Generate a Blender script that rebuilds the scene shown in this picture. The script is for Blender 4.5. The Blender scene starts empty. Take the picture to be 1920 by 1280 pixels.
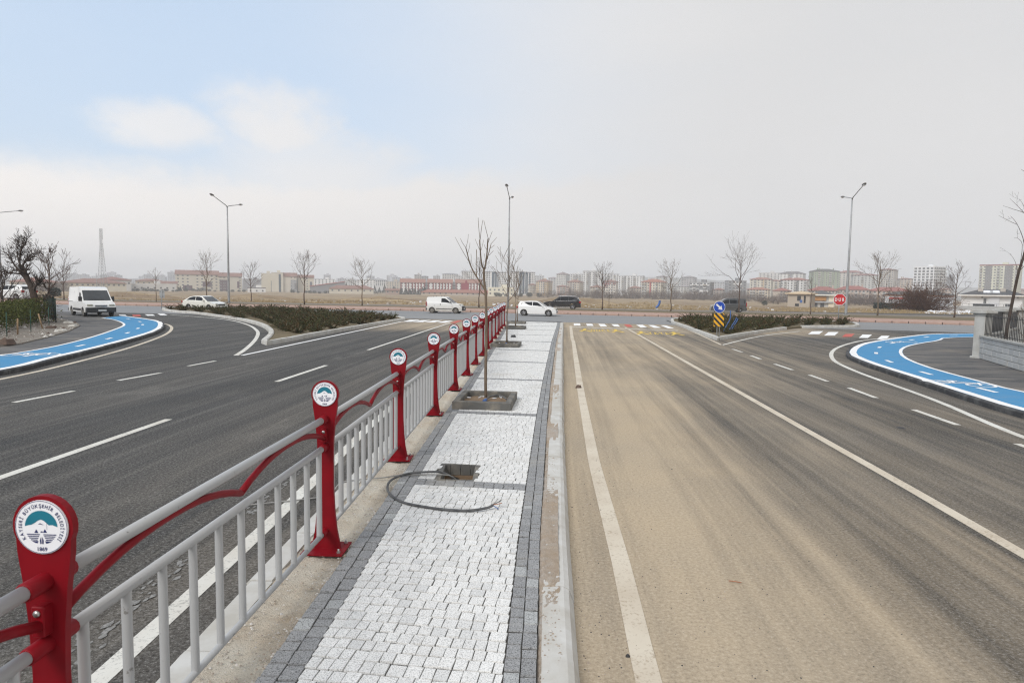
import bpy, bmesh, math, random
from mathutils import Vector, Matrix, noise as mnoise
R = random.Random(7)
rad = math.radians
sc = bpy.context.scene
col = sc.collection

# ------------------------------------------------------------------ camera
CAM_H, PITCH, ROLL, FPX = 2.42, rad(4.56), rad(0.9), 1230.0      # focal length in pixels of the 1920 wide frame
cam = bpy.data.cameras.new('camera')
cam.sensor_width = 36.0
cam.lens = FPX / 1920 * 36
cam.clip_start, cam.clip_end = 0.05, 9000
cam.dof.use_dof = True
cam.dof.focus_distance = 11.0
cam.dof.aperture_fstop = 5.6
cam_ob = bpy.data.objects.new('camera', cam)
CAM_M = Matrix.Rotation(math.pi / 2 - PITCH, 4, 'X') @ Matrix.Rotation(ROLL, 4, 'Z')
CAM_M.translation = (0, 0, CAM_H)
cam_ob.matrix_world = CAM_M
col.objects.link(cam_ob)
sc.camera = cam_ob
CAM_R = CAM_M.to_3x3()


def G(px, py, z=0.0):
    """point of the horizontal plane at height z that was measured at this place of the photograph"""
    d = CAM_R @ Vector(((px - 960) / FPX, -(py - 640) / FPX, -1))
    t = (z - CAM_H) / d.z
    return Vector((d.x * t, d.y * t, z))


def AT(px, py, y):
    """point of the vertical plane at distance y that was measured at this place of the photograph"""
    d = CAM_R @ Vector(((px - 960) / FPX, -(py - 640) / FPX, -1))
    t = y / d.y
    return Vector((d.x * t, y, CAM_H + d.z * t))


# ------------------------------------------------------------------ sky, sun, exposure
SUN_EL, SUN_ROT = rad(42), rad(218)
world = bpy.data.worlds.new('World')
sc.world = world
world.use_nodes = True
wn, wl = world.node_tree.nodes, world.node_tree.links
wn.clear()
w_out = wn.new('ShaderNodeOutputWorld')
w_mix = wn.new('ShaderNodeMixShader')
w_sky = wn.new('ShaderNodeTexSky')
w_sky.sky_type = 'NISHITA'
w_sky.sun_disc = False
w_sky.sun_elevation, w_sky.sun_rotation = SUN_EL, SUN_ROT
w_sky.air_density, w_sky.dust_density = 1.0, 3.0
w_b1 = wn.new('ShaderNodeBackground')
w_b1.inputs[1].default_value = 0.15
w_tint = wn.new('ShaderNodeMixRGB')
w_tint.inputs[0].default_value = 0.72
w_tint.inputs[2].default_value = (2.95, 3.75, 4.72, 1)
wl.new(w_sky.outputs[0], w_tint.inputs[1])
wl.new(w_tint.outputs[0], w_b1.inputs[0])
w_b2 = wn.new('ShaderNodeBackground')
w_b2.inputs[1].default_value = 1.0
w_tc = wn.new('ShaderNodeTexCoord')
w_sep = wn.new('ShaderNodeSeparateXYZ')
wl.new(w_tc.outputs['Generated'], w_sep.inputs[0])


def wmath(op, a, b=None, clamp=False):
    n = wn.new('ShaderNodeMath')
    n.operation = op
    n.use_clamp = clamp
    for i, v in enumerate((a, b)):
        if v is None:
            continue
        if isinstance(v, (int, float)):
            n.inputs[i].default_value = v
        else:
            wl.new(v, n.inputs[i])
    return n.outputs[0]


def wnoise(scale, detail, stretch, rough=0.5, off=(0, 0, 0)):
    m = wn.new('ShaderNodeMapping')
    m.inputs['Scale'].default_value = stretch
    m.inputs['Location'].default_value = off
    wl.new(w_tc.outputs['Generated'], m.inputs[0])
    n = wn.new('ShaderNodeTexNoise')
    n.inputs['Scale'].default_value = scale
    n.inputs['Detail'].default_value = detail
    n.inputs['Roughness'].default_value = rough
    wl.new(m.outputs[0], n.inputs['Vector'])
    return n.outputs['Fac']


# overcast sheet that thins out towards the upper left, a cream layer low down and two soft puffs on the left
w_n1 = wnoise(1.6, 5, (1, 1, 2.4), 0.5, (0.7, 0.2, 0.35))
w_n2 = wnoise(9.0, 8, (1, 1, 1.5), 0.58, (3.1, 0.4, 0.0))


def wstep(v, a, b, c=0.0, d=1.0):
    n = wn.new('ShaderNodeMapRange')
    n.interpolation_type = 'SMOOTHSTEP'
    wl.new(v, n.inputs[0])
    for i, q in enumerate((a, b, c, d)):
        n.inputs[i + 1].default_value = q
    return n.outputs[0]


def puff(cx, cz, rx, rz):
    dx = wmath('MULTIPLY', wmath('SUBTRACT', w_sep.outputs[0], cx), 1 / rx)
    dz = wmath('MULTIPLY', wmath('SUBTRACT', w_sep.outputs[2], cz), 1 / rz)
    d = wmath('ADD', wmath('MULTIPLY', dx, dx), wmath('MULTIPLY', dz, dz))
    d = wmath('ADD', d, wmath('MULTIPLY', wmath('SUBTRACT', w_n2, 0.5), -4.2))
    ahead = wmath('GREATER_THAN', w_sep.outputs[1], 0.0)
    return wmath('MULTIPLY', wstep(d, 1.9, -0.2), ahead)


w_puffs = wmath('MAXIMUM', wmath('MAXIMUM', puff(-0.325, 0.225, 0.072, 0.046), puff(-0.455, 0.20, 0.070, 0.028)), wmath('MULTIPLY', puff(-0.29, 0.185, 0.13, 0.035), 0.7))
cover = wmath('ADD', wstep(w_sep.outputs[0], -0.46, 0.36, 0.08, 1.0), wmath('MULTIPLY', wmath('SUBTRACT', w_n1, 0.5), 0.5))
w_zn = wmath('ADD', w_sep.outputs[2], wmath('MULTIPLY', wmath('SUBTRACT', w_n2, 0.5), 0.09))
cover = wmath('ADD', cover, wmath('MULTIPLY', wstep(w_zn, 0.185, 0.10), 0.9))
cover = wmath('ADD', cover, wmath('MULTIPLY', w_puffs, 0.62), clamp=True)
w_ramp = wn.new('ShaderNodeMapRange')
w_ramp.interpolation_type = 'SMOOTHSTEP'
w_ramp.inputs[1].default_value, w_ramp.inputs[2].default_value = 0.0, 1.0
w_ramp.inputs[3].default_value, w_ramp.inputs[4].default_value = 0.05, 1.0
wl.new(cover, w_ramp.inputs[0])
w_c = wn.new('ShaderNodeMixRGB')
w_c.inputs[1].default_value = (0.70, 0.675, 0.655, 1)      # sunlit thin cloud on the left
w_c.inputs[2].default_value = (0.535, 0.535, 0.54, 1)      # thicker grey cloud on the right
w_lr = wn.new('ShaderNodeMapRange')
w_lr.inputs[1].default_value, w_lr.inputs[2].default_value = -0.55, 0.35
wl.new(w_sep.outputs[0], w_lr.inputs[0])
wl.new(w_lr.outputs[0], w_c.inputs[0])
w_var = wn.new('ShaderNodeMixRGB')
w_var.blend_type = 'MULTIPLY'
w_var.inputs[0].default_value = 1
wl.new(w_c.outputs[0], w_var.inputs[1])
w_v2 = wn.new('ShaderNodeMapRange')
w_v2.inputs[1].default_value, w_v2.inputs[2].default_value = 0.3, 0.7
w_v2.inputs[3].default_value, w_v2.inputs[4].default_value = 0.97, 1.04
wl.new(w_n1, w_v2.inputs[0])
w_cmb = wn.new('ShaderNodeCombineColor')
for i in range(3):
    wl.new(w_v2.outputs[0], w_cmb.inputs[i])
wl.new(w_cmb.outputs[0], w_var.inputs[2])
wl.new(w_var.outputs[0], w_b2.inputs[0])
wl.new(w_ramp.outputs[0], w_mix.inputs[0])
wl.new(w_b1.outputs[0], w_mix.inputs[1])
wl.new(w_b2.outputs[0], w_mix.inputs[2])
wl.new(w_mix.outputs[0], w_out.inputs[0])

sun = bpy.data.lights.new('sun', 'SUN')
sun.energy = 1.5
sun.angle = rad(25)
sun.color = (1.0, 0.96, 0.9)
sun_ob = bpy.data.objects.new('sun', sun)
# sky rotation is measured clockwise from +Y
sd = Vector((math.sin(SUN_ROT) * math.cos(SUN_EL), math.cos(SUN_ROT) * math.cos(SUN_EL), math.sin(SUN_EL)))
sun_ob.rotation_euler = sd.to_track_quat('Z', 'Y').to_euler()
col.objects.link(sun_ob)

vs = sc.view_settings
vs.view_transform = 'Standard'
vs.look = 'None'
vs.exposure = 0.5
vs.gamma = 1.0
vs.use_curve_mapping = False
sc.cycles.use_denoising = True
sc.cycles.denoising_prefilter = 'NONE'
sc.cycles.max_bounces = 8
sc.cycles.filter_width = 1.2
sc.cycles.volume_bounces = 1


# ------------------------------------------------------------------ materials
class NT:
    def __init__(self, name):
        self.m = bpy.data.materials.new(name)
        self.m.use_nodes = True
        self.t = self.m.node_tree
        self.n, self.l = self.t.nodes, self.t.links
        self.b = self.n['Principled BSDF']
        self.vec = {}

    def v(self, kind='pos'):
        if kind not in self.vec:
            if kind == 'pos':
                self.vec[kind] = self.n.new('ShaderNodeNewGeometry').outputs['Position']
            else:
                self.vec[kind] = self.n.new('ShaderNodeTexCoord').outputs['Object']
        return self.vec[kind]

    def set(self, sock, v):
        if isinstance(v, (int, float)):
            sock.default_value = v
        elif isinstance(v, tuple):
            sock.default_value = v if len(v) == 4 or sock.type == 'VECTOR' else (*v, 1)
        else:
            self.l.new(v, sock)

    def mapping(self, stretch, kind='pos', rot=0.0):
        m = self.n.new('ShaderNodeMapping')
        m.vector_type = 'TEXTURE'
        m.inputs['Scale'].default_value = tuple(1 / v for v in stretch)
        m.inputs['Rotation'].default_value = (0, 0, rot)
        self.l.new(self.v(kind), m.inputs[0])
        return m.outputs[0]

    def noise(self, scale, detail=4, rough=0.55, stretch=None, kind='pos', rot=0.0):
        n = self.n.new('ShaderNodeTexNoise')
        n.inputs['Scale'].default_value = scale
        n.inputs['Detail'].default_value = detail
        n.inputs['Roughness'].default_value = rough
        self.l.new(self.mapping(stretch, kind, rot) if stretch else self.v(kind), n.inputs['Vector'])
        return n.outputs['Fac']

    def rng(self, f, a, b, c=0.0, d=1.0):
        n = self.n.new('ShaderNodeMapRange')
        self.l.new(f, n.inputs[0])
        for i, v in enumerate((a, b, c, d)):
            n.inputs[i + 1].default_value = v
        return n.outputs[0]

    def math(self, op, a, b=0.0, clamp=False):
        n = self.n.new('ShaderNodeMath')
        n.operation = op
        n.use_clamp = clamp
        self.set(n.inputs[0], a)
        self.set(n.inputs[1], b)
        return n.outputs[0]

    def mix(self, f, a, b, mode='MIX'):
        n = self.n.new('ShaderNodeMixRGB')
        n.blend_type = mode
        self.set(n.inputs[0], f)
        self.set(n.inputs[1], a)
        self.set(n.inputs[2], b)
        return n.outputs[0]

    def attr(self, name):
        n = self.n.new('ShaderNodeAttribute')
        n.attribute_name = name
        return n.outputs['Fac']

    def bump(self, f, strength, dist=0.01):
        n = self.n.new('ShaderNodeBump')
        n.inputs['Strength'].default_value = strength
        n.inputs['Distance'].default_value = dist
        self.l.new(f, n.inputs['Height'])
        self.l.new(n.outputs[0], self.b.inputs['Normal'])

    def rand(self):
        o = self.n.new('ShaderNodeObjectInfo').outputs['Random']
        i = self.n.new('ShaderNodeNewGeometry').outputs['Random Per Island']
        return self.math('FRACT', self.math('ADD', o, i))

    def done(self, color, rough=0.8, spec=0.3, metal=0.0, coat=0.0):
        self.set(self.b.inputs['Base Color'], color)
        self.set(self.b.inputs['Roughness'], rough)
        self.b.inputs['Specular IOR Level'].default_value = spec
        self.b.inputs['Metallic'].default_value = metal
        self.b.inputs['Coat Weight'].default_value = coat
        return self.m


def plain(name, c1, c2=None, scale=4.0, rough=0.8, spec=0.3, metal=0.0, coat=0.0, lo=0.35, hi=0.65, kind='pos', bump=0.0, detail=5, stretch=None):
    t = NT(name)
    if c2 is None:
        c2 = tuple(v * 0.86 for v in c1)
    f = t.rng(t.noise(scale, detail, 0.6, stretch, kind), lo, hi)
    if bump:
        t.bump(f, bump, 0.004)
    return t.done(t.mix(f, c1, c2), rough, spec, metal, coat)


def asphalt_mat():
    t = NT('asphalt')
    dust = t.attr('dust')
    big = t.rng(t.noise(0.28, 6, 0.62), 0.35, 0.65)
    track = t.noise(1.0, 3, 0.5, (1.5, 0.022, 1), rot=-0.085)
    streak = t.noise(1.0, 6, 0.65, (5.0, 0.10, 1), rot=-0.07)
    patch = t.noise(0.9, 7, 0.7, (1, 0.35, 1), rot=-0.07)
    g1 = t.noise(33, 4, 0.85)
    g2 = t.noise(55, 3, 0.8)
    base = t.mix(big, (0.042, 0.042, 0.041), (0.064, 0.063, 0.061))
    base = t.mix(t.rng(track, 0.45, 0.68, 0, 0.35), base, (0.125, 0.122, 0.117))
    base = t.mix(t.rng(streak, 0.5, 0.74, 0, 0.5), base, (0.19, 0.186, 0.175))
    base = t.mix(t.rng(patch, 0.57, 0.74, 0, 0.4), base, (0.24, 0.232, 0.215))
    base = t.mix(t.rng(g1, 0.40, 0.50, 0.9, 0.0), base, (0.012, 0.012, 0.013))
    base = t.mix(t.rng(g1, 0.54, 0.66, 0.0, 0.75), base, (0.25, 0.246, 0.237))
    base = t.mix(t.rng(g2, 0.57, 0.66, 0.0, 0.5), base, (0.36, 0.355, 0.34))
    k = t.math('ADD', t.math('MULTIPLY', t.math('SUBTRACT', track, 0.5), 1.5), t.math('MULTIPLY', t.math('SUBTRACT', streak, 0.5), 1.3))
    k = t.math('ADD', k, t.math('MULTIPLY', t.math('SUBTRACT', patch, 0.5), 0.9))
    lim = t.math('MULTIPLY', dust, t.math('SUBTRACT', 1.25, dust))
    d = t.math('ADD', dust, t.math('MULTIPLY', k, t.math('ADD', t.math('MULTIPLY', lim, 2.0), 0.02)), clamp=True)
    d = t.math('MULTIPLY', d, t.rng(g1, 0.30, 0.47, 0.55, 1.0), clamp=True)
    dustc = t.mix(big, (0.435, 0.347, 0.238), (0.375, 0.31, 0.226))
    dustc = t.mix(t.rng(g1, 0.5, 0.66, 0.0, 0.6), dustc, (0.57, 0.485, 0.37))
    dustc = t.mix(t.rng(g2, 0.62, 0.70, 0.0, 0.6), dustc, (0.17, 0.14, 0.11))
    c = t.mix(d, base, dustc)
    t.bump(g1, 0.35, 0.008)
    return t.done(c, 0.9, 0.2)


def old_asphalt_mat():
    t = NT('old_asphalt')
    streak = t.rng(t.noise(0.5, 6, 0.6, (0.05, 1.2, 1), rot=-0.15), 0.3, 0.7)
    grain = t.noise(60, 3, 0.7)
    c = t.mix(streak, (0.20, 0.205, 0.212), (0.27, 0.268, 0.262))
    c = t.mix(t.rng(grain, 0.35, 0.5, 0.4, 0), c, (0.12, 0.12, 0.12))
    return t.done(c, 0.8, 0.3)


def paint_mat(name, c, worn=0.5, under=(0.12, 0.118, 0.113), dirt=(0.4, 0.34, 0.26)):
    t = NT(name)
    n = t.noise(3.0, 8, 0.7)
    g = t.noise(30, 4, 0.8)
    f = t.math('ADD', t.rng(n, 0.45, 0.8), t.rng(g, 0.48, 0.64, 0, 0.75))
    c1 = t.mix(t.math('MULTIPLY', t.rng(t.noise(1.1, 4), 0.4, 0.7), worn * 0.7), c, dirt)
    return t.done(t.mix(t.math('MULTIPLY', t.rng(f, 0.45, 0.95), worn), c1, under), 0.8, 0.2)


def granite_mat(name, light, dark, speck, amount, odd=None):
    t = NT(name)
    r = t.rand()
    g1 = t.noise(110, 2, 0.85)
    g2 = t.noise(60, 3, 0.8)
    b = t.mix(r, light, tuple(v * 0.86 for v in light))
    if odd:
        b = t.mix(t.rng(r, 0.92, 0.95), b, odd)
    c = t.mix(t.rng(g1, 0.50, 0.62, 0, amount), b, speck)
    c = t.mix(t.rng(g2, 0.56, 0.68, 0, amount * 0.6), c, dark)
    stain = t.rng(t.noise(0.9, 6, 0.65), 0.56, 0.74, 0.0, 0.4)
    c = t.mix(stain, c, (0.42, 0.38, 0.31))
    t.bump(g2, 0.3, 0.004)
    return t.done(c, 0.85, 0.25)


def soil_mat(name, cs, s1=0.6, s2=9.0, bump=0.5):
    t = NT(name)
    n1 = t.rng(t.noise(s1, 7, 0.62), 0.35, 0.65)
    n2 = t.rng(t.noise(s2, 6, 0.7), 0.35, 0.68)
    n3 = t.noise(s2 * 7, 4, 0.75)
    c = t.mix(n1, cs[0], cs[1])
    c = t.mix(t.math('MULTIPLY', n2, 0.7), c, cs[2])
    c = t.mix(t.rng(n3, 0.57, 0.72, 0, 0.75), c, cs[3])
    t.bump(n3, bump, 0.03)
    return t.done(c, 0.95, 0.15)


def field_mat():
    t = NT('field_soil')
    band = t.rng(t.noise(0.05, 6, 0.62, (0.35, 1.3, 1)), 0.42, 0.58)
    n2 = t.rng(t.noise(0.5, 7, 0.68, (0.5, 1, 1)), 0.38, 0.62)
    n3 = t.noise(2.2, 6, 0.75, (0.6, 1, 1))
    c = t.mix(band, (0.25, 0.185, 0.125), (0.42, 0.325, 0.20))
    c = t.mix(t.math('MULTIPLY', n2, 0.65), c, (0.155, 0.115, 0.08))
    c = t.mix(t.rng(n3, 0.56, 0.72, 0, 0.8), c, (0.46, 0.39, 0.28))
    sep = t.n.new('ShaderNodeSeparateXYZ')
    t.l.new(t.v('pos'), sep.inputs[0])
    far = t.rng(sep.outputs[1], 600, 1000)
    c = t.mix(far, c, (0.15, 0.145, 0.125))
    return t.done(c, 0.95, 0.1)


def leaf_mat(name, a, b, c=None):
    t = NT(name)
    r = t.rand()
    n = t.rng(t.noise(6.0, 3, 0.6), 0.35, 0.65)
    k = t.mix(r, a, b)
    if c:
        k = t.mix(t.math('MULTIPLY', n, 0.7), k, c)
    return t.done(k, 0.75, 0.2)


def carpaint(name, c, dirt=0.0, dirtc=(0.30, 0.26, 0.20)):
    t = NT(name)
    sep = t.n.new('ShaderNodeSeparateXYZ')
    t.l.new(t.n.new('ShaderNodeTexCoord').outputs['Object'], sep.inputs[0])
    low = t.rng(sep.outputs[2], 0.95, 0.35)
    f = t.math('MULTIPLY', low, t.rng(t.noise(4, 5, 0.6, None, 'obj'), 0.25, 0.7, 0.4, 1.0))
    return t.done(t.mix(t.math('MULTIPLY', f, dirt), c, dirtc), 0.28, 0.5, 0.0, 0.5)


W = {}
W['asphalt'] = asphalt_mat()
W['cross'] = old_asphalt_mat()
W['white_line'] = paint_mat('white_line', (0.66, 0.65, 0.60), 0.55)
W['white_new'] = paint_mat('white_new', (0.82, 0.82, 0.81), 0.2)
W['cream_line'] = paint_mat('cream_line', (0.60, 0.54, 0.44), 0.75, (0.36, 0.29, 0.21), (0.42, 0.34, 0.25))
W['red_line'] = paint_mat('red_line', (0.52, 0.10, 0.08), 0.35)
W['yellow_line'] = paint_mat('yellow_line', (0.72, 0.50, 0.08), 0.5, (0.30, 0.25, 0.18))
t = NT('blue_lane')
q1, q2, q3 = t.noise(1.3, 8, 0.7), t.noise(40, 4, 0.8), t.noise(1.0, 6, 0.7, (0.5, 3.0, 1), rot=0.5)
cc = t.mix(t.rng(q2, 0.42, 0.62), (0.064, 0.232, 0.425), (0.084, 0.278, 0.485))
cc = t.mix(t.rng(q1, 0.52, 0.75, 0, 0.28), cc, (0.26, 0.29, 0.32))
cc = t.mix(t.rng(q3, 0.55, 0.75, 0, 0.3), cc, (0.05, 0.13, 0.23))
W['blue_lane'] = t.done(cc, 0.88, 0.15)
t = NT('ghost_line')
cc = t.mix(t.rng(t.noise(2.4, 8, 0.75), 0.53, 0.60), (0.055, 0.055, 0.053), (0.36, 0.355, 0.34))
W['ghost_line'] = plain('old_paint', (0.30, 0.295, 0.28), (0.16, 0.157, 0.15), 40, 0.9, 0.15)
W['cobble'] = granite_mat('cobble_white', (0.80, 0.795, 0.772), (0.27, 0.27, 0.265), (0.34, 0.34, 0.33), 0.85, (0.66, 0.66, 0.645))
W['border'] = granite_mat('border_grey', (0.32, 0.323, 0.325), (0.56, 0.56, 0.555), (0.055, 0.056, 0.058), 0.85, (0.42, 0.43, 0.425))
W['bed'] = soil_mat('bedding_sand', ((0.075, 0.072, 0.067), (0.11, 0.103, 0.09), (0.05, 0.048, 0.045), (0.15, 0.14, 0.12)), 1.2, 14)
W['gravel'] = soil_mat('gravelly_mortar', ((0.66, 0.62, 0.53), (0.50, 0.40, 0.29), (0.62, 0.57, 0.48), (0.20, 0.175, 0.14)), 1.4, 9, 0.9)
W['tan_grit'] = soil_mat('tan_grit', ((0.42, 0.33, 0.24), (0.50, 0.47, 0.43), (0.36, 0.27, 0.19), (0.14, 0.13, 0.12)), 1.8, 12, 0.7)
W['kerb'] = plain('kerb_concrete', (0.56, 0.555, 0.53), (0.44, 0.42, 0.375), 3.0, 0.85, 0.25, bump=0.25, detail=8)
W['kerb_dark'] = plain('kerb_dark', (0.05, 0.05, 0.052), (0.13, 0.13, 0.125), 4.0, 0.8, 0.3, lo=0.5, hi=0.75, detail=7)
W['planter'] = plain('planter_stone', (0.12, 0.118, 0.11), (0.26, 0.235, 0.195), 3.5, 0.85, 0.25, lo=0.45, hi=0.7, detail=7)
W['soil'] = soil_mat('planter_soil', ((0.27, 0.19, 0.125), (0.22, 0.155, 0.10), (0.30, 0.22, 0.15), (0.13, 0.09, 0.06)), 3, 22)
W['brick'] = plain('red_paver', (0.34, 0.225, 0.18), (0.42, 0.30, 0.245), 1.2, 0.85, 0.2, detail=7)
W['brick_kerb'] = plain('red_kerb', (0.40, 0.28, 0.23), (0.33, 0.22, 0.18), 2.0, 0.85, 0.2)
W['median_soil'] = soil_mat('median_soil', ((0.15, 0.12, 0.08), (0.20, 0.155, 0.10), (0.11, 0.10, 0.055), (0.28, 0.22, 0.14)), 0.8, 4)
W['far_road'] = plain('far_road_asphalt', (0.185, 0.165, 0.145), (0.235, 0.205, 0.17), 0.4, 0.9, 0.2)
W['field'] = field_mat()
W['grass'] = leaf_mat('dry_grass', (0.36, 0.275, 0.15), (0.27, 0.205, 0.12))
W['rubble'] = leaf_mat('rubble', (0.55, 0.53, 0.50), (0.30, 0.25, 0.20))
t = NT('dark_paving')
s1 = t.rng(t.noise(0.9, 7, 0.65, (0.4, 1.7, 1), rot=0.06), 0.40, 0.72)
s2 = t.noise(40, 3, 0.7)
cc = t.mix(t.math('MULTIPLY', s1, 0.62), (0.075, 0.076, 0.078), (0.27, 0.245, 0.215))
cc = t.mix(t.rng(t.noise(0.35, 6, 0.65), 0.52, 0.7, 0, 0.45), cc, (0.30, 0.255, 0.20))
cc = t.mix(t.rng(s2, 0.52, 0.7, 0, 0.5), cc, (0.25, 0.25, 0.25))
W['dark_paving'] = t.done(cc, 0.9, 0.2)
W['verge'] = soil_mat('verge_dirt', ((0.22, 0.20, 0.17), (0.13, 0.095, 0.065), (0.30, 0.28, 0.25), (0.42, 0.40, 0.37)), 0.7, 6)
W['red_steel'] = plain('red_steel', (0.215, 0.004, 0.010), (0.175, 0.004, 0.009), 7, 0.5, 0.16)
W['grey_steel'] = plain('grey_steel', (0.385, 0.39, 0.39), (0.20, 0.195, 0.185), 16, 0.42, 0.35, lo=0.66, hi=0.72, detail=7)
W['bolt'] = plain('zinc_bolt', (0.55, 0.54, 0.52), None, 20, 0.35, 0.5, 0.8)
W['emblem_white'] = plain('emblem_white', (0.82, 0.83, 0.86), None, 6, 0.35, 0.5, lo=0.6, hi=0.9)
W['emblem_teal'] = plain('emblem_teal', (0.016, 0.185, 0.26), None, 6, 0.35, 0.5)
W['emblem_navy'] = plain('emblem_navy', (0.018, 0.026, 0.12), None, 6, 0.4, 0.5)
W['cable'] = plain('black_cable', (0.055, 0.057, 0.06), (0.12, 0.12, 0.12), 9, 0.6, 0.4)
W['cable_grey'] = plain('grey_cable', (0.30, 0.295, 0.28), None, 9, 0.6, 0.4)
W['blue_pipe'] = plain('blue_plastic', (0.05, 0.13, 0.36), None, 6, 0.5, 0.4)
W['copper'] = plain('copper_wire', (0.42, 0.17, 0.08), None, 6, 0.4, 0.5)
W['black'] = plain('black_plastic', (0.022, 0.022, 0.024), (0.045, 0.045, 0.045), 6, 0.55, 0.4)
W['rubber'] = plain('tyre_rubber', (0.028, 0.027, 0.026), (0.07, 0.065, 0.06), 6, 0.85, 0.2, kind='obj')
W['dirty_rubber'] = plain('dirty_tyre', (0.05, 0.046, 0.04), (0.12, 0.105, 0.085), 6, 0.9, 0.2, kind='obj')
W['glass'] = plain('car_glass', (0.012, 0.013, 0.015), (0.02, 0.022, 0.025), 2, 0.12, 0.2)
W['glass_pale'] = plain('windscreen', (0.035, 0.04, 0.044), (0.065, 0.072, 0.08), 1.2, 0.1, 0.45)
W['alloy'] = plain('alloy', (0.45, 0.45, 0.46), None, 6, 0.35, 0.5, 0.6)
W['hubcap'] = plain('hubcap', (0.26, 0.245, 0.22), (0.17, 0.155, 0.135), 9, 0.6, 0.3)
W['chrome'] = plain('chrome', (0.62, 0.62, 0.63), None, 6, 0.2, 0.5, 0.9)
W['lamp_glass'] = plain('headlamp_glass', (0.52, 0.51, 0.45), (0.34, 0.33, 0.27), 14, 0.15, 0.6)
W['lens_red'] = plain('lens_red', (0.38, 0.015, 0.015), None, 8, 0.2, 0.5)
W['lens_orange'] = plain('lens_orange', (0.6, 0.2, 0.02), None, 8, 0.2, 0.5)
W['plate'] = plain('number_plate', (0.7, 0.7, 0.68), None, 10, 0.5, 0.4)
W['paint_white'] = carpaint('paint_white', (0.78, 0.78, 0.765), 0.12)
W['paint_cream'] = carpaint('paint_cream', (0.76, 0.755, 0.70), 0.3)
W['paint_dirty'] = carpaint('paint_dirty_white', (0.74, 0.74, 0.72), 0.72, (0.36, 0.32, 0.25))
W['paint_black'] = carpaint('paint_black', (0.014, 0.014, 0.016), 0.05)
W['paint_grey'] = carpaint('paint_grey', (0.065, 0.068, 0.07), 0.15)
W['galv'] = plain('galvanised_pole', (0.36, 0.37, 0.375), (0.28, 0.285, 0.29), 2.2, 0.5, 0.4, 0.3)
W['lamp_head'] = plain('lamp_head', (0.22, 0.215, 0.20), (0.15, 0.145, 0.135), 5, 0.5, 0.4)
W['sign_blue'] = plain('sign_blue', (0.012, 0.07, 0.42), None, 5, 0.35, 0.5)
W['sign_red'] = plain('sign_red', (0.50, 0.018, 0.022), None, 5, 0.35, 0.5)
W['sign_white'] = plain('sign_white', (0.80, 0.80, 0.80), None, 5, 0.4, 0.5)
W['sign_yellow'] = plain('sign_yellow', (0.80, 0.42, 0.02), (0.70, 0.36, 0.03), 5, 0.45, 0.4)
W['bark'] = plain('bark_sapling', (0.20, 0.155, 0.115), (0.13, 0.10, 0.075), 30, 0.9, 0.15, kind='pos', stretch=(1, 1, 0.25))
W['bark_dark'] = plain('bark_dark', (0.055, 0.042, 0.036), (0.095, 0.075, 0.062), 12, 0.95, 0.1)
W['bark_mid'] = plain('bark_mid', (0.145, 0.105, 0.085), (0.095, 0.07, 0.058), 8, 0.95, 0.1)
W['twig_red'] = plain('twig_red', (0.085, 0.045, 0.035), (0.13, 0.075, 0.05), 3, 0.95, 0.1)
W['juniper'] = leaf_mat('juniper', (0.050, 0.062, 0.022), (0.085, 0.070, 0.028), (0.034, 0.050, 0.018))
W['juniper_b'] = leaf_mat('juniper_brown', (0.085, 0.055, 0.024), (0.055, 0.048, 0.02), (0.11, 0.065, 0.026))
W['hedge'] = leaf_mat('hedge_leaf', (0.065, 0.085, 0.018), (0.115, 0.11, 0.024), (0.045, 0.062, 0.015))
W['fir'] = leaf_mat('fir_needles', (0.030, 0.042, 0.034), (0.045, 0.055, 0.045))
W['brush'] = leaf_mat('brush_twigs', (0.10, 0.075, 0.06), (0.14, 0.11, 0.085))
W['wall_block'] = granite_mat('wall_block', (0.50, 0.50, 0.485), (0.30, 0.30, 0.29), (0.40, 0.40, 0.39), 0.5)
W['pillar'] = plain('pillar_concrete', (0.46, 0.455, 0.43), (0.36, 0.35, 0.32), 2.5, 0.85, 0.2, detail=7)
W['iron'] = plain('wrought_iron', (0.02, 0.02, 0.021), (0.035, 0.034, 0.032), 8, 0.5, 0.4)
W['green_net'] = plain('green_fence', (0.012, 0.024, 0.018), (0.022, 0.036, 0.027), 5, 0.8, 0.2)
W['green_post'] = plain('green_post', (0.025, 0.085, 0.06), None, 5, 0.6, 0.3)
W['wood'] = plain('stake_wood', (0.34, 0.235, 0.14), None, 12, 0.85, 0.2)
W['snow'] = plain('snow_bits', (0.75, 0.76, 0.78), None, 5, 0.8, 0.2)

# ------------------------------------------------------------------ object helpers


def props(o, label=None, cat=None, group=None, kind=None):
    for k, v in (('label', label), ('category', cat), ('group', group), ('kind', kind)):
        if v:
            o[k] = v
    return o


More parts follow.
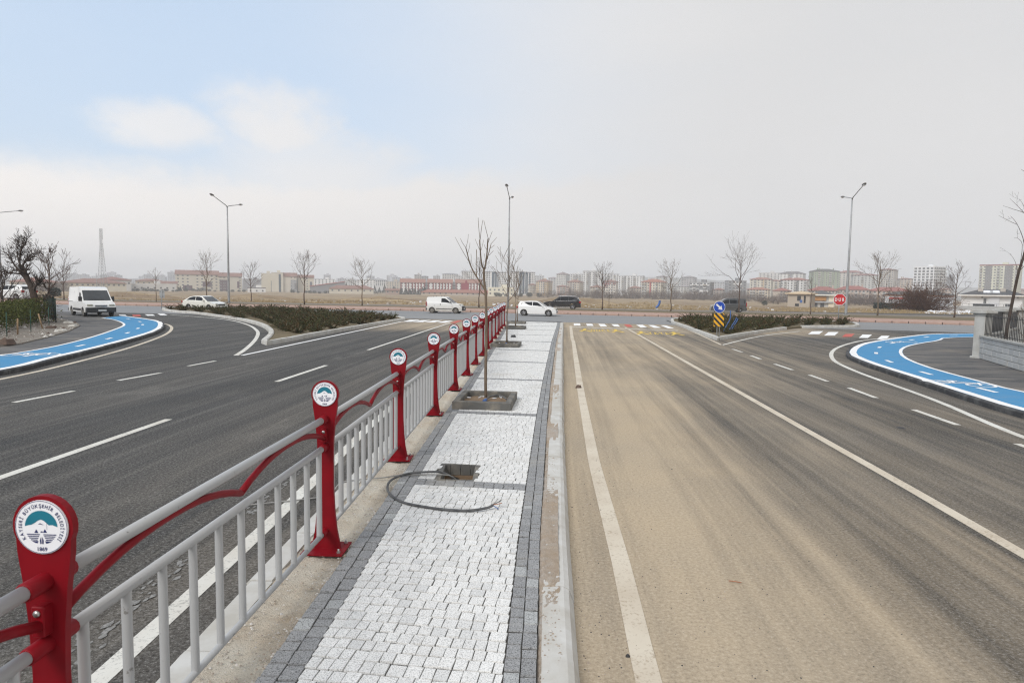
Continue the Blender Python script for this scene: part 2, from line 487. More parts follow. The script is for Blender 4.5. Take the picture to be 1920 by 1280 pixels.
class MB:
    """collects faces with material slots, then links them as ONE mesh"""

    def __init__(self):
        self.v, self.f, self.mi, self.mats = [], [], [], []
        self.sm = []

    def slot(self, m):
        if m not in self.mats:
            self.mats.append(m)
        return self.mats.index(m)

    def add(self, vs, fs, m, smooth=False):
        o = len(self.v)
        k = self.slot(m)
        self.v.extend([tuple(p) for p in vs])
        for f in fs:
            self.f.append(tuple(i + o for i in f))
            self.mi.append(k)
            self.sm.append(smooth)

    def box(self, c, s, m, rz=0.0):
        x, y, z = s[0] / 2, s[1] / 2, s[2] / 2
        P = [Vector(p) for p in ((-x, -y, -z), (x, -y, -z), (x, y, -z), (-x, y, -z), (-x, -y, z), (x, -y, z), (x, y, z), (-x, y, z))]
        if rz:
            Rm = Matrix.Rotation(rz, 3, 'Z')
            P = [Rm @ p for p in P]
        self.add([p + Vector(c) for p in P], [(0, 3, 2, 1), (4, 5, 6, 7), (0, 1, 5, 4), (1, 2, 6, 5), (2, 3, 7, 6), (3, 0, 4, 7)], m)

    def prism(self, poly, d, m, axis='y', off=0.0, m2=None):
        """poly of 2D points, extruded by d along an axis (front face at off)"""
        n = len(poly)
        if axis == 'y':
            a = [(p[0], off, p[1]) for p in poly]
            b = [(p[0], off + d, p[1]) for p in poly]
        elif axis == 'z':
            a = [(p[0], p[1], off) for p in poly]
            b = [(p[0], p[1], off + d) for p in poly]
        else:
            a = [(off, p[0], p[1]) for p in poly]
            b = [(off + d, p[0], p[1]) for p in poly]
        self.add(a, [tuple(range(n))], m)
        self.add(b, [tuple(reversed(range(n)))], m2 or m)
        self.add(a + b, [(i, i + n, (i + 1) % n + n, (i + 1) % n) for i in range(n)], m2 or m)

    def tube(self, pts, rs, m, n=6, cap=True, smooth=True):
        pts = [Vector(p) for p in pts]
        if isinstance(rs, (int, float)):
            rs = [rs] * len(pts)
        rings = []
        ref = None
        for i, p in enumerate(pts):
            d = (pts[min(i + 1, len(pts) - 1)] - pts[max(i - 1, 0)])
            if d.length < 1e-9:
                d = Vector((0, 0, 1))
            d.normalize()
            if ref is None:
                ref = Vector((0, 0, 1)).cross(d)
                if ref.length < 0.1:
                    ref = Vector((1, 0, 0)).cross(d)
            u = (ref - d * ref.dot(d))
            if u.length < 1e-6:
                u = Vector((1, 0, 0)).cross(d)
            u.normalize()
            ref = u
            w = d.cross(u)
            rings.append([p + (u * math.cos(2 * math.pi * k / n) + w * math.sin(2 * math.pi * k / n)) * rs[i] for k in range(n)])
        V = [q for r in rings for q in r]
        F = []
        for i in range(len(rings) - 1):
            for k in range(n):
                F.append((i * n + k, i * n + (k + 1) % n, (i + 1) * n + (k + 1) % n, (i + 1) * n + k))
        if cap and n > 2:
            F.append(tuple(reversed(range(n))))
            F.append(tuple(range((len(rings) - 1) * n, len(rings) * n)))
        self.add(V, F, m, smooth)

    def cyl(self, a, b, r, m, n=12, r2=None, smooth=True):
        self.tube([a, b], [r, r if r2 is None else r2], m, n, True, smooth)

    def mesh(self, name):
        me = bpy.data.meshes.new(name)
        me.from_pydata(self.v, [], self.f)
        for m in self.mats:
            me.materials.append(m)
        me.polygons.foreach_set('material_index', self.mi)
        me.polygons.foreach_set('use_smooth', self.sm)
        me.update()
        return me

    def build(self, name, parent=None, loc=(0, 0, 0), rz=0.0, **kw):
        return link(name, self.mesh(name), parent, loc, rz, **kw)


def link(name, me, parent=None, loc=(0, 0, 0), rz=0.0, scale=None, **kw):
    o = bpy.data.objects.new(name, me)
    col.objects.link(o)
    if parent:
        o.parent = parent
    o.location = loc
    o.rotation_euler = (0, 0, rz)
    if scale:
        o.scale = scale
    return props(o, **kw)


def thing(name, label, cat, loc=(0, 0, 0), rz=0.0, group=None):
    return link(name, None, None, loc, rz, label=label, cat=cat, group=group)


def copy_tree(o, parent=None, **kw):
    c = o.copy()
    col.objects.link(c)
    c.parent = parent
    for k, v in kw.items():
        c[k] = v
    for ch in list(o.children):
        copy_tree(ch, c)
    return c


def bevel(o, w, seg=1, angle=30):
    m = o.modifiers.new('bevel', 'BEVEL')
    m.width, m.segments, m.limit_method, m.angle_limit = w, seg, 'ANGLE', rad(angle)
    return o


def smooth_line(pts, n=6, closed=False):
    P = [Vector((p[0], p[1], p[2] if len(p) > 2 else 0.0)) for p in pts]
    out = []
    N = len(P)
    for i in range(N - 1):
        p0, p1, p2, p3 = P[max(i - 1, 0)], P[i], P[i + 1], P[min(i + 2, N - 1)]
        for k in range(n):
            t = k / n
            out.append(0.5 * ((2 * p1) + (p2 - p0) * t + (2 * p0 - 5 * p1 + 4 * p2 - p3) * t * t + (3 * p1 - p0 - 3 * p2 + p3) * t ** 3))
    out.append(P[-1])
    return out


def ribbon(mb, pts, w, m, z=None):
    P = [Vector((p[0], p[1], 0 if z is None and len(p) < 3 else (z if z is not None else p[2]))) for p in pts]
    V, F = [], []
    for i, p in enumerate(P):
        d = P[min(i + 1, len(P) - 1)] - P[max(i - 1, 0)]
        n = Vector((d.y, -d.x, 0)).normalized()
        ww = w[i] if isinstance(w, (list, tuple)) else w
        V += [p - n * ww / 2, p + n * ww / 2]
    for i in range(len(P) - 1):
        F.append((2 * i, 2 * i + 1, 2 * i + 3, 2 * i + 2))
    mb.add(V, F, m)


def sheet(name, poly, z, m, parent=None, **kw):
    mb = MB()
    mb.add([(p[0], p[1], z) for p in poly], [tuple(range(len(poly)))], m)
    return mb.build(name, parent, **kw)


def block(name, poly, z0, z1, m, parent=None, **kw):
    mb = MB()
    mb.prism([(p[0], p[1]) for p in poly], z1 - z0, m, 'z', z0)
    o = mb.build(name, parent, **kw)
    return o


def resample(pts, step):
    P = [Vector((p[0], p[1], 0)) for p in pts]
    out, acc = [P[0]], 0.0
    L = [0.0]
    for a, b in zip(P, P[1:]):
        L.append(L[-1] + (b - a).length)
    n = max(1, round(L[-1] / step))
    for k in range(1, n):
        s = L[-1] * k / n
        for i in range(len(P) - 1):
            if L[i + 1] >= s:
                out.append(P[i].lerp(P[i + 1], (s - L[i]) / max(1e-9, L[i + 1] - L[i])))
                break
    out.append(P[-1])
    return out


def kerb_line(parent, pts, profile, m, step=1.0, z=0.0, gap=0.008, name='kerbstone', jitter=0.006, rnd=None):
    """single kerbstones along a line; profile = (offset to the right of travel, height)"""
    rr = rnd or random.Random(3)
    P = resample(pts, step)
    nrm = []
    for i in range(len(P)):
        d = P[min(i + 1, len(P) - 1)] - P[max(i - 1, 0)]
        nrm.append(Vector((d.y, -d.x, 0)).normalized())
    for i in range(len(P) - 1):
        a, b = P[i], P[i + 1]
        d = (b - a).normalized() * gap / 2
        dz, du = rr.uniform(-jitter, jitter), rr.uniform(-jitter, jitter)
        mb = MB()
        n = len(profile)
        A = [a + d + nrm[i] * (u + du) + Vector((0, 0, h + z + (dz if h > 0.02 else 0))) for u, h in profile]
        B = [b - d + nrm[i + 1] * (u + du) + Vector((0, 0, h + z + (dz if h > 0.02 else 0))) for u, h in profile]
        c = (A[0] + B[0]) / 2
        mb.add([p - c for p in A + B], [tuple(range(n)), tuple(reversed(range(n, 2 * n)))] + [(k, k + n, (k + 1) % n + n, (k + 1) % n) for k in range(n)], m)
        mb.build(name, parent, c)


_txt = {}


def text_faces(s, size, font_align='CENTER'):
    """flat mesh data of a piece of lettering, in the XY plane"""
    key = (s, size)
    if key not in _txt:
        cu = bpy.data.curves.new('lettering', 'FONT')
        cu.body, cu.size, cu.align_x, cu.resolution_u, cu.offset = s, size, font_align, 3, 0.022
        ob = bpy.data.objects.new('lettering', cu)
        col.objects.link(ob)
        dg = bpy.context.evaluated_depsgraph_get()
        me = bpy.data.meshes.new_from_object(ob.evaluated_get(dg))
        _txt[key] = ([v.co.copy() for v in me.vertices], [tuple(p.vertices) for p in me.polygons])
        bpy.data.objects.remove(ob)
        bpy.data.curves.remove(cu)
        bpy.data.meshes.remove(me)
    return _txt[key]


def circle(cx, cz, r, n=32, a0=0.0, a1=2 * math.pi, end=False):
    k = n if not end else n - 1
    return [(cx + r * math.cos(a0 + (a1 - a0) * i / k), cz + r * math.sin(a0 + (a1 - a0) * i / k)) for i in range(n)]


def lerp_tab(tab):
    def f(y):
        if y <= tab[0][0]:
            (a, va), (b, vb) = tab[0], tab[1]
        elif y >= tab[-1][0]:
            (a, va), (b, vb) = tab[-2], tab[-1]
        else:
            for i in range(len(tab) - 1):
                if tab[i + 1][0] >= y:
                    (a, va), (b, vb) = tab[i], tab[i + 1]
                    break
        return va + (vb - va) * (y - a) / (b - a)
    return f


def smoothstep(a, b, x):
    t = max(0.0, min(1.0, (x - a) / (b - a)))
    return t * t * (3 - 2 * t)


# lines of the place: far kerb, tree line of the wide median, median pavement edges (x as a function of y)
far_kerb = lerp_tab([(-140, 74), (-60, 72), (-35, 70), (-22, 69.3), (-9, 68), (4, 65.5), (14, 62.8), (26, 60.0), (38, 55.0), (55, 49), (110, 28)])
tree_line = lerp_tab([(-140, 90), (-60, 86), (-35, 82), (-10, 80.5), (10, 79), (26, 76), (38, 73.5), (50, 70), (110, 54)])
fence_x = lerp_tab([(2.42, -1.755), (5.56, -1.59), (8.64, -1.50), (11.8, -1.41), (14.75, -1.31), (17.35, -1.21), (19.9, -1.13), (22.5, -1.03), (25.1, -0.96), (27.7, -0.90), (30.3, -0.82), (32.9, -0.75), (35.4, -0.72), (37.9, -0.65), (40.4, -0.52)])
kerb_l = lerp_tab([(0, -2.06), (4.5, -2.05), (6.2, -2.0), (11.8, -1.85), (17.35, -1.63), (25.1, -1.38), (32.9, -1.16), (40.4, -0.93), (48, -0.55)])
bord_l = lerp_tab([(3.67, -1.46), (5.2, -1.41), (7.0, -1.35), (11.8, -1.22), (16.9, -1.08), (24.5, -0.86), (30.4, -0.70), (36, -0.55), (46, -0.32)])
white_l = lerp_tab([(3.63, -1.22), (5.58, -1.17), (11.74, -1.0), (16.9, -0.86), (24.5, -0.66), (30.4, -0.5), (36, -0.36), (46, -0.12)])
white_r = lerp_tab([(3.66, -0.03), (6.0, 0.09), (11.76, 0.46), (17.1, 0.84), (29, 1.75), (40, 2.68), (46, 3.16)])
kerb_r = lerp_tab([(3.67, 0.36), (6.0, 0.49), (11.8, 0.89), (29.1, 2.20), (45.8, 3.52)])   # outer edge of the kerb top
PZ = 0.13
MED_END = 47.0

# ------------------------------------------------------------------ ground, roads
def terrain_z(x, y):
    t = smoothstep(88, 225, y)
    z = -0.12 - 2.35 * t - 1.5 * smoothstep(230, 650, y)
    if y > 1200:
        ridge = 34 * smoothstep(1300, 2400, y) * (0.55 + 0.9 * mnoise.noise(Vector((x * 0.0011 + 3, y * 0.0006, 0.3))))
        ridge += 38 * smoothstep(1300, 2300, y) * math.exp(-((x - 420) / 420) ** 2)
        ridge += 20 * smoothstep(1300, 2300, y) * math.exp(-((x - 1700) / 500) ** 2)
        z += max(ridge, 0)
    if 89 < y < 420:
        e = smoothstep(89, 100, y) * (1 - smoothstep(300, 400, y))
        n = mnoise.fractal(Vector((x * 0.045, y * 0.09, 1.7)), 1.0, 2.0, 4)
        m = mnoise.fractal(Vector((x * 0.2, y * 0.3, 5.1)), 0.9, 2.0, 3)
        z += e * (0.42 * max(n, -0.25) + 0.2 * m)
        # spoil heaps
        for hx, hy, hr, hh in ((12, 130, 9, 1.7), (24, 118, 7, 0.7), (-32, 150, 10, 1.3), (-55, 140, 9, 1.2), (-12, 112, 10, 0.6), (-70, 118, 10, 1.0)):
            r2 = ((x - hx) / hr) ** 2 + ((y - hy) / (hr * 0.7)) ** 2
            if r2 < 4:
                z += hh * math.exp(-r2 * 1.6) * (1 + 0.5 * m)
    return z


xs = [-5000, -3200, -2200, -1600, -1200, -900, -700, -550, -430, -340, -270, -225] + [-190 + 3.2 * i for i in range(120)] + [225, 270, 340, 430, 550, 700, 900, 1200, 1600, 2200, 3200, 5000]
ys = [-400, -120, -40, 0, 40, 70, 80] + [85 + 1.7 * i for i in range(64)] + [198, 206, 216, 228, 242, 258, 276, 296, 320, 350, 390, 440, 510, 600, 720, 880, 1080, 1300, 1500, 1700, 1950, 2250, 2600, 3200, 4200]
mb = MB()
V = [(x, y, terrain_z(x, y)) for y in ys for x in xs]
nx = len(xs)
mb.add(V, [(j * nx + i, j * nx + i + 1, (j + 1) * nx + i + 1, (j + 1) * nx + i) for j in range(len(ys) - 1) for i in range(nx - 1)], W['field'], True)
mb.build('ground', kind='structure')


def dust_at(x, y):
    div = 4.9 + 0.0735 * (y - 6)
    lim = 8.6 + 0.02 * y
    if x > -0.6:
        q = x - 0.075 * y                       # distance across the carriageway
        near = 0.97 - 0.38 * smoothstep(1.5, 2.9, q) - 0.20 * smoothstep(2.8, 4.2, q) - 0.19 * smoothstep(4.2, 5.4, q) - 0.06 * smoothstep(7.0, 9.0, q)
        far = 0.76 - 0.10 * smoothstep(2.0, 4.0, q) - 0.40 * smoothstep(lim - 3.0, lim + 2, x) - 0.22 * smoothstep(lim + 2, lim + 8, x)
        near *= 1 - 0.5 * math.exp(-((q - 3.35) / 0.4) ** 2)
        k = smoothstep(13, 27, y)
        d = near + (far - near) * k
    else:
        d = 0.03 + 0.05 * smoothstep(-6, -2, x)
    d = max(d, 0.75 * math.exp(-((x + 10.2) / 0.55) ** 2 - ((y - 11.6) / 0.35) ** 2))
    if y > 34:
        k = smoothstep(34, 41, y) * (1 - smoothstep(48, 53, y)) * smoothstep(-12, -6, x) * (1 - smoothstep(16, 26, x))
        d = max(d, 0.72 * k)
    return d


mb = MB()
gx = [-80 + 4 * i for i in range(16)] + [-16 + 0.5 * i for i in range(74)] + [21 + 4 * i for i in range(16)]
gy = [-8, -4] + [0.5 * i for i in range(96)] + [48 + 2 * i for i in range(21)]
idx = {}
V, F, dust = [], [], []
for j, y in enumerate(gy):
    for i, x in enumerate(gx):
        V.append((x, y, 0.0))
        dust.append(dust_at(x, y))
for j in range(len(gy) - 1):
    for i in range(len(gx) - 1):
        if -1.01 <= gx[i] < -0.2 and 7.4 <= gy[j] < 8.6:
            continue                                   # the cable pit is dug down here
        a = j * len(gx) + i
        F.append((a, a + 1, a + 1 + len(gx), a + len(gx)))
mb.add(V, F, W['asphalt'])
road = mb.build('road', kind='structure')
at_ = road.data.attributes.new('dust', 'FLOAT', 'POINT')
at_.data.foreach_set('value', dust)

kx = [-140 + 5 * i for i in range(51)]
mb = MB()
ribV = []
for x in kx:
    ribV += [(x, far_kerb(x) - 16.5 + 2.0 * smoothstep(0, 30, x), 0.004), (x, far_kerb(x) + 0.02, 0.004)]
mb.add(ribV, [(2 * i, 2 * i + 2, 2 * i + 3, 2 * i + 1) for i in range(len(kx) - 1)], W['cross'])
mb.build('cross_road', kind='structure')


def strip(name, fa, fb, z, m):
    mb = MB()
    vv = []
    for x in kx:
        vv += [(x, fa(x), z), (x, fb(x), z)]
    mb.add(vv, [(2 * i, 2 * i + 2, 2 * i + 3, 2 * i + 1) for i in range(len(kx) - 1)], m)
    return mb.build(name, kind='structure')


brick = strip('brick_median', lambda x: far_kerb(x) + 0.1, lambda x: far_kerb(x) + 6.2, 0.17, W['brick'])
kerb_line(brick, [(x, far_kerb(x), 0) for x in kx[8:]], [(0.0, 0.0), (0.16, 0.0), (0.16, 0.13), (0.12, 0.18), (-0.14, 0.18), (-0.14, 0.0)], W['brick_kerb'], 1.25, gap=0.07, rnd=random.Random(5))
kerb_line(brick, [(x, far_kerb(x) + 6.3, 0) for x in kx[8:]], [(-0.1, 0.0), (0.1, 0.0), (0.1, 0.2), (-0.1, 0.2)], W['brick_kerb'], 2.6, gap=0.03, rnd=random.Random(6))
strip('median_soil', lambda x: far_kerb(x) + 6.35, lambda x: tree_line(x) + 1.0, 0.12, W['median_soil'])
strip('far_carriageway', lambda x: tree_line(x) + 1.0, lambda x: tree_line(x) + 9.0, 0.05, W['far_road'])

# ------------------------------------------------------------------ corner pavements with blue cycle lanes
l_out = smooth_line([(-13.6, 4), (-13.7, 12)] + [G(*p, 0.12) for p in ((0, 694), (100, 671), (200, 647), (290, 621), (304, 608), (290, 600), (230, 592))])
l_in = smooth_line([(-15.6, 4), (-16.0, 12)] + [G(*p, 0.12) for p in ((0, 666), (140, 640), (215, 617), (231, 608), (214, 600), (190, 596))])
r_out = smooth_line([(9.4, 3), (10.1, 8)] + [G(*p, 0.12) for p in ((1920, 771), (1800, 735), (1700, 703), (1620, 677), (1592, 661), (1612, 645), (1660, 636), (1720, 628), (1760, 625.5), (1835, 625))] + [(44, 45.5), (75, 35)])
r_in = smooth_line([(11.9, 3), (12.4, 9)] + [G(*p, 0.12) for p in ((1920, 734), (1850, 717), (1740, 687), (1695, 666), (1702, 650), (1760, 639), (1830, 632))] + [(44, 41), (75, 31)])
block('corner_pavement', [tuple(p)[:2] for p in l_out] + [(-33, 50.5), (-42, 52), (-75, 54), (-75, 4)], -0.02, 0.12, W['dark_paving'], kind='structure')
block('corner_pavement', [tuple(p)[:2] for p in r_out] + [(75, 3)], -0.02, 0.12, W['dark_paving'], kind='structure')


def cycle_lane(outer, inner, sy):
    mb = MB()
    A, B = resample(outer, 1.0), resample(inner, 1.0)
    n = 60
    A = resample(outer, 0.25)
    B = resample(inner, 0.25)
    A = [A[round(i * (len(A) - 1) / n)] for i in range(n + 1)]
    B = [B[round(i * (len(B) - 1) / n)] for i in range(n + 1)]
    mb.add([p for i in range(n + 1) for p in ((A[i].x, A[i].y, 0.124), (B[i].x, B[i].y, 0.124))], [(2 * i, 2 * i + 1, 2 * i + 3, 2 * i + 2) if sy > 0 else (2 * i + 1, 2 * i, 2 * i + 2, 2 * i + 3) for i in range(n)], W['blue_lane'])
    lane = mb.build('cycle_path', kind='structure')
    mid = [(a + b) / 2 for a, b in zip(A, B)]
    ins = []
    for i in range(n + 1):
        v = (B[i] - A[i]).normalized()
        ins.append((A[i] + v * 0.13, B[i] - v * 0.07))
    m2 = MB()
    ribbon(m2, [a for a, b in ins], 0.24, W['white_new'], 0.128)
    m2.build('edge_line', lane)
    m2 = MB()
    ribbon(m2, [b for a, b in ins], 0.12, W['white_new'], 0.128)
    m2.build('edge_line', lane)
    m = resample(mid, 0.1)
    i = 25
    while i + 12 < len(m):
        m2 = MB()
        ribbon(m2, m[i:i + 9], 0.13, W['white_new'], 0.128)
        m2.build('dash', lane)
        i += 34
    return lane


lane_l = cycle_lane(l_out, l_in, -1)
lane_r = cycle_lane(r_out, r_in, 1)
kp = [(-0.10, -0.01), (0.05, -0.01), (0.05, 0.10), (0.02, 0.122), (-0.10, 0.122)]
kl = MB()
kl.box((-20, 20, -0.2), (0.1, 0.1, 0.1), W['kerb_dark'])
kerb_line(link('corner_kerb', None, kind='structure'), l_out, [(0.0, -0.01), (0.12, -0.01), (0.12, 0.10), (0.09, 0.125), (0.0, 0.125)], W['kerb_dark'], 1.0)
kerb_line(link('corner_kerb', None, kind='structure'), r_out, [(-0.12, -0.01), (0.0, -0.01), (0.0, 0.125), (-0.09, 0.125), (-0.12, 0.10)], W['kerb_dark'], 1.0)


def bicycle(lane, c, ang, s):
    mb = MB()
    def P(x, y):
        ca, sa = math.cos(ang), math.sin(ang)
        return (c.x + s * (x * ca - y * sa), c.y + s * (x * sa + y * ca), 0.129)
    for wx in (-0.52, 0.52):
        ribbon(mb, [P(wx + 0.33 * math.cos(a), 0.33 * math.sin(a)) for a in [2 * math.pi * k / 20 for k in range(21)]], 0.07 * s, W['white_new'], 0.129)
    for a, b in (((-0.52, 0), (-0.1, 0.0)), ((-0.1, 0), (0.38, 0.42)), ((-0.25, 0.42), (0.38, 0.42)), ((-0.52, 0), (-0.25, 0.42)), ((-0.1, 0), (-0.27, 0.55)), ((0.52, 0), (0.35, 0.6)), ((0.35, 0.6), (0.5, 0.64)), ((-0.4, 0.56), (-0.14, 0.56))):
        ribbon(mb, [P(*a), P(*b)], 0.07 * s, W['white_new'], 0.129 + 0.001 * len(mb.f) / 200)
    mb.build('bicycle_symbol', lane)


bq = G(1852, 721.5, 0.12) - G(1745, 711.5, 0.12)
bicycle(lane_r, G(1797, 719, 0.12), math.atan2(bq.y, bq.x), 0.95)
bicycle(lane_l, G(57, 665, 0.12), rad(14), 0.95)
bicycle(lane_r, G(1690, 641.5, 0.12), rad(8), 0.9)

# verge with hedge on the left corner, behind the dark paving
verge = [G(*p, 0.12) for p in ((-60, 668), (0, 650), (40, 645), (85, 634), (128, 622), (150, 611), (143, 605), (118, 599), (102, 596))] + [Vector((-34, 47, 0)), Vector((-60, 49, 0)), Vector((-70, 30, 0)), Vector((-40, 15, 0))]
block('verge', [(p.x, p.y) for p in verge], 0.10, 0.16, W['verge'], kind='structure')

# ------------------------------------------------------------------ traffic islands
def island(name, poly, m_top=None):
    o = block(name, [(p[0], p[1]) for p in poly], -0.02, 0.12, W['median_soil'], kind='structure')
    return o


def inset(poly, d):
    out = []
    n = len(poly)
    for i in range(n):
        t_ = poly[(i + 1) % n] - poly[i - 1]
        out.append(poly[i] + Vector((-t_.y, t_.x, 0)).normalized() * d)
    return out


li_right = [G(*p) for p in ((491, 644), (500, 647.5), (530, 643), (580, 633), (640, 622), (700, 611), (752, 602))]
li_left = [G(*p) for p in ((752, 602), (757, 598.5), (700, 592), (560, 584), (420, 579.5), (320, 579), (305, 582), (330, 586), (360, 588), (430, 598), (470, 606), (495, 615), (505, 625), (502, 634), (491, 644))]
isl_l = island('traffic_island', inset(smooth_line(li_right, 4)[:-1] + smooth_line(li_left, 4)[:-1], 0.1))
KI = [(-0.02, -0.01), (0.22, -0.01), (0.22, 0.15), (0.18, 0.19), (0.0, 0.19), (-0.02, 0.12)]
KO = [(-u, h) for u, h in reversed(KI)]
kerb_line(isl_l, smooth_line(li_right, 4), KO, W['kerb'], 1.0)
kerb_line(isl_l, smooth_line(li_left, 4), KO, W['kerb'], 1.0)
ri_a = [G(*p) for p in ((1260, 607), (1275, 612), (1300, 622), (1340, 637), (1350, 638.5), (1362, 636), (1420, 626), (1475, 618))]
ri_b = [G(*p) for p in ((1505, 615), (1560, 614.5), (1606, 614), (1608, 610), (1590, 606.5), (1500, 603), (1400, 600.5), (1300, 599), (1268, 599.5), (1258, 602), (1260, 607))]
isl_r = island('traffic_island', inset(smooth_line(ri_a, 4) + smooth_line(ri_b, 4)[:-1], 0.1))
kerb_line(isl_r, smooth_line(ri_a, 4), KO, W['kerb'], 1.0)
kerb_line(isl_r, smooth_line(ri_b, 4), KO, W['kerb'], 1.0)

# ------------------------------------------------------------------ painted markings
def line_px(pts, w, m, z=0.004, name='lane_line', smooth=False, parent=None):
    P = [G(*p) for p in pts]
    if smooth:
        P = smooth_line(P, 6)
    mb = MB()
    ribbon(mb, resample(P, 0.7), w, m, z)
    return mb.build(name, parent, kind=None if parent else 'structure')


def line_xy(pts, w, m, z=0.004, name='lane_line', parent=None):
    mb = MB()
    ribbon(mb, resample(pts, 0.7), w, m, z)
    return mb.build(name, parent, kind=None if parent else 'structure')


line_xy([(-2.53, -2), (-2.5, 3.7), (-2.45, 6), (-2.44, 8), (-2.46, 11.2), (-2.3, 18.4), (-1.95, 27), (-1.3, 44)], 0.15, W['white_line'])
gl_ = MB()
gr_ = random.Random(77)
for k in range(420):
    y = gr_.uniform(-1, 12.5)
    if mnoise.noise(Vector((y * 0.9, 3.1, 0))) < -0.05:
        continue
    x = -2.86 + 0.01 * y + gr_.gauss(0, 0.045)
    s = gr_.uniform(0.005, 0.03)
    n_ = gr_.randint(5, 7)
    gl_.add([(x + s * gr_.uniform(0.5, 1.1) * math.cos(6.283 * i / n_), y + 2.2 * s * gr_.uniform(0.5, 1.1) * math.sin(6.283 * i / n_), 0.004 + 0.00001 * k) for i in range(n_)], [tuple(range(n_))], W['ghost_line'])
gl_.build('old_paint_flecks', kind='stuff', label='worn flecks of an old white line beside the railing', cat='paint flecks')
dl = link('lane_dashes', None, kind='structure')
for a, b in (((-6.36, 6.6), (-6.13, 11.6)), ((-5.92, 16.4), (-5.69, 20.0)), ((-5.53, 25.1), (-4.35, 46)), ((-6.5, -3), (-6.42, 1.5))):
    line_xy([a, b], 0.14, W['white_line'], name='dash', parent=dl)
for a, b in (((-9.97, 13.0), (-9.77, 14.5)), ((-9.79, 16.2), (-9.54, 17.7)), ((-9.58, 19.3), (-9.41, 20.7)), ((-10.1, 9.4), (-10.0, 10.9)), ((-10.2, 5.8), (-10.1, 7.3))):
    line_xy([a, b], 0.13, W['white_line'], name='dash', parent=dl)
line_px([(454, 666), (754, 602.5)], 0.15, W['white_new'])
line_px([(320 + a / 4, 440 + b / 4) for a, b in ((490, 905), (565, 855), (632, 790), (655, 740), (638, 710), (590, 680), (500, 652), (380, 632), (200, 615), (0, 600))], 0.17, W['white_line'], smooth=True)
line_xy(smooth_line([(-12.2, 3), (-12.45, 10)] + [G(*p) for p in ((0, 711), (150, 677), (250, 649.5), (308, 628), (322, 616), (316, 609), (300, 605.5))]), 0.15, W['cream_line'])
# dusty right carriageway
line_xy([(0.6, -2), (0.88, 3.9), (1.0, 5.6), (1.18, 9.0)] + [tuple(G(*p)[:2]) for p in ((1092, 750), (1086, 714), (1080.5, 677), (1075, 640), (1073, 636.5), (1070, 611))], 0.165, W['cream_line'])
line_xy([(4.5, -1), (4.86, 6), (5.04, 8.2), (5.28, 11.8), (5.96, 21.4), (6.99, 35.8), (7.5, 43.6)], 0.15, W['cream_line'])
dr = link('lane_dashes', None, kind='structure')
for a, b in (((9.49, 28.1), (9.4, 26.7)), ((9.26, 25.3), (9.14, 24.0)), ((9.03, 22.4), (8.92, 20.7)), ((8.92, 19.5), (8.79, 18.1)), ((8.77, 16.9), (8.60, 15.3)), ((8.56, 13.8), (8.42, 12.2)), ((8.38, 10.7), (8.25, 9.1)), ((8.2, 7.5), (8.05, 5.9))):
    line_xy([a, b], 0.13, W['white_line'], name='dash', parent=dr)
line_xy(smooth_line([(7.9, 2), (8.35, 7)] + [G(*p) for p in ((1920, 820), (1750, 749), (1600, 694), (1560, 671), (1570, 652), (1620, 638), (1690, 631.5))]), 0.15, W['white_line'])
line_px([(1250, 600.5), (1300, 622), (1355, 647.5)], 0.13, W['cream_line'])
line_px([(1353, 647), (1400, 635.5), (1440, 628), (1500, 621)], 0.13, W['white_line'], smooth=True)
line_px([(1072, 612.6), (1271, 619.6)], 0.38, W['white_line'], name='stop_line')
strip('edge_line', lambda x: far_kerb(x) - 1.0, lambda x: far_kerb(x) - 0.85, 0.008, W['white_line'])


def zebra(quads, ox, oy, s, red):
    root = link('crosswalk', None, kind='structure')
    for i, q in enumerate(quads):
        mb = MB()
        P = [G(ox + x / s, oy + y / s) for x, y in q]
        mb.add([(p.x, p.y, 0.008) for p in P], [(3, 2, 1, 0)], W['red_line'] if i == red else W['white_new'])
        mb.build('stripe', root)


zebra([((127, 130), (222, 130), (228, 163), (127, 163)), ((312, 136), (402, 137), (425, 168), (325, 168)), ((495, 138), (590, 139), (628, 177), (530, 177)), ((688, 143), (785, 144), (822, 178), (735, 178)), ((877, 145), (965, 146), (1015, 184), (928, 186)), ((1062, 150), (1160, 152), (1228, 190), (1130, 192)), ((1240, 155), (1330, 157), (1440, 197), (1330, 198)), ((1425, 160), (1510, 162), (1635, 205), (1540, 205))], 1060, 590, 8, 4)
zebra([((230, 316), (380, 316), (255, 346), (105, 346)), ((410, 321), (545, 321), (420, 351), (268, 348)), ((590, 325), (715, 324), (595, 355), (450, 352)), ((765, 331), (880, 330), (765, 361), (625, 358)), ((945, 325), (1025, 325), (920, 366), (830, 363))], 740, 560, 8, 4)
zebra([((890, 1000), (940, 1000), (955, 1015), (905, 1015)), ((990, 1000), (1050, 1000), (1060, 1014), (1000, 1015)), ((1085, 997), (1145, 997), (1165, 1008), (1105, 1008)), ((1180, 993), (1230, 993), (1258, 1004), (1205, 1005))], 0, 340, 4, 1)
zebra([((330, 1125), (415, 1123), (385, 1146), (300, 1146)), ((455, 1130), (530, 1130), (500, 1156), (420, 1156)), ((580, 1145), (650, 1143), (625, 1166), (553, 1167)), ((710, 1148), (780, 1150), (750, 1175), (680, 1174)), ((850, 1158), (912, 1158), (885, 1187), (815, 1185))], 1440, 340, 4, 2)


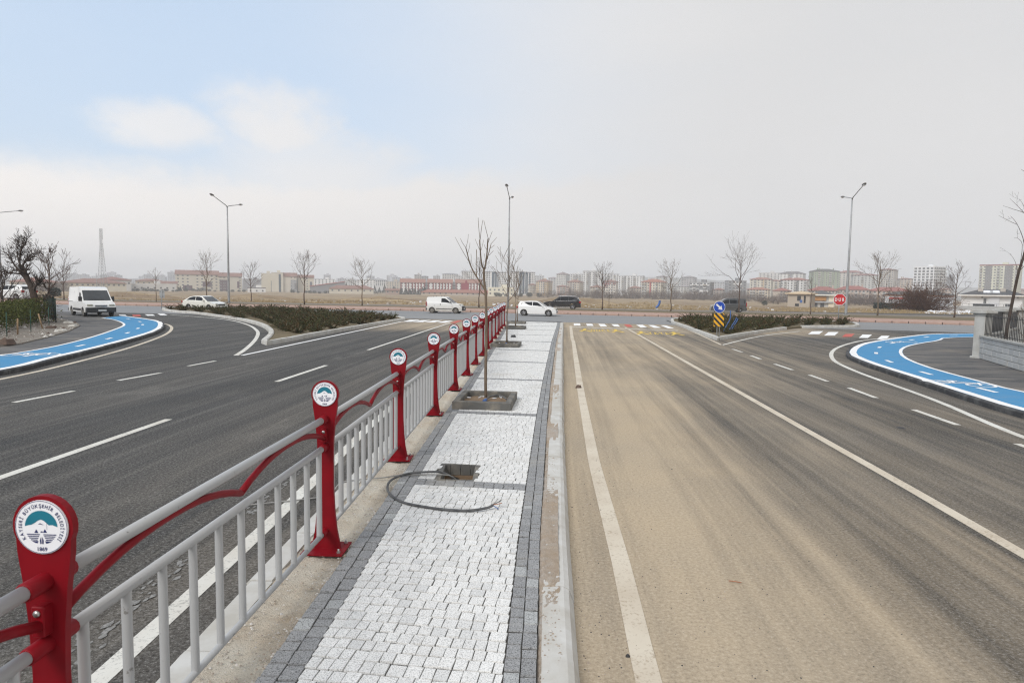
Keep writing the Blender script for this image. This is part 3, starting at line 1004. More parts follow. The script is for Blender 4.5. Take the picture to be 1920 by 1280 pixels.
def road_text(word, c, w, ang):
    root = link('road_marking', None, kind='structure')
    Rm = Matrix.Rotation(ang, 3, 'Z')
    for i, ch in enumerate(word):
        vs_, fs_ = text_faces(ch, 1.0)
        xm = (min(v.x for v in vs_) + max(v.x for v in vs_)) / 2
        k = w * 0.135
        mb = MB()
        mb.add([c + Rm @ Vector(((v.x - xm) * k + (i - 1.5) * w * 0.125, (v.y - 0.35) * 2.7, 0.008)) for v in vs_], fs_, W['yellow_line'])
        mb.build('letter', root)
    for sx in (-1, 1):
        mb = MB()
        ox = sx * w * 0.38
        def P(x, y):
            return c + Rm @ Vector((ox + x * 0.68, y * 2.1, 0.008))
        mb.add([P(0.16 * math.cos(a) + 0.05, 0.68 + 0.14 * math.sin(a)) for a in [2 * math.pi * k / 12 for k in range(12)]], [tuple(range(12))], W['yellow_line'])
        for seg in (((0.02, 0.55), (-0.05, 0.0)), ((-0.05, 0.0), (-0.45, -0.62)), ((-0.05, 0.0), (0.28, -0.3)), ((0.28, -0.3), (0.5, -0.66)), ((0.0, 0.42), (-0.42, 0.12)), ((0.0, 0.42), (0.45, 0.2))):
            ribbon(mb, [P(*seg[0]), P(*seg[1])], 0.17, W['yellow_line'], 0.008 + 0.0004 * len(mb.f))
        mb.build('walking_figure', root)


road_text('ÖNCE', Vector((5.35, 39.6, 0)), 2.5, rad(-5))
road_text('YAYA', Vector((8.45, 37.8, 0)), 2.5, rad(-8))

# ------------------------------------------------------------------ pavement of the dividing strip
PIT = (-0.84, -0.45, 7.74, 8.40)
PLANTERS = [(-0.50, 13.0, -0.09), (-0.23, 26.4, -0.09), (0.21, 38.2, -0.09), (0.32, 43.9, -0.09)]
PW, PD = 1.13, 1.42
mb = MB()
by = [-2, 0, 2, 3, 4, 5, 6, 7, PIT[2], PIT[3], 9, 10, 12, 14, 16, 18, 20, 23, 26, 29, 32, 35, 38, 41, 44, MED_END]
for a, b in zip(by, by[1:]):
    la, lb, ra, rb = kerb_l(a) + 0.05, kerb_l(b) + 0.05, kerb_r(a) - 0.03, kerb_r(b) - 0.03
    if a == PIT[2]:
        mb.add([(la, a, 0.07), (PIT[0], a, 0.07), (PIT[0], b, 0.07), (lb, b, 0.07)], [(0, 1, 2, 3)], W['bed'])
        mb.add([(PIT[1], a, 0.07), (ra, a, 0.07), (rb, b, 0.07), (PIT[1], b, 0.07)], [(0, 1, 2, 3)], W['bed'])
    else:
        mb.add([(la, a, 0.07), (ra, a, 0.07), (rb, b, 0.07), (lb, b, 0.07)], [(0, 1, 2, 3)], W['bed'])
pave = mb.build('median_pavement', kind='structure')
mb = MB()
for a, b in zip(by, by[1:]):
    la, lb, ra, rb = bord_l(a) + 0.008, bord_l(b) + 0.008, white_r(a) + 0.2, white_r(b) + 0.2
    if a == PIT[2]:
        mb.add([(la, a, PZ - 0.011), (PIT[0], a, PZ - 0.011), (PIT[0], b, PZ - 0.011), (lb, b, PZ - 0.011)], [(0, 1, 2, 3)], W['bed'])
        mb.add([(PIT[1], a, PZ - 0.011), (ra, a, PZ - 0.011), (rb, b, PZ - 0.011), (PIT[1], b, PZ - 0.011)], [(0, 1, 2, 3)], W['bed'])
    else:
        mb.add([(la, a, PZ - 0.011), (ra, a, PZ - 0.011), (rb, b, PZ - 0.011), (lb, b, PZ - 0.011)], [(0, 1, 2, 3)], W['bed'])
mb.build('joint_sand', pave)

kerb_line(pave, [(kerb_l(y), y) for y in by[:-1]] + [(kerb_l(46.6), 46.6)], [(0.0, -0.01), (0.2, -0.01), (0.2, PZ), (0.03, PZ), (0.0, PZ - 0.03)], W['kerb'], 1.0, rnd=random.Random(11))
kerb_line(pave, [(kerb_r(y), y) for y in by[:-1]] + [(kerb_r(46.4), 46.4)], [(-0.16, -0.01), (0.085, -0.01), (0.04, PZ - 0.02), (0.0, PZ + 0.002), (-0.16, PZ + 0.002)], W['kerb'], 1.0, rnd=random.Random(12))
kerb_line(pave, smooth_line([(kerb_l(46.6), 46.6), (-0.45, 47.2), (0.0, 47.45), (1.8, 47.5), (3.2, 47.45), (3.5, 47.2), (kerb_r(46.4), 46.4)], 4), [(0.0, -0.01), (0.18, -0.01), (0.18, PZ), (0.0, PZ + 0.004)], W['kerb_dark'], 0.9, rnd=random.Random(13))

# loose mortar and gravel between the fence and the paving, uneven
gm = MB()
gv, rows_ = [], []
yy = -2.0
while yy < MED_END - 0.4:
    rows_.append(yy)
    yy += 0.035 if yy < 9 else (0.2 if yy < 20 else 0.8)
NC = 9
for y in rows_:
    a, b = kerb_l(y) + 0.19, bord_l(y) + 0.03
    for k in range(NC):
        x = a + (b - a) * k / (NC - 1)
        n = mnoise.fractal(Vector((x * 9, y * 9, 0)), 0.8, 2.0, 3)
        gv.append((x, y, PZ - 0.02 + 0.014 * n + (0.008 if k < 4 else -0.004)))
gm.add(gv, [(j * NC + k, j * NC + k + 1, (j + 1) * NC + k + 1, (j + 1) * NC + k) for j in range(len(rows_) - 1) for k in range(NC - 1)], W['gravel'], True)
gm.build('gravel_strip', kind='structure')
# grit lying between the border stones and the right kerb
gm = MB()
gv = []
for y in rows_:
    a, b = white_r(y) + 0.205, kerb_r(y) - 0.03
    on = 0.5 + mnoise.noise(Vector((1.3, y * 0.55, 7.7)))
    for k in range(9):
        x = a + (b - a) * k / 8
        n = mnoise.fractal(Vector((x * 22, y * 14, 2)), 0.7, 2.0, 4)
        gv.append((x, y, PZ - 0.008 + 0.014 * n + 0.05 * max(-0.3, min(0.3, on - 0.47)) - (0.02 if k == 0 else 0)))
gm.add(gv, [(j * 9 + k, j * 9 + k + 1, (j + 1) * 9 + k + 1, (j + 1) * 9 + k) for j in range(len(rows_) - 1) for k in range(8)], W['tan_grit'], True)
gm.build('kerb_grit', kind='structure')
# pebbles
pr_ = random.Random(21)
pb = MB()
for k in range(2600):
    y = 2.6 + 9 * pr_.random() ** 1.6
    if pr_.random() < 0.7:
        x = kerb_l(y) + 0.22 + (bord_l(y) - kerb_l(y) - 0.22) * (1 - pr_.random() ** 1.7)
    else:
        x = white_r(y) + 0.22 + (kerb_r(y) - white_r(y) - 0.25) * pr_.random()
    s = pr_.uniform(0.003, 0.011) * (1.6 if pr_.random() < 0.06 else 1)
    c = Vector((x, y, PZ - 0.004 + s * 0.3))
    q = [c + Vector((s * math.cos(a + k), s * math.sin(a + k) * 0.8, pr_.uniform(-0.3, 0.2) * s)) for a in (0, 1.26, 2.5, 3.8, 5.0)] + [c + Vector((0, 0, s * 0.8))]
    pb.add(q, [(i, (i + 1) % 5, 5) for i in range(5)], W['rubble'] if k % 3 else W['tan_grit'])
pb.build('pebbles', kind='stuff', label='pebbles and grit scattered along the fence and kerb of the paved strip', cat='pebbles')


def stone_mesh(name, m, seed):
    rr = random.Random(seed)
    j = lambda: rr.uniform(-0.028, 0.028)
    base = [(-0.5, -0.5), (0.5, -0.5), (0.5, 0.5), (-0.5, 0.5)]
    b0 = [(x * 0.962 + j(), y * 0.915 + j()) for x, y in base]
    V = [(x, y, -0.06) for x, y in b0] + [(x, y, -0.010) for x, y in b0] + [(x * 0.972, y * 0.955, rr.uniform(-0.0015, 0.0015)) for x, y in b0]
    F = [(0, 1, 5, 4), (1, 2, 6, 5), (2, 3, 7, 6), (3, 0, 4, 7), (4, 5, 9, 8), (5, 6, 10, 9), (6, 7, 11, 10), (7, 4, 8, 11), (8, 9, 10, 11)]
    return V, F


def lay(parent, stones, name, mat, n_single, seed, view_from=3.4):
    """stones = (x, y, rz, sx, sy); the nearest ones in view singly, the others joined"""
    rr = random.Random(seed)
    proto = [stone_mesh(name, mat, seed + k) for k in range(8)]
    meshes = []
    for V, F in proto:
        mb = MB()
        mb.add(V, F, mat)
        meshes.append(mb.mesh(name))
    order = sorted(stones, key=lambda s: (s[1] < view_from, s[1]))
    single, rest = order[:n_single], order[n_single:]
    for s in single:
        o = link(name, rr.choice(meshes), parent, (s[0], s[1], PZ + rr.uniform(-0.004, 0.004)), s[2] + rr.choice((0, math.pi)) + rr.uniform(-0.02, 0.02), (s[3], s[4], 1))
        o.rotation_euler[0], o.rotation_euler[1] = rr.uniform(-0.02, 0.02), rr.uniform(-0.025, 0.025)
    mb = MB()
    for s in rest:
        V, F = rr.choice(proto)
        ca, sa = math.cos(s[2]), math.sin(s[2])
        dz, tx, ty = PZ + rr.uniform(-0.003, 0.003), rr.uniform(-0.02, 0.02), rr.uniform(-0.02, 0.02)
        P = []
        for x, y, z in V:
            x, y = x * s[3], y * s[4]
            P.append((s[0] + x * ca - y * sa, s[1] + x * sa + y * ca, z + dz + x * tx + y * ty))
        mb.add(P, F, mat)
    mb.build(name, parent, kind='stuff')


A = 0.13
ur, vr = Vector((math.cos(A), -math.sin(A))), Vector((math.sin(A), math.cos(A)))
bands = [y * math.cos(A) + x * math.sin(A) for x, y in ((-0.6, 3.2), (-0.55, 7.53), (-0.23, 12.0), (0.0, 16.55), (0.1, 20.6), (0.25, 24.7), (0.5, 28.9), (0.8, 33.1), (1.0, 37.3), (1.3, 41.4), (1.5, 45.4))]


def blocked(x, y, mx=0.045, my=0.045):
    if PIT[0] - mx < x < PIT[1] + mx and PIT[2] - my < y < PIT[3] + my:
        return True
    for cx, cy, a in PLANTERS:
        dx, dy = x - cx, y - cy
        lx, ly = dx * math.cos(-a) - dy * math.sin(-a), dx * math.sin(-a) + dy * math.cos(-a)
        if abs(lx) < PW / 2 - 0.04 and abs(ly) < PD / 2 - 0.04:
            return True
    return False


rs = random.Random(31)
white, grey = [], []
v = -2.0
ve = 47.2
while v < ve:
    h = rs.uniform(0.112, 0.122)
    bi = [b for b in bands if b - 0.11 <= v + h / 2 <= b + 0.11]
    # left end of the row
    u = None
    x, y = -0.6, (v + h / 2 - -0.6 * math.sin(A)) / math.cos(A)
    for _ in range(3):
        xl = white_l(y)
        u0 = (xl - (v + h / 2) * math.sin(A)) / math.cos(A)
        y = -u0 * math.sin(A) + (v + h / 2) * math.cos(A)
    u = u0
    while True:
        w = 0.115 if bi else rs.choice((0.074, 0.082, 0.09, 0.09, 0.098, 0.108))
        p = ur * (u + w / 2) + vr * (v + h / 2)
        xr = white_r(p.y)
        left = (xr - (ur * u + vr * (v + h / 2)).x)
        if left < 0.035 or p.y > MED_END - 0.1:
            break
        if left < w + 0.045:
            w = left
            p = ur * (u + w / 2) + vr * (v + h / 2)
        if not blocked(p.x, p.y):
            (grey if bi else white).append((p.x, p.y, -A, w, h))
        u += w + 0.002
    v += h + 0.002
# border stones, two deep, along both sides
bst = []
for side in (0, 1):
    for c in (0, 1):
        y = -2.0
        while y < MED_END - 0.3:
            L = rs.choice((0.105, 0.14, 0.16, 0.2))
            ym = y + L / 2
            if side == 0:
                w = (white_l(ym) - bord_l(ym)) / 2
                x = bord_l(ym) + w * (c + 0.5)
                f = white_l
            else:
                w = 0.1
                x = white_r(ym) + 0.004 + w * (c + 0.5)
                f = white_r
            a = -math.atan2(f(ym + 0.3) - f(ym - 0.3), 0.6)
            if not blocked(x, ym):
                bst.append((x, ym, a, w - 0.004, L - 0.004))
            y += L
lay(pave, white, 'paving_stone', W['cobble'], 300, 40)
lay(pave, bst + grey, 'border_stone', W['border'], 290, 60)

# cable pit: dug box with block rim, rubble floor and corrugated duct ends
pit = thing('cable_pit', 'open square cable pit in the white paving with duct ends inside', 'pit', ((PIT[0] + PIT[1]) / 2, (PIT[2] + PIT[3]) / 2, 0))
px_, py_ = (PIT[1] - PIT[0]) / 2, (PIT[3] - PIT[2]) / 2
mb = MB()
mb.add([(-px_ * 1.0, -py_, -0.15), (px_, -py_, -0.15), (px_, py_, -0.15), (-px_, py_, -0.15)], [(0, 1, 2, 3)], W['soil'])
mb.build('pit_floor', pit)
for k, (cx, cy, sx, sy) in enumerate(((0, py_ + 0.03, px_ * 2 + 0.12, 0.06), (0, -py_ - 0.03, px_ * 2 + 0.12, 0.06), (px_ + 0.03, 0, 0.06, py_ * 2), (-px_ - 0.03, 0, 0.06, py_ * 2))):
    n = 4
    for i in range(n):
        mb = MB()
        if sx > sy:
            w = sx / n
            mb.box((-sx / 2 + w * (i + 0.5), cy, 0.06), (w - 0.006, sy, 0.138), W['planter'])
        else:
            w = sy / n
            mb.box((cx, -sy / 2 + w * (i + 0.5), 0.06), (sx, w - 0.006, 0.138), W['planter'])
        mb.build('rim_block', pit)
    mb = MB()
    mb.box((cx, cy, -0.13), (sx, sy, 0.235), W['soil'])
    mb.build('pit_wall', pit)
mb = MB()
for k in range(14):
    s = R.uniform(0.02, 0.05)
    mb.box((R.uniform(-px_ + 0.03, px_ - 0.03), R.uniform(-py_ + 0.03, py_ - 0.03), -0.13), (s, s * 0.8, s * 0.7), W['rubble'] if k % 3 else W['lens_orange'], R.random() * 3)
mb.build('rubble_pieces', pit, kind='stuff')
mb = MB()
d0, d1 = Vector((-0.13, 0.02, -0.2)), Vector((-0.04, 0.1, 0.03))
pts, rr_ = [], []
for i in range(17):
    pts.append(d0.lerp(d1, i / 16))
    rr_.append(0.047 if i % 2 else 0.054)
mb.tube(pts, rr_, W['black'], 12, True, False)
mb.build('duct', pit)
mb = MB()
mb.box((0.06, 0.09, -0.10), (0.26, 0.05, 0.02), W['wood'], 0.1)
mb.build('plank', pit)

cab = thing('power_cable', 'thick black cable looped from the pit across the white paving', 'cable')
cz = PZ + 0.018
cp = smooth_line([(-0.62, 8.05, -0.12), (-0.70, 7.93, 0.08), (-0.84, 7.86, cz + 0.03), (-1.05, 7.84, cz + 0.035), (-1.22, 7.83, cz + 0.02), (-1.37, 7.72, cz), (-1.41, 7.45, cz), (-1.33, 7.1, cz), (-1.13, 6.81, cz), (-0.85, 6.66, cz), (-0.6, 6.59, cz), (-0.4, 6.575, cz + 0.004), (-0.23, 6.64, cz + 0.012), (-0.17, 6.675, cz + 0.03)], 8)
mb = MB()
mb.tube(cp, 0.0135, W['cable'], 10)
mb.build('sheath', cab)
e = Vector((-0.17, 6.675, cz + 0.03))
for c, dv in (('blue_pipe', (0.06, -0.035, -0.03)), ('copper', (0.09, 0.03, 0.012)), ('black', (0.085, 0.055, 0.035)), ('cable_grey', (0.05, 0.06, 0.05))):
    mb = MB()
    mb.tube([e - Vector((0.01, 0, 0)), e + Vector(dv) * 0.6, e + Vector(dv)], 0.0042, W[c], 6)
    mb.build('wire', cab)
mb = MB()
mb.tube(smooth_line([(-0.64, 8.0, 0.02), (-0.72, 7.9, 0.12), (-0.86, 7.83, cz + 0.01), (-1.1, 7.85, cz), (-1.35, 7.8, cz), (-1.52, 7.7, cz), (-1.8, 7.6, cz), (-1.98, 7.5, PZ), (-2.06, 7.42, 0.04), (-2.2, 7.3, 0.02), (-2.9, 7.0, 0.02)], 6), 0.008, W['cable_grey'], 8)
tmp = mb.build('earth_wire', label='thin grey cable running from the pit under the fence to the road', cat='cable')
props(tmp, cat='cable')

# ------------------------------------------------------------------ planters with saplings' soil
pl_txt = ['square dark stone planter frame nearest the camera holding the tallest sapling', 'dark stone planter frame around the second sapling along the white paving', 'dark stone planter frame around the third sapling from the camera', 'farthest dark stone planter frame beside the black end kerb of the paving']
for k, (cx, cy, a) in enumerate(PLANTERS):
    p = thing('tree_planter', pl_txt[k], 'planter', (cx, cy, PZ), a, 'stone tree planters on the paved strip')
    z1, tk = 0.15, 0.12
    for bx, byy, sx, sy in ((0, -PD / 2 + tk / 2, PW, tk), (0, PD / 2 - tk / 2, PW, tk), (-PW / 2 + tk / 2, 0, tk, PD - 2 * tk - 0.008), (PW / 2 - tk / 2, 0, tk, PD - 2 * tk - 0.008)):
        mb = MB()
        mb.box((bx, byy, z1 / 2 - 0.02), (sx, sy, z1 + 0.04), W['planter'])
        bevel(mb.build('border_block', p), 0.012)
    mb = MB()
    n = 14
    V = []
    for j in range(n + 1):
        for i in range(n + 1):
            x, y = (i / n - 0.5) * (PW - 2 * tk + 0.02), (j / n - 0.5) * (PD - 2 * tk + 0.02)
            V.append((x, y, 0.03 + 0.09 * math.exp(-(x * x + y * y) / 0.09) + 0.035 * mnoise.fractal(Vector((x * 5 + k, y * 5, 1)), 0.9, 2.0, 3)))
    mb.add(V, [(j * (n + 1) + i, j * (n + 1) + i + 1, (j + 1) * (n + 1) + i + 1, (j + 1) * (n + 1) + i) for j in range(n) for i in range(n)], W['soil'], True)
    mb.build('soil', p)
    if k < 2:
        mb = MB()
        for q in range(9):
            mb.box((R.uniform(-0.4, 0.38), R.uniform(-0.4, 0.4), 0.09), (R.uniform(0.03, 0.1), R.uniform(0.02, 0.05), 0.012), W['snow'], R.random() * 3)
        mb.build('litter_scrap', p, kind='stuff')
        w = thing('watering_pipe', ['black watering hose with blue cap lying on the nearest planter soil', 'black watering hose with blue cap on the soil of the second planter'][k], 'hose', (cx, cy, PZ), a)
        mb = MB()
        mb.tube(smooth_line([(0.42, -0.02, 0.1), (0.25, 0.08, 0.16), (0.08, -0.1, 0.15), (0.02, -0.3, 0.11)], 6), 0.016, W['cable'], 8)
        mb.build('hose', w)
        mb = MB()
        mb.cyl((0.03, -0.27, 0.12), (0.005, -0.36, 0.105), 0.035, W['blue_pipe'], 12)
        mb.build('cap', w)

# ------------------------------------------------------------------ railing with emblem posts
fence = thing('pedestrian_railing', 'red and grey railing with round emblem posts along the paved strip', 'railing')
POSTS = [-0.6, 2.42, 5.56, 8.64, 11.8, 14.75, 17.35, 19.9, 22.5, 25.1, 27.7, 30.3, 32.9, 35.4, 37.9, 40.4]
HC, HR = 1.372, 0.118


def post_mesh():
    mb = MB()
    side = [(0.13, 0.0), (0.122, 0.05), (0.096, 0.18), (0.079, 0.34), (0.068, 0.55), (0.066, 0.8), (0.072, 0.98), (0.087, 1.14), (0.105, 1.27)]
    a0 = math.asin(-0.42)
    arc = circle(0, HC, HR, 19, a0, math.pi - a0, True)
    poly = side + arc + [(-x, z) for x, z in reversed(side)]
    mb.prism(poly, 0.03, W['red_steel'], 'y', -0.015)
    # sleeves that take the rails, front and back
    for z, r in ((1.16, 0.036), (0.915, 0.033), (0.175, 0.03)):
        mb.cyl((0, -0.12, z), (0, 0.12, z), r, W['red_steel'], 12)
    mb.box((0.0, -0.035, 1.02), (0.05, 0.05, 0.12), W['red_steel'])
    mb.box((0.0, 0.045, 1.02), (0.05, 0.07, 0.12), W['red_steel'])
    return mb.mesh('post')


def emblem_mesh():
    mb = MB()
    y0 = -0.0162
    r = 0.103
    mb.prism(circle(0, HC, r, 40), -0.006, W['emblem_white'], 'y', y0)
    yf = y0 - 0.0068
    ri = 0.064
    # thin navy rim line
    o, i_ = circle(0, HC, r * 0.985, 40), circle(0, HC, r * 0.965, 40)
    mb.add([(x, yf, z) for x, z in o + i_], [(k, (k + 1) % 40, (k + 1) % 40 + 40, k + 40) for k in range(40)], W['emblem_navy'])
    # teal sky above a white mountain
    mt = [(-0.0635, 0.003), (-0.05, 0.007), (-0.038, 0.009), (-0.024, 0.017), (-0.012, 0.026), (0.0, 0.030), (0.010, 0.026), (0.022, 0.016), (0.03, 0.009), (0.044, 0.010), (0.0635, 0.003)]
    arc = circle(0, 0, ri, 21, 0.05, math.pi - 0.05, True)
    mb.add([(x, yf, HC + z) for x, z in list(reversed(mt))[::-1] + arc], [tuple(range(len(mt) + len(arc)))], W['emblem_teal'])
    # ridge shading, two domes and stripes of the lower half in navy
    nv = W['emblem_navy']
    def q(pts):
        mb.add([(x, yf, HC + z) for x, z in pts], [tuple(range(len(pts)))], nv)
    q([(-0.012, 0.012), (-0.004, 0.016), (0.006, 0.011), (0.012, 0.008), (0.002, 0.0105)])
    q([(-0.028, -0.022), (-0.02, -0.008), (-0.012, -0.022)])
    q([(0.006, -0.02), (0.014, -0.006), (0.022, -0.02)])
    q([(-0.004, -0.02), (-0.002, -0.015), (0.004, -0.015), (0.006, -0.02)])
    q([(0.0215, 0.02), (0.0225, 0.02), (0.0225, -0.008), (0.0215, -0.008)])
    for k, z in enumerate((-0.026, -0.033, -0.040, -0.047)):
        hw = math.sqrt(ri * ri - z * z)
        g = 0.006 + 0.003 * k
        q([(-hw, z), (-g, z), (-g - 0.002, z - 0.0038), (-hw + 0.002, z - 0.0038)])
        q([(hw, z), (g, z), (g + 0.002, z - 0.0038), (hw - 0.002, z - 0.0038)])
    for s in (-1, 1):
        q([(s * 0.040, -0.0535), (s * 0.013, -0.053), (s * 0.017, -0.0625), (s * 0.026, -0.0602)])
        q([(s * 0.002, -0.036), (s * 0.0075, -0.05), (s * 0.0065, -0.064), (s * 0.0012, -0.064)])
    return mb.mesh('emblem')


def lettering_mesh():
    mb = MB()
    yf = -0.0162 - 0.0070
    s = 'KAYSERİ BÜYÜKŞEHİR BELEDİYESİ'
    rr_ = 0.0755
    adv = {}
    wid = []
    for ch in s:
        if ch == ' ':
            wid.append(0.62)
            continue
        v_, f_ = text_faces(ch, 1.0)
        wid.append(max(v.x for v in v_) - min(v.x for v in v_) + 0.16)
    span = rad(256)
    tot = sum(wid)
    a = math.pi / 2 + span / 2
    for ch, w in zip(s, wid):
        da = span * w / tot
        am = a - da / 2
        a -= da
        if ch == ' ':
            continue
        v_, f_ = text_faces(ch, 1.0)
        xm = (min(v.x for v in v_) + max(v.x for v in v_)) / 2
        k = span * rr_ / tot * 1.0
        tx, tz = math.sin(am), -math.cos(am)
        P = []
        for v in v_:
            lx, lz = (v.x - xm) * k, v.y * k * 1.12
            P.append((rr_ * math.cos(am) + lx * tx + lz * math.cos(am), yf, HC + rr_ * math.sin(am) + lx * tz + lz * math.sin(am)))
        mb.add(P, f_, W['emblem_navy'])
    out = mb.mesh('lettering')
    mb = MB()
    v_, f_ = text_faces('1869', 1.0)
    k = 0.021
    mb.add([(v.x * k, yf, HC - 0.091 + v.y * k) for v in v_], f_, W['emblem_navy'])
    return out, mb.mesh('year_number')


pm, em, (lm, ym_) = post_mesh(), emblem_mesh(), lettering_mesh()
mb = MB()
mb.box((0.0, 0, 0.012), (0.36, 0.30, 0.014), W['red_steel'])
bpm = mb.mesh('base_plate')
mb = MB()
mb.cyl((0, 0, 0.018), (0, 0, 0.034), 0.016, W['bolt'], 6, smooth=False)
mb.cyl((0, 0, 0.034), (0, 0, 0.055), 0.008, W['bolt'], 8)
blm = mb.mesh('bolt')
mb = MB()
mb.cyl((0, -0.067, 0), (0, -0.058, 0), 0.013, W['bolt'], 8)
scm = mb.mesh('screw')
mb = MB()
mb.tube([(0, 0, 0.0), (0, 0, 1.0)], [0.021, 0.021], W['grey_steel'], 8, False)
bal = mb.mesh('baluster')


def on_fence(y, z):
    return Vector((fence_x(y), y, z))


dents = random.Random(9)
for i, y in enumerate(POSTS):
    dx = fence_x(y + 0.6) - fence_x(y - 0.6)
    a = -math.atan2(dx, 1.2)
    p = link('post', pm, fence, (fence_x(y), y, PZ), a)
    bevel(p, 0.004, 1, 50)
    link('base_plate', bpm, p)
    link('emblem', em, p)
    link('lettering', lm, p)
    link('year_number', ym_, p)
    for bx, byy in ((-0.14, -0.11), (0.14, -0.11), (0.14, 0.11), (-0.14, 0.11)):
        link('bolt', blm, p, (bx, byy, 0))
    link('screw', scm, p, (0, 0, 1.055))
    if i == 0:
        continue
    y0 = POSTS[i - 1]
    for nm, z, r in (('top_rail', 1.16, 0.0285), ('middle_rail', 0.915, 0.0265), ('bottom_rail', 0.175, 0.021)):
        mb = MB()
        mb.tube([on_fence(y0 + 0.11, PZ + z), on_fence(y - 0.11, PZ + z)], r, W['grey_steel'], 12)
        mb.build(nm, fence)
    mb = MB()
    pts = []
    L = y - y0 - 0.09
    for half in (0, 1):
        for k in range(13):
            u = k / 12
            s = -1 + 2 * u
            pts.append(on_fence(y0 + 0.045 + (half + u) * L / 2, PZ + 1.0 + 0.125 * (1 - abs(s) ** 2.2)))
    mb.tube(pts[:13], 0.022, W['red_steel'], 8)
    mb.tube(pts[13:], 0.022, W['red_steel'], 8)
    mb.build('scallop_rail', fence)
    n = max(8, round((y - y0) / 0.29) - 0)
    for k in range(n):
        yb = y0 + (y - y0) * (k + 0.62) / (n + 0.24)
        b = link('baluster', bal, fence, (fence_x(yb), yb, PZ + 0.18), 0, (1.15, 1.0, 0.725))

# ------------------------------------------------------------------ bare trees
def grow(mb, p, d, L, r, lev, rng, m, up=0.2, wob=0.16, split=(2, 3), ang=(22, 46), minr=0.004, steps=3):
    pts, rs_ = [p], [r]
    r_end = max(minr, r * 0.62)
    q = Vector(p)
    d = Vector(d).normalized()
    for k in range(steps):
        d = (d + Vector((rng.gauss(0, wob), rng.gauss(0, wob), rng.gauss(0, wob) + up * 0.3))).normalized()
        q = q + d * (L / steps)
        pts.append(Vector(q))
        rs_.append(r + (r_end - r) * (k + 1) / steps)
    mb.tube(pts, rs_, m, 5 if r > 0.03 else (4 if r > 0.012 else 3), False)
    if lev == 0:
        return
    n = rng.randint(*split)
    for i in range(n):
        k = len(pts) - 1 if i == 0 else rng.choice(range(1, len(pts)))
        axis = d.orthogonal().normalized()
        axis.rotate(Matrix.Rotation(rng.uniform(0, 2 * math.pi), 3, d))
        a = rad(rng.uniform(*ang)) * (0.45 if i == 0 else 1)
        nd = Vector(d)
        nd.rotate(Matrix.Rotation(a, 3, axis))
        grow(mb, pts[k], nd, L * rng.uniform(0.62, 0.86), max(minr, rs_[k] * (0.85 if i == 0 else 0.62)), lev - 1, rng, m, up, wob, split, ang, minr, steps)


def tree_parts(seed, H, Wd, trunk, r0, m, lev=4, nb=9, minr=0.012, lean=(0, 0), leader=True, up=0.22):
    """trunk mesh and crown mesh of a bare street tree of height H and crown width Wd"""
    rng = random.Random(seed)
    tm = MB()
    th = H * trunk
    pts = [Vector((0, 0, -0.1))]
    top = H * (0.80 if leader else trunk + 0.12)
    n = 8
    for k in range(1, n + 1):
        z = top * k / n
        pts.append(Vector((lean[0] * z + rng.gauss(0, 0.008 * H * (k / n)), lean[1] * z + rng.gauss(0, 0.008 * H), z)))
    rs_ = [r0 * (1 - 0.72 * (k / n) ** 0.8) for k in range(n + 1)]
    rs_[0] *= 1.25
    tm.tube(pts, rs_, m, 8)
    cm = MB()
    for b in range(nb):
        f = (b + rng.random() * 0.6) / nb
        z = th + (top - th) * f
        k = min(n - 1, int(z / top * n))
        u = z / top * n - k
        p = pts[k].lerp(pts[k + 1], u)
        az = b * 2.4 + rng.uniform(-0.4, 0.4)
        el = rad(rng.uniform(30, 52) + 22 * f)
        d = Vector((math.cos(az) * math.cos(el), math.sin(az) * math.cos(el), math.sin(el)))
        reach = (Wd / 2) * (1.3 - 0.5 * f)
        tot = sum(0.74 ** q for q in range(lev))
        L = min(reach / max(0.42, math.cos(el)), (H - z) / max(0.4, math.sin(el)) * 1.05) / tot * 1.12
        grow(cm, p, d, L, max(minr * 1.5, r0 * (0.42 - 0.2 * f)), lev - 1, rng, m, up, 0.12, (2, 3), (20, 44), minr)
    if leader:
        grow(cm, pts[-1], Vector((0, 0, 1)), H * 0.085, rs_[-1], 2, rng, m, up, 0.12, (2, 3), (18, 36), minr)
    return tm.mesh('trunk'), cm.mesh('crown')


def place_tree(name, label, loc, seed, H, Wd, trunk, r0, m, group=None, rz=0.0, **kw):
    t, c = tree_parts(seed, H, Wd, trunk, r0, m, **kw)
    o = thing(name, label, 'tree', loc, rz, group)
    link('trunk', t, o)
    link('crown', c, o)
    return o


FAR_TREES = [  # px, base, top, crown width in the photograph, label
    (388, 566, 478, 52, 'bare street tree with a broad crown in front of the cream hostel block'),
    (471, 568, 493, 40, 'thin bare tree with an open crown between the two cream blocks'),
    (571, 570.5, 476, 56, 'bare street tree standing before the right end of the second cream block'),
    (679, 571, 486, 44, 'slender bare street tree in the dry field left of the red roofed terraces'),
    (898, 574, 488, 48, 'bare street tree seen right behind the nearest sapling'),
    (1129, 581, 494, 36, 'small bare street tree just right of the black car'),
    (1257, 586, 490, 44, 'sparse bare street tree left of the blue arrow sign'),
    (1385, 588, 462, 76, 'large wide bare street tree in front of the dark grey van'),
    (1519, 590, 510, 20, 'very thin bare street tree before the unfinished stone house'),
    (1645, 594, 476, 72, 'wide bare street tree right of the octagonal stop sign'),
    (1789, 597.5, 500, 54, 'bare street tree beside the white villa near the right wall'),
    (120, 566, 496, 56, 'bare street tree with spreading crown left of the white cargo van'),
    (293, 567, 500, 22, 'thin leaning bare tree left of the grey sign back'),
    (1142, 566, 540, 12, 'tiny bare sapling in the field behind the black car'),
]
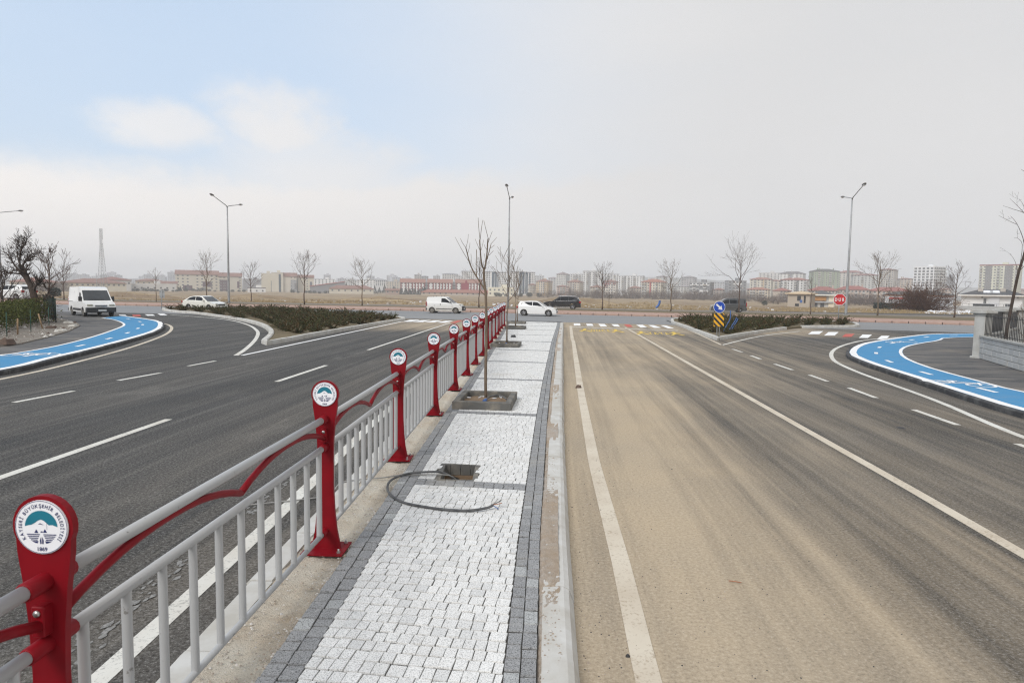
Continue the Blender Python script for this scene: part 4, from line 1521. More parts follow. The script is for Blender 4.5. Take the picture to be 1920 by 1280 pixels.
for k, (px, pb_, pt, pw, lab) in enumerate(FAR_TREES):
    y = 80.0
    for _ in range(8):
        x = (px - 960) / FPX * y
        y = tree_line(x)
    if px in (471, 1142):
        y += 16
    base = AT(px, pb_, y)
    base.z = 0.1 if px not in (471, 1142) else terrain_z(base.x, y)
    Ht = AT(px, pt, y).z - base.z
    place_tree('street_tree', lab, base, 100 + k, Ht, pw * y / FPX, 0.36 if pw > 30 else 0.42, 0.085 if pw > 30 else 0.055, W['bark_mid'] if k % 3 else W['bark'], 'bare street trees on the far median', lev=4 if pw > 30 else 3, nb=11 if pw > 30 else 6, minr=0.007, rz=k * 1.3)


def px_tree(name, label, base_px, Y, strokes, m, seed, z_base=None, twigs=None):
    """a tree whose limbs follow traced lines; every limb also bends in depth"""
    rng = random.Random(seed)
    o = thing(name, label, 'tree', (0, 0, 0))
    b = AT(base_px[0], base_px[1], Y)
    if z_base is not None:
        b.z = z_base
    o.location = b
    tr = None
    cm = MB()
    tm = MB()
    for i, (pts, r0, r1) in enumerate(strokes):
        dy = 0.0 if i == 0 else rng.uniform(-0.16, 0.16)
        P = []
        n = len(pts)
        for j, (x, y) in enumerate(pts):
            f = j / max(1, n - 1)
            p = AT(x, y, Y) - AT(base_px[0], base_px[1], Y)
            ln = (Vector((pts[-1][0], pts[-1][1])) - Vector((pts[0][0], pts[0][1]))).length * Y / FPX
            P.append(p + Vector((0, dy * 3.0 * f * min(1, ln) if i else 0, 0)))
        P = smooth_line(P, 3)
        R_ = [r0 + (r1 - r0) * k / (len(P) - 1) for k in range(len(P))]
        (tm if i == 0 else cm).tube(P, R_, m, 8 if i == 0 else 5)
        if twigs and i > 0:
            for q in range(twigs[0]):
                k = rng.randint(len(P) // 3, len(P) - 1)
                d = (P[k] - P[k - 1]).normalized() + Vector((rng.gauss(0, 0.6), rng.gauss(0, 0.6), rng.gauss(0.3, 0.5)))
                grow(cm, P[k], d, twigs[1] * rng.uniform(0.6, 1.3), max(twigs[3], R_[k] * 0.6), twigs[2], rng, m, 0.15, 0.2, (2, 3), (20, 50), twigs[3])
    link('trunk', tm.mesh('trunk'), o)
    link('crown', cm.mesh('crown'), o)
    return o


def Z8(*pts):
    return [(850 + x / 4.743, 390 + y / 4.743) for x, y in pts]


px_tree('sapling', 'tallest bare sapling with cut branches in the nearest stone planter', (911, 742), 13.1, [
    ([(911, 744), (910.5, 700), (911.5, 650), (912, 600)] + Z8((290, 800), (287, 730), (282, 690), (272, 600), (272, 520)), 0.031, 0.02),
    (Z8((272, 525), (255, 490), (245, 400), (238, 270)), 0.017, 0.012), (Z8((238, 270), (228, 160), (225, 75)), 0.006, 0.0035), (Z8((238, 270), (253, 150), (264, 90)), 0.006, 0.0035),
    (Z8((278, 530), (297, 430), (308, 300), (313, 262)), 0.017, 0.011), (Z8((313, 264), (290, 170), (274, 100)), 0.006, 0.0035), (Z8((311, 290), (330, 235), (348, 190)), 0.005, 0.003),
    (Z8((300, 440), (322, 350), (333, 305)), 0.01, 0.007), (Z8((333, 305), (365, 270), (387, 240)), 0.005, 0.003), (Z8((325, 345), (350, 325), (366, 312)), 0.0045, 0.003), (Z8((318, 405), (345, 375), (358, 365)), 0.0045, 0.003),
    (Z8((287, 720), (250, 660), (205, 590), (170, 530), (145, 470), (122, 380), (110, 335)), 0.017, 0.009), (Z8((145, 470), (80, 360), (20, 245)), 0.006, 0.003), (Z8((110, 335), (80, 290), (65, 255)), 0.005, 0.003), (Z8((113, 335), (130, 275), (137, 220)), 0.005, 0.003), (Z8((128, 385), (145, 330), (150, 293)), 0.0045, 0.003),
    (Z8((207, 592), (208, 500), (205, 430), (200, 345)), 0.009, 0.007), (Z8((286, 760), (255, 735), (232, 705)), 0.012, 0.009),
    (Z8((237, 360), (210, 300), (192, 255)), 0.005, 0.003), (Z8((246, 360), (262, 300), (266, 265)), 0.0045, 0.003), (Z8((155, 480), (160, 430), (158, 392)), 0.0045, 0.003), (Z8((300, 360), (282, 330), (277, 310)), 0.0045, 0.003), (Z8((285, 470), (282, 430), (276, 390)), 0.0045, 0.003)], W['bark'], 4, PZ + 0.1)
for k, (cx, cy, H_, lab) in enumerate(((-0.21, 26.4, 3.65, 'second bare sapling with upright twigs in the paved strip'), (0.19, 38.2, 3.35, 'third bare sapling along the paved strip with a thin straight trunk'), (0.34, 43.9, 3.2, 'farthest bare sapling by the end kerb of the paved strip'))):
    place_tree('sapling', lab, (cx, cy, PZ + 0.1), 60 + k, H_, 1.5 - 0.2 * k, 0.46, 0.035, W['bark'], None, k * 1.9, lev=3, nb=8, minr=0.006, leader=True, up=0.55)

# gnarled tree behind the hedge, with its leaning trunk
Z6 = lambda *pts: [(x / 5.333, 420 + y / 5.333) for x, y in pts]
px_tree('gnarled_tree', 'dark gnarled bare tree leaning over the green hedge', (70, 590), 37.0, [
    (Z6((372, 900), (360, 790), (332, 690), (300, 600), (255, 530), (205, 480)), 0.21, 0.10),
    (Z6((300, 600), (285, 520), (250, 470), (215, 462)), 0.1, 0.05), (Z6((205, 480), (195, 380), (200, 290), (205, 205)), 0.06, 0.018), (Z6((205, 480), (140, 420), (80, 340), (20, 280)), 0.06, 0.018),
    (Z6((215, 470), (240, 380), (300, 310), (370, 295)), 0.05, 0.016), (Z6((195, 400), (155, 320), (130, 250), (130, 180)), 0.042, 0.014), (Z6((200, 440), (270, 380), (320, 370), (380, 360)), 0.05, 0.02),
    (Z6((205, 500), (130, 490), (70, 500), (10, 560)), 0.05, 0.016), (Z6((335, 690), (370, 620), (420, 590), (440, 570)), 0.09, 0.05), (Z6((436, 590), (450, 640), (470, 660), (440, 720)), 0.05, 0.025), (Z6((200, 300), (230, 250), (280, 200), (300, 170)), 0.05, 0.02)],
    W['bark_dark'], 8, None, (17, 0.27, 3, 0.005))
# smaller trees and scrub beside it
place_tree('bare_tree', 'reddish bare tree rising behind the dark fence end', AT(94, 580, 47), 71, 4.4, 3.6, 0.3, 0.09, W['bark_mid'], lev=4, nb=9, minr=0.012)
place_tree('bare_tree', 'dark scrubby bare tree at the left frame edge behind the hedge', AT(8, 600, 34), 72, 2.6, 1.8, 0.25, 0.07, W['bark_dark'], lev=4, nb=9, minr=0.01)


def shrub_mesh(seed, n, r, h, m, leaf=0.0, stems=True, dome=0.6):
    """a bush of many arching twigs"""
    rng = random.Random(seed)
    mb = MB()
    for k in range(n):
        az, el = rng.uniform(0, 2 * math.pi), rad(rng.uniform(15, 85))
        d = Vector((math.cos(az) * math.cos(el), math.sin(az) * math.cos(el), math.sin(el)))
        grow(mb, Vector((d.x * 0.12 * r, d.y * 0.12 * r, 0)), d, r * rng.uniform(0.38, 0.6) * (h / r * math.sin(el) + math.cos(el)), 0.02 * r, 3, rng, m, 0.02, 0.2, (2, 4), (18, 55), 0.0042 * r, 2)
    return mb


bb = thing('bush', 'big round dark leafless bush in the field before the white tower block', 'bush', AT(1723, 583, 104))
bb.location.z = terrain_z(bb.location.x, bb.location.y) - 0.1
shrub_mesh(3, 95, 3.3, 2.5, W['twig_red']).build('twigs', bb)
bb = thing('bush', 'dark red brown leafless thicket behind the green hedge', 'bush', AT(40, 600, 36.5))
shrub_mesh(4, 40, 1.2, 0.9, W['twig_red']).build('twigs', bb)
bb = thing('bush', 'small round grey green conifer bush left of the white van', 'bush', AT(103, 559, 140))

def leaf_cloud(seed, n, fn, size, m, mb=None):
    rng = random.Random(seed)
    mb = mb or MB()
    for k in range(n):
        c = fn(rng)
        a = Vector((rng.gauss(0, 1), rng.gauss(0, 1), rng.gauss(0, 1))).normalized()
        b = a.orthogonal().normalized()
        b.rotate(Matrix.Rotation(rng.uniform(0, 6.28), 3, a))
        s = size * rng.uniform(0.6, 1.4)
        w = a.cross(b)
        mb.add([c - b * s, c + w * s * 0.45, c + b * s, c - w * s * 0.45], [(0, 1, 2, 3)], m)
    return mb


def ball(rx, rz, zc):
    def f(rng):
        while True:
            v = Vector((rng.uniform(-1, 1), rng.uniform(-1, 1), rng.uniform(-1, 1)))
            if 0.3 < v.length < 1:
                return Vector((v.x * rx, v.y * rx, zc + v.z * rz))
    return f


leaf_cloud(5, 700, ball(1.3, 1.2, 1.1), 0.2, W['fir']).build('foliage', bb)

# junipers of the two islands: a few meshes, many plants
def juniper_mesh(seed, big=1.0):
    rng = random.Random(seed)
    mb = MB()
    for s in range(17):
        az = rng.uniform(0, 2 * math.pi)
        el = rad(rng.uniform(28, 78))
        d = Vector((math.cos(az) * math.cos(el), math.sin(az) * math.cos(el), math.sin(el)))
        L = rng.uniform(0.38, 0.74) * big
        p = Vector((d.x * 0.05, d.y * 0.05, 0))
        m = W['juniper'] if rng.random() < 0.6 else W['juniper_b']
        pts = [p]
        for k in range(5):
            d = (d + Vector((rng.gauss(0, 0.1), rng.gauss(0, 0.1), 0.02 - 0.05 * k))).normalized()
            p = p + d * L / 5
            pts.append(p)
        mb.tube(pts, [0.009, 0.008, 0.007, 0.006, 0.005, 0.003], W['juniper_b'], 3, False)
        for k in range(1, 6):
            for q in range(6):
                c = pts[k].lerp(pts[k - 1], rng.random())
                w = Vector((rng.gauss(0, 1), rng.gauss(0, 1), rng.gauss(0.25, 0.8))).normalized()
                w = (w + d * 1.1).normalized()
                ln = rng.uniform(0.06, 0.14) * (1.25 - 0.12 * k)
                sd = w.orthogonal().normalized()
                sd.rotate(Matrix.Rotation(rng.uniform(0, 6.28), 3, w))
                mb.add([c - sd * 0.014, c + sd * 0.014, c + w * ln + sd * 0.006, c + w * ln - sd * 0.006], [(0, 1, 2, 3)], m)
    return mb.mesh('juniper_shrub')


jm = [juniper_mesh(200 + k, 0.9 + 0.08 * (k % 3)) for k in range(6)]


def inside(p, poly):
    c = False
    n = len(poly)
    for i in range(n):
        a, b = poly[i], poly[(i + 1) % n]
        if (a.y > p[1]) != (b.y > p[1]) and p[0] < (b.x - a.x) * (p[1] - a.y) / (b.y - a.y) + a.x:
            c = not c
    return c


def edge_dist(p, poly):
    q = Vector((p[0], p[1], 0))
    best = 1e9
    for i in range(len(poly)):
        a, b = poly[i], poly[(i + 1) % len(poly)]
        ab = b - a
        t = max(0, min(1, (q - a).dot(ab) / max(1e-9, ab.length_squared)))
        best = min(best, (a + ab * t - q).length)
    return best


def plant(poly, step, label, group, seed, cap):
    rng = random.Random(seed)
    x0, x1 = min(p.x for p in poly), max(p.x for p in poly)
    y0, y1 = min(p.y for p in poly), max(p.y for p in poly)
    n = 0
    y = y0
    while y < y1:
        x = x0 + (0.5 * step if int((y - y0) / step) % 2 else 0)
        while x < x1:
            q = (x + rng.uniform(-0.15, 0.15), y + rng.uniform(-0.15, 0.15))
            if inside(q, poly) and edge_dist(q, poly) > 0.42 and n < cap:
                s = rng.uniform(1.2, 1.65)
                link('juniper_shrub', rng.choice(jm), None, (q[0], q[1], 0.11), rng.uniform(0, 6.28), (s, s, s * rng.uniform(0.5, 0.68)), label=label, cat='shrub', group=group)
                n += 1
            x += step
        y += step
    return n


pl_l = li_right[:-1] + li_left[:-1]
pl_r = ri_a + ri_b[:-1]
plant(pl_l, 1.36, 'brown green juniper shrub planted on the island left of the railing', 'juniper shrubs on the left island', 1, 300)
plant(pl_r, 1.25, 'dark green juniper shrub planted on the island with the arrow sign', 'juniper shrubs on the right island', 2, 300)

# clipped hedge on the left verge
hedge = thing('hedge', 'low yellow green hedge running along the left verge', 'hedge')
h0, h1 = Vector((-19.6, 20.5, 0)), Vector((-26.6, 37.6, 0))
hd = (h1 - h0).normalized()
hn = Vector((hd.y, -hd.x, 0))
HL = (h1 - h0).length
hb = MB()


def hedge_pt(rng):
    s, u = rng.random() * HL, rng.gauss(0, 0.33)
    top = 1.35 + 0.16 * mnoise.noise(Vector((s * 0.7, 2, 0))) + 0.12 * mnoise.noise(Vector((s * 2.3, 7, 0)))
    z = 0.16 + top * (1 - abs(u) * 0.35) * rng.random() ** 0.65
    return h0 + hd * s - hn * (0.35 + u) + Vector((0, 0, z))


leaf_cloud(11, 20000, hedge_pt, 0.05, W['hedge'], hb)
hb.build('foliage', hedge)
st = MB()
for k in range(60):
    q = h0 + hd * (HL * k / 60) - hn * 0.35
    st.tube([q + Vector((0, 0, 0.1)), q + Vector((R.uniform(-0.1, 0.1), R.uniform(-0.1, 0.1), 0.9))], 0.015, W['bark_dark'], 4)
st.build('stems', hedge)

wf = thing('wire_fence', 'low wire fence with thin green posts in front of the hedge', 'fence')
for k, (px, tp) in enumerate(((13, 588), (58, 583), (92, 588))):
    b = G(px, {13: 631, 58: 622, 92: 613}[px], 0.16)
    mb = MB()
    mb.tube([b - Vector((0, 0, 0.1)), b + Vector((0.01, 0, 1.0))], 0.016, W['green_post'], 8)
    mb.build('post', wf)
nb_ = MB()
for z in (0.25, 0.45, 0.65):
    nb_.tube([G(-40, 645, 0.16) + Vector((0, 0, z)), G(13, 631, 0.16) + Vector((0, 0, z)), G(58, 622, 0.16) + Vector((0, 0, z)), G(92, 613, 0.16) + Vector((0, 0, z))], 0.006, W['green_net'], 4)
nb_.build('wire', wf)
for k, (a, b, lab) in enumerate((((33, 627), (33, 597), 'short brown stake standing at the foot of the hedge'), ((80, 617), (72, 588), 'leaning pale wooden stake against the end of the hedge'))):
    p = G(*a, 0.16)
    q = AT(b[0], b[1], p.y)
    mb = MB()
    mb.tube([p, q], 0.032, W['wood'], 6)
    mb.build('wooden_stake', label=lab, cat='stake')
df = thing('boundary_fence', 'dark green mesh covered fence running back past the hedge end', 'fence')
f0, f1 = Vector((-25.5, 36.6, 0)), Vector((-31.3, 43.8, 0))
for k in range(8):
    p = f0.lerp(f1, k / 7)
    mb = MB()
    mb.tube([p, p + Vector((0, 0, 1.5 + 0.1 * (k % 2)))], 0.03, W['green_net'], 6)
    mb.build('post', df)
for k in range(28):
    p = f0.lerp(f1, (k + 0.5) / 28)
    if k % 4 == 3:
        continue
    mb = MB()
    mb.box((p.x, p.y, 0.85 + 0.05 * (k % 3)), (0.22, 0.03, 1.2), W['green_net'], math.atan2(f1.y - f0.y, f1.x - f0.x))
    mb.build('fence_panel', df)
# rubble on the verge
vb = MB()
vr_ = random.Random(17)
vx0, vx1, vy0, vy1 = -34, -15, 18, 48
for k in range(5200):
    q = (vr_.uniform(vx0, vx1), vr_.uniform(vy0, vy1))
    if not inside(q, verge):
        continue
    s = vr_.uniform(0.015, 0.05) if vr_.random() < 0.94 else vr_.uniform(0.06, 0.14)
    c = Vector((q[0], q[1], 0.16))
    P_ = [c + Vector((s * math.cos(a + k) * vr_.uniform(0.7, 1.2), s * math.sin(a + k) * vr_.uniform(0.7, 1.2), -0.01)) for a in (0, 1.26, 2.5, 3.8, 5.0)] + [c + Vector((vr_.gauss(0, s * 0.2), 0, s * 0.8))]
    vb.add(P_, [(i, (i + 1) % 5, 5) for i in range(5)], (W['rubble'], W['kerb'], W['bark_mid'])[k % 3])
vb.build('verge_stones', kind='stuff', label='loose stones and clods over the dirt verge by the hedge', cat='stones')
for k, (px, py, s, lab) in enumerate(((128, 606, 0.30, 'white broken slab lying on the dirt verge'), (137, 612, 0.28, 'pale flat rubble stone near the curved verge edge'), (115, 620, 0.26, 'small white rubble piece on the gravel edge'), (97, 615, 0.32, 'brown clod at the foot of the leaning stake'), (10, 645, 0.5, 'rusty brown scrap lying on the gravel'))):
    p = G(px, py, 0.17)
    mb = MB()
    rr = random.Random(k)
    q = [Vector((s * math.cos(a) * rr.uniform(0.6, 1.1), s * 0.7 * math.sin(a) * rr.uniform(0.6, 1.1), 0)) for a in [2 * math.pi * i / 8 for i in range(8)]]
    t_ = [v * 0.75 + Vector((0, 0, s * rr.uniform(0.25, 0.4))) for v in q]
    mb.add(q + t_, [tuple(range(8, 16))] + [(i, (i + 1) % 8, (i + 1) % 8 + 8, i + 8) for i in range(8)], W['kerb'] if k < 3 else W['bark_mid'])
    mb.build('rubble_stone', None, p, label=lab, cat='stone')
for k, (px, py, s, z, lab) in enumerate(((963, 632, 0.14, PZ, 'dark round stone lying on the far white paving'), (1085, 727, 0.09, 0.0, 'brown stone lying on the left line of the dusty road'), (1177, 1230, 0.018, 0.0, 'tiny dark pebble on the dusty road near the kerb'), (1690, 802, 0.10, 0.0, 'flat black scrap lying on the right traffic lane'))):
    p = G(px, py, z)
    mb = MB()
    rr = random.Random(40 + k)
    q = [Vector((s * math.cos(a) * rr.uniform(0.7, 1.1), s * math.sin(a) * rr.uniform(0.7, 1.1), 0)) for a in [2 * math.pi * i / 8 for i in range(8)]]
    t_ = [v * 0.6 + Vector((0, 0, s * (0.9 if k < 3 else 0.15) * rr.uniform(0.7, 1))) for v in q]
    mb.add(q + t_, [tuple(range(8, 16))] + [(i, (i + 1) % 8, (i + 1) % 8 + 8, i + 8) for i in range(8)], (W['black'], W['bark_mid'], W['black'], W['black'])[k])
    mb.build('stone', None, p, label=lab, cat='stone')

p = G(1378, 1091, 0.006)
mb = MB()
mb.tube([p + Vector((-0.045, 0.02, 0.004)), p + Vector((0.0, 0.0, 0.008)), p + Vector((0.05, -0.012, 0.003))], 0.004, W['copper'], 5)
mb.build('twig', label='small rusty brown twig lying on the dusty road', cat='twig')
gp = MB()
gq = random.Random(5)
for k in range(1500):
    y = 3.2 + 12 * gq.random() ** 1.8
    x = kerb_r(y) + 0.12 + 2.6 * gq.random() ** 2.2
    s = gq.uniform(0.002, 0.007) * (2.0 if gq.random() < 0.04 else 1)
    c = Vector((x, y, 0.0))
    gp.add([c + Vector((s * math.cos(a + k), s * math.sin(a + k), 0)) for a in (0, 1.26, 2.5, 3.8, 5.0)] + [c + Vector((0, 0, s))], [(i, (i + 1) % 5, 5) for i in range(5)], W['black'] if k % 3 == 0 else W['tan_grit'])
gp.build('road_grit', kind='stuff', label='loose grit and tiny stones on the dusty lane beside the kerb', cat='grit')

# ------------------------------------------------------------------ street lamps
def street_lamp(label, px, rz, head_py):
    y = 80.0
    for _ in range(8):
        x = (px - 960) / FPX * y
        y = tree_line(x) + (2.0 if px < 500 else 0)
    top = AT(px, head_py, y)
    o = thing('street_lamp', label, 'street lamp', (top.x, y, 0.1), rz, 'double arm street lamps on the far median')
    h = top.z - 0.1
    mb = MB()
    mb.tube([(0, 0, 0), (0, 0, 0.3), (0, 0, h * 0.5), (0, 0, h)], [0.17, 0.15, 0.115, 0.07], W['galv'], 12)
    mb.build('pole', o)
    mb = MB()
    mb.cyl((0, 0, 0), (0, 0, 0.04), 0.3, W['galv'], 12)
    mb.box((0, -0.15, 1.0), (0.14, 0.05, 0.5), W['galv'])
    mb.build('base_plate', o)
    for s in (-1, 1):
        mb = MB()
        e = Vector((0, s * 4.2, h + 0.75))
        mb.tube([(0, 0, h - 0.1), (0, s * 0.35, h + 0.08), e], [0.06, 0.05, 0.04], W['galv'], 8)
        arm = mb.build('arm', o)
        mb = MB()
        secs = [(0.0, 0.06, 0.05), (0.15, 0.17, 0.10), (0.5, 0.2, 0.12), (0.85, 0.14, 0.09), (0.98, 0.04, 0.04)]
        V = []
        for u, w, t_ in secs:
            c = e + Vector((0, s * (u - 0.1), 0.12 * u))
            for k in range(8):
                a = 2 * math.pi * k / 8
                V.append(c + Vector((w * math.cos(a), 0, t_ * math.sin(a) * (1 if math.sin(a) > 0 else 0.6))))
        F = [(i * 8 + k, i * 8 + (k + 1) % 8, (i + 1) * 8 + (k + 1) % 8, (i + 1) * 8 + k) for i in range(4) for k in range(8)] + [tuple(range(8)), tuple(range(32, 40))]
        mb.add(V, F, W['lamp_head'], True)
        mb.box(e + Vector((0, s * 0.35, -0.045)), (0.24, 0.5, 0.04), W['emblem_white'])
        mb.build('lamp_head', o)
    return o


street_lamp('tall double arm street lamp standing behind the white sedan', 426, rad(2), 387)
street_lamp('tall double arm street lamp behind the saplings at the strip end', 955.5, rad(-4), 372)
street_lamp('tall double arm street lamp standing beside the stop sign', 1598, rad(-14), 372)
street_lamp('double arm street lamp at the left frame edge behind the gnarled tree', -4, rad(4), 399)

# ------------------------------------------------------------------ signs
ks = thing('keep_right_sign', 'blue round keep right arrow sign over black and yellow chevron board', 'sign', G(1346, 632, 0.12))
ks.location.z = 0.1
yk = ks.location.y
uu = yk / FPX
mb = MB()
for sx in (-0.06, 0.06):
    mb.tube([(sx, 0, 0), (sx, 0, 1.85)], 0.028, W['galv'], 10)
mb.build('post', ks)
zc = AT(1347, 575.5, yk).z - 0.1
mb = MB()
mb.prism(circle(0, zc, 0.30, 36), 0.02, W['sign_white'], 'y', -0.05, W['galv'])
dk = mb.build('disc', ks)
mb = MB()
mb.add([(x, -0.0535, z) for x, z in circle(0, zc, 0.28, 36)], [tuple(range(36))], W['sign_blue'])
mb.build('blue_face', dk)
mb = MB()
Ra = Matrix.Rotation(rad(-42), 2)
ar = [(-0.22, 0.045), (0.02, 0.045), (0.02, 0.125), (0.22, 0.0), (0.02, -0.125), (0.02, -0.045), (-0.22, -0.045)]
mb.add([((Ra @ Vector(p)).x, -0.0565, zc + (Ra @ Vector(p)).y) for p in ar], [tuple(range(7))], W['sign_white'])
mb.build('arrow', dk)
zt, zb = AT(1347, 587, yk).z - 0.1, AT(1347, 612, yk).z - 0.1
hw = 0.26
mb = MB()
mb.box((0, -0.045, (zt + zb) / 2), (hw * 2, 0.02, zt - zb), W['sign_yellow'])
brd = mb.build('board', ks)
mb = MB()


def clip_strip(c, w, zb, zt, hw):
    """polygon of the diagonal band z = -x*1.0 + c .. c+w inside the board"""
    pts = [(-hw, zb), (hw, zb), (hw, zt), (-hw, zt)]
    for sgn, k in ((1, c), (-1, c + w)):
        out = []
        for i in range(len(pts)):
            a, b = pts[i], pts[(i + 1) % len(pts)]
            da, db = sgn * (a[1] + a[0] - k), sgn * (b[1] + b[0] - k)
            if da >= 0:
                out.append(a)
            if da * db < 0:
                t_ = da / (da - db)
                out.append((a[0] + (b[0] - a[0]) * t_, a[1] + (b[1] - a[1]) * t_))
        pts = out
        if not pts:
            return []
    return pts


c0 = zb - 0.3
for k in range(6):
    P = clip_strip(c0 + 0.13 + k * 0.29, 0.145, zb, zt, hw)
    if len(P) > 2:
        mb.add([(x, -0.0575, z) for x, z in P], [tuple(range(len(P)))], W['black'])
mb.build('black_stripes', brd)

ss = thing('stop_sign', 'red octagonal sign with white letters DUR on a grey pole', 'sign', G(1571.5, 604, 0.12))
ss.location.y = min(ss.location.y, 52)
ss.location = AT(1571.5, 604, 51.5)
ss.location.z = 0.1
ys_ = ss.location.y
zc = AT(1573, 561.5, ys_).z - 0.1
mb = MB()
mb.tube([(0, 0, 0), (0, 0, zc + 0.2)], 0.035, W['galv'], 10)
mb.build('post', ss)
oc = lambda r: [(0.03 + r * math.cos(rad(22.5 + 45 * k)), zc + r * math.sin(rad(22.5 + 45 * k))) for k in range(8)]
mb = MB()
mb.prism(oc(0.475), 0.02, W['sign_white'], 'y', -0.06, W['galv'])
octo = mb.build('octagon', ss)
mb = MB()
mb.add([(x, -0.0635, z) for x, z in oc(0.445)], [tuple(range(8))], W['sign_red'])
mb.build('red_face', octo)
mb = MB()
for ch, cx in (('D', -0.225), ('U', 0.03), ('R', 0.285)):
    v_, f_ = text_faces(ch, 1.0)
    xm = (min(v.x for v in v_) + max(v.x for v in v_)) / 2
    mb.add([(cx + (v.x - xm) * 0.25, -0.067, zc - 0.13 + v.y * 0.37) for v in v_], f_, W['sign_white'])
mb.build('lettering', octo)
ss.rotation_euler[2] = rad(-27)

sb = thing('sign_back', 'grey back of a square sign on a pole at the left island tip', 'sign', AT(303.5, 580, 60.5))
sb.location.z = 0.1
mb = MB()
mb.tube([(0, 0, 0), (0, 0, 1.75)], 0.035, W['galv'], 10)
mb.build('post', sb)
mb = MB()
mb.box((0.03, 0.04, 1.35), (0.46, 0.02, 0.68), W['galv'])
mb.box((0.03, 0.025, 1.55), (0.4, 0.02, 0.04), W['lamp_head'])
mb.box((0.03, 0.025, 1.15), (0.4, 0.02, 0.04), W['lamp_head'])
mb.build('panel', sb)

for k, (pts, lab) in enumerate(((((1356, 616), (1364, 607), (1369, 597), (1369.5, 582)), 'tallest blue pipe curving up from the shrubs beside the arrow sign'), (((1365, 616), (1374, 608), (1379, 600), (1381, 595)), 'middle blue pipe sticking out of the right island shrubs'), (((1369, 620), (1377, 609), (1382, 601), (1383.5, 597)), 'rightmost blue pipe sticking out of the island shrubs'))):
    Y = 38.5
    P = [AT(x, y, Y) for x, y in pts]
    P[0].z = min(P[0].z, 0.1)
    mb = MB()
    mb.tube(smooth_line(P, 5), 0.027, W['blue_pipe'], 8)
    mb.build('blue_pipe', label=lab, cat='pipe')
mb = MB()
mb.tube(smooth_line([AT(1230, 577, 96) , AT(1234, 573, 96), AT(1236.5, 568, 96), AT(1237, 563, 96)], 5), 0.16, W['blue_pipe'], 10)
mb.build('blue_pipe', label='bent wide blue pipe end rising from the far dirt field', cat='pipe')

# ------------------------------------------------------------------ garden wall on the right
gw = thing('garden_wall', 'grey block garden wall with pillars and black iron bars on the right', 'wall')
P1 = Vector((17.55, 24.45, 0))


def pillar(p, h, parent, a):
    mb = MB()
    mb.box((0, 0, h / 2), (0.40, 0.40, h), W['pillar'])
    mb.box((0, 0, 0.04), (0.5, 0.5, 0.12), W['pillar'])
    o = mb.build('pillar', parent, (p.x, p.y, 0.1), a)
    bevel(o, 0.012)
    mb = MB()
    mb.box((0, 0, h + 0.035), (0.48, 0.48, 0.07), W['pillar'])
    mb.box((0, 0, h + 0.11), (0.62, 0.62, 0.08), W['pillar'])
    mb.box((0, 0, h + 0.17), (0.5, 0.5, 0.04), W['pillar'])
    bevel(mb.build('cap', o), 0.015)


def wall_run(a, b, h, parent, blocks, bars, panel=False):
    d = (b - a)
    L = d.length
    d.normalize()
    ang = math.atan2(d.y, d.x)
    rr = random.Random(int(L * 100))
    ch = 0.2
    n = int(h / ch)
    for c in range(n):
        s = 0.2 + (0.0 if c % 2 == 0 else -0.14)
        while s < L - 0.21:
            w = 0.5 if blocks else 1.0
            e = min(s + w, L - 0.2)
            s0 = max(s, 0.2)
            if e - s0 > 0.06:
                p = a + d * ((s0 + e) / 2)
                mb = MB()
                mb.box((0, 0, 0), (e - s0 - 0.022, 0.22 + rr.uniform(-0.012, 0.012), ch - 0.024), W['wall_block'])
                bevel(mb.build('wall_block', parent, (p.x, p.y, 0.12 + ch * (c + 0.5)), ang), 0.01)
            s = e
    mb = MB()
    m = (a + b) / 2
    mb.box((0, 0, 0.12 + n * ch / 2), (L - 0.42, 0.18, n * ch - 0.02), W['pillar'])
    mb.build('wall_core', parent, (m.x, m.y, 0), ang)
    mb = MB()
    mb.box((0, 0, 0), (L - 0.42, 0.32, 0.06), W['pillar'])
    mb.build('coping', parent, (m.x, m.y, 0.12 + n * ch + 0.03), ang)
    z0 = 0.12 + n * ch + 0.06
    if bars:
        k = 0
        while 0.3 + k * 0.15 < L - 0.25:
            p = a + d * (0.3 + k * 0.15)
            mb = MB()
            mb.tube([(0, 0, 0), (0, 0, 0.80)], 0.011, W['iron'], 4)
            mb.build('iron_bar', parent, (p.x, p.y, z0))
            k += 1
        for z in (0.08, 0.72):
            mb = MB()
            mb.box((0, 0, 0), (L - 0.42, 0.03, 0.02), W['iron'])
            mb.build('iron_rail', parent, (m.x, m.y, z0 + z), ang)
    if panel:
        mb = MB()
        mb.box((0, 0, 0), (L - 0.5, 0.03, 0.78), W['iron'])
        mb.build('dark_panel', parent, (m.x, m.y, z0 + 0.42), ang)


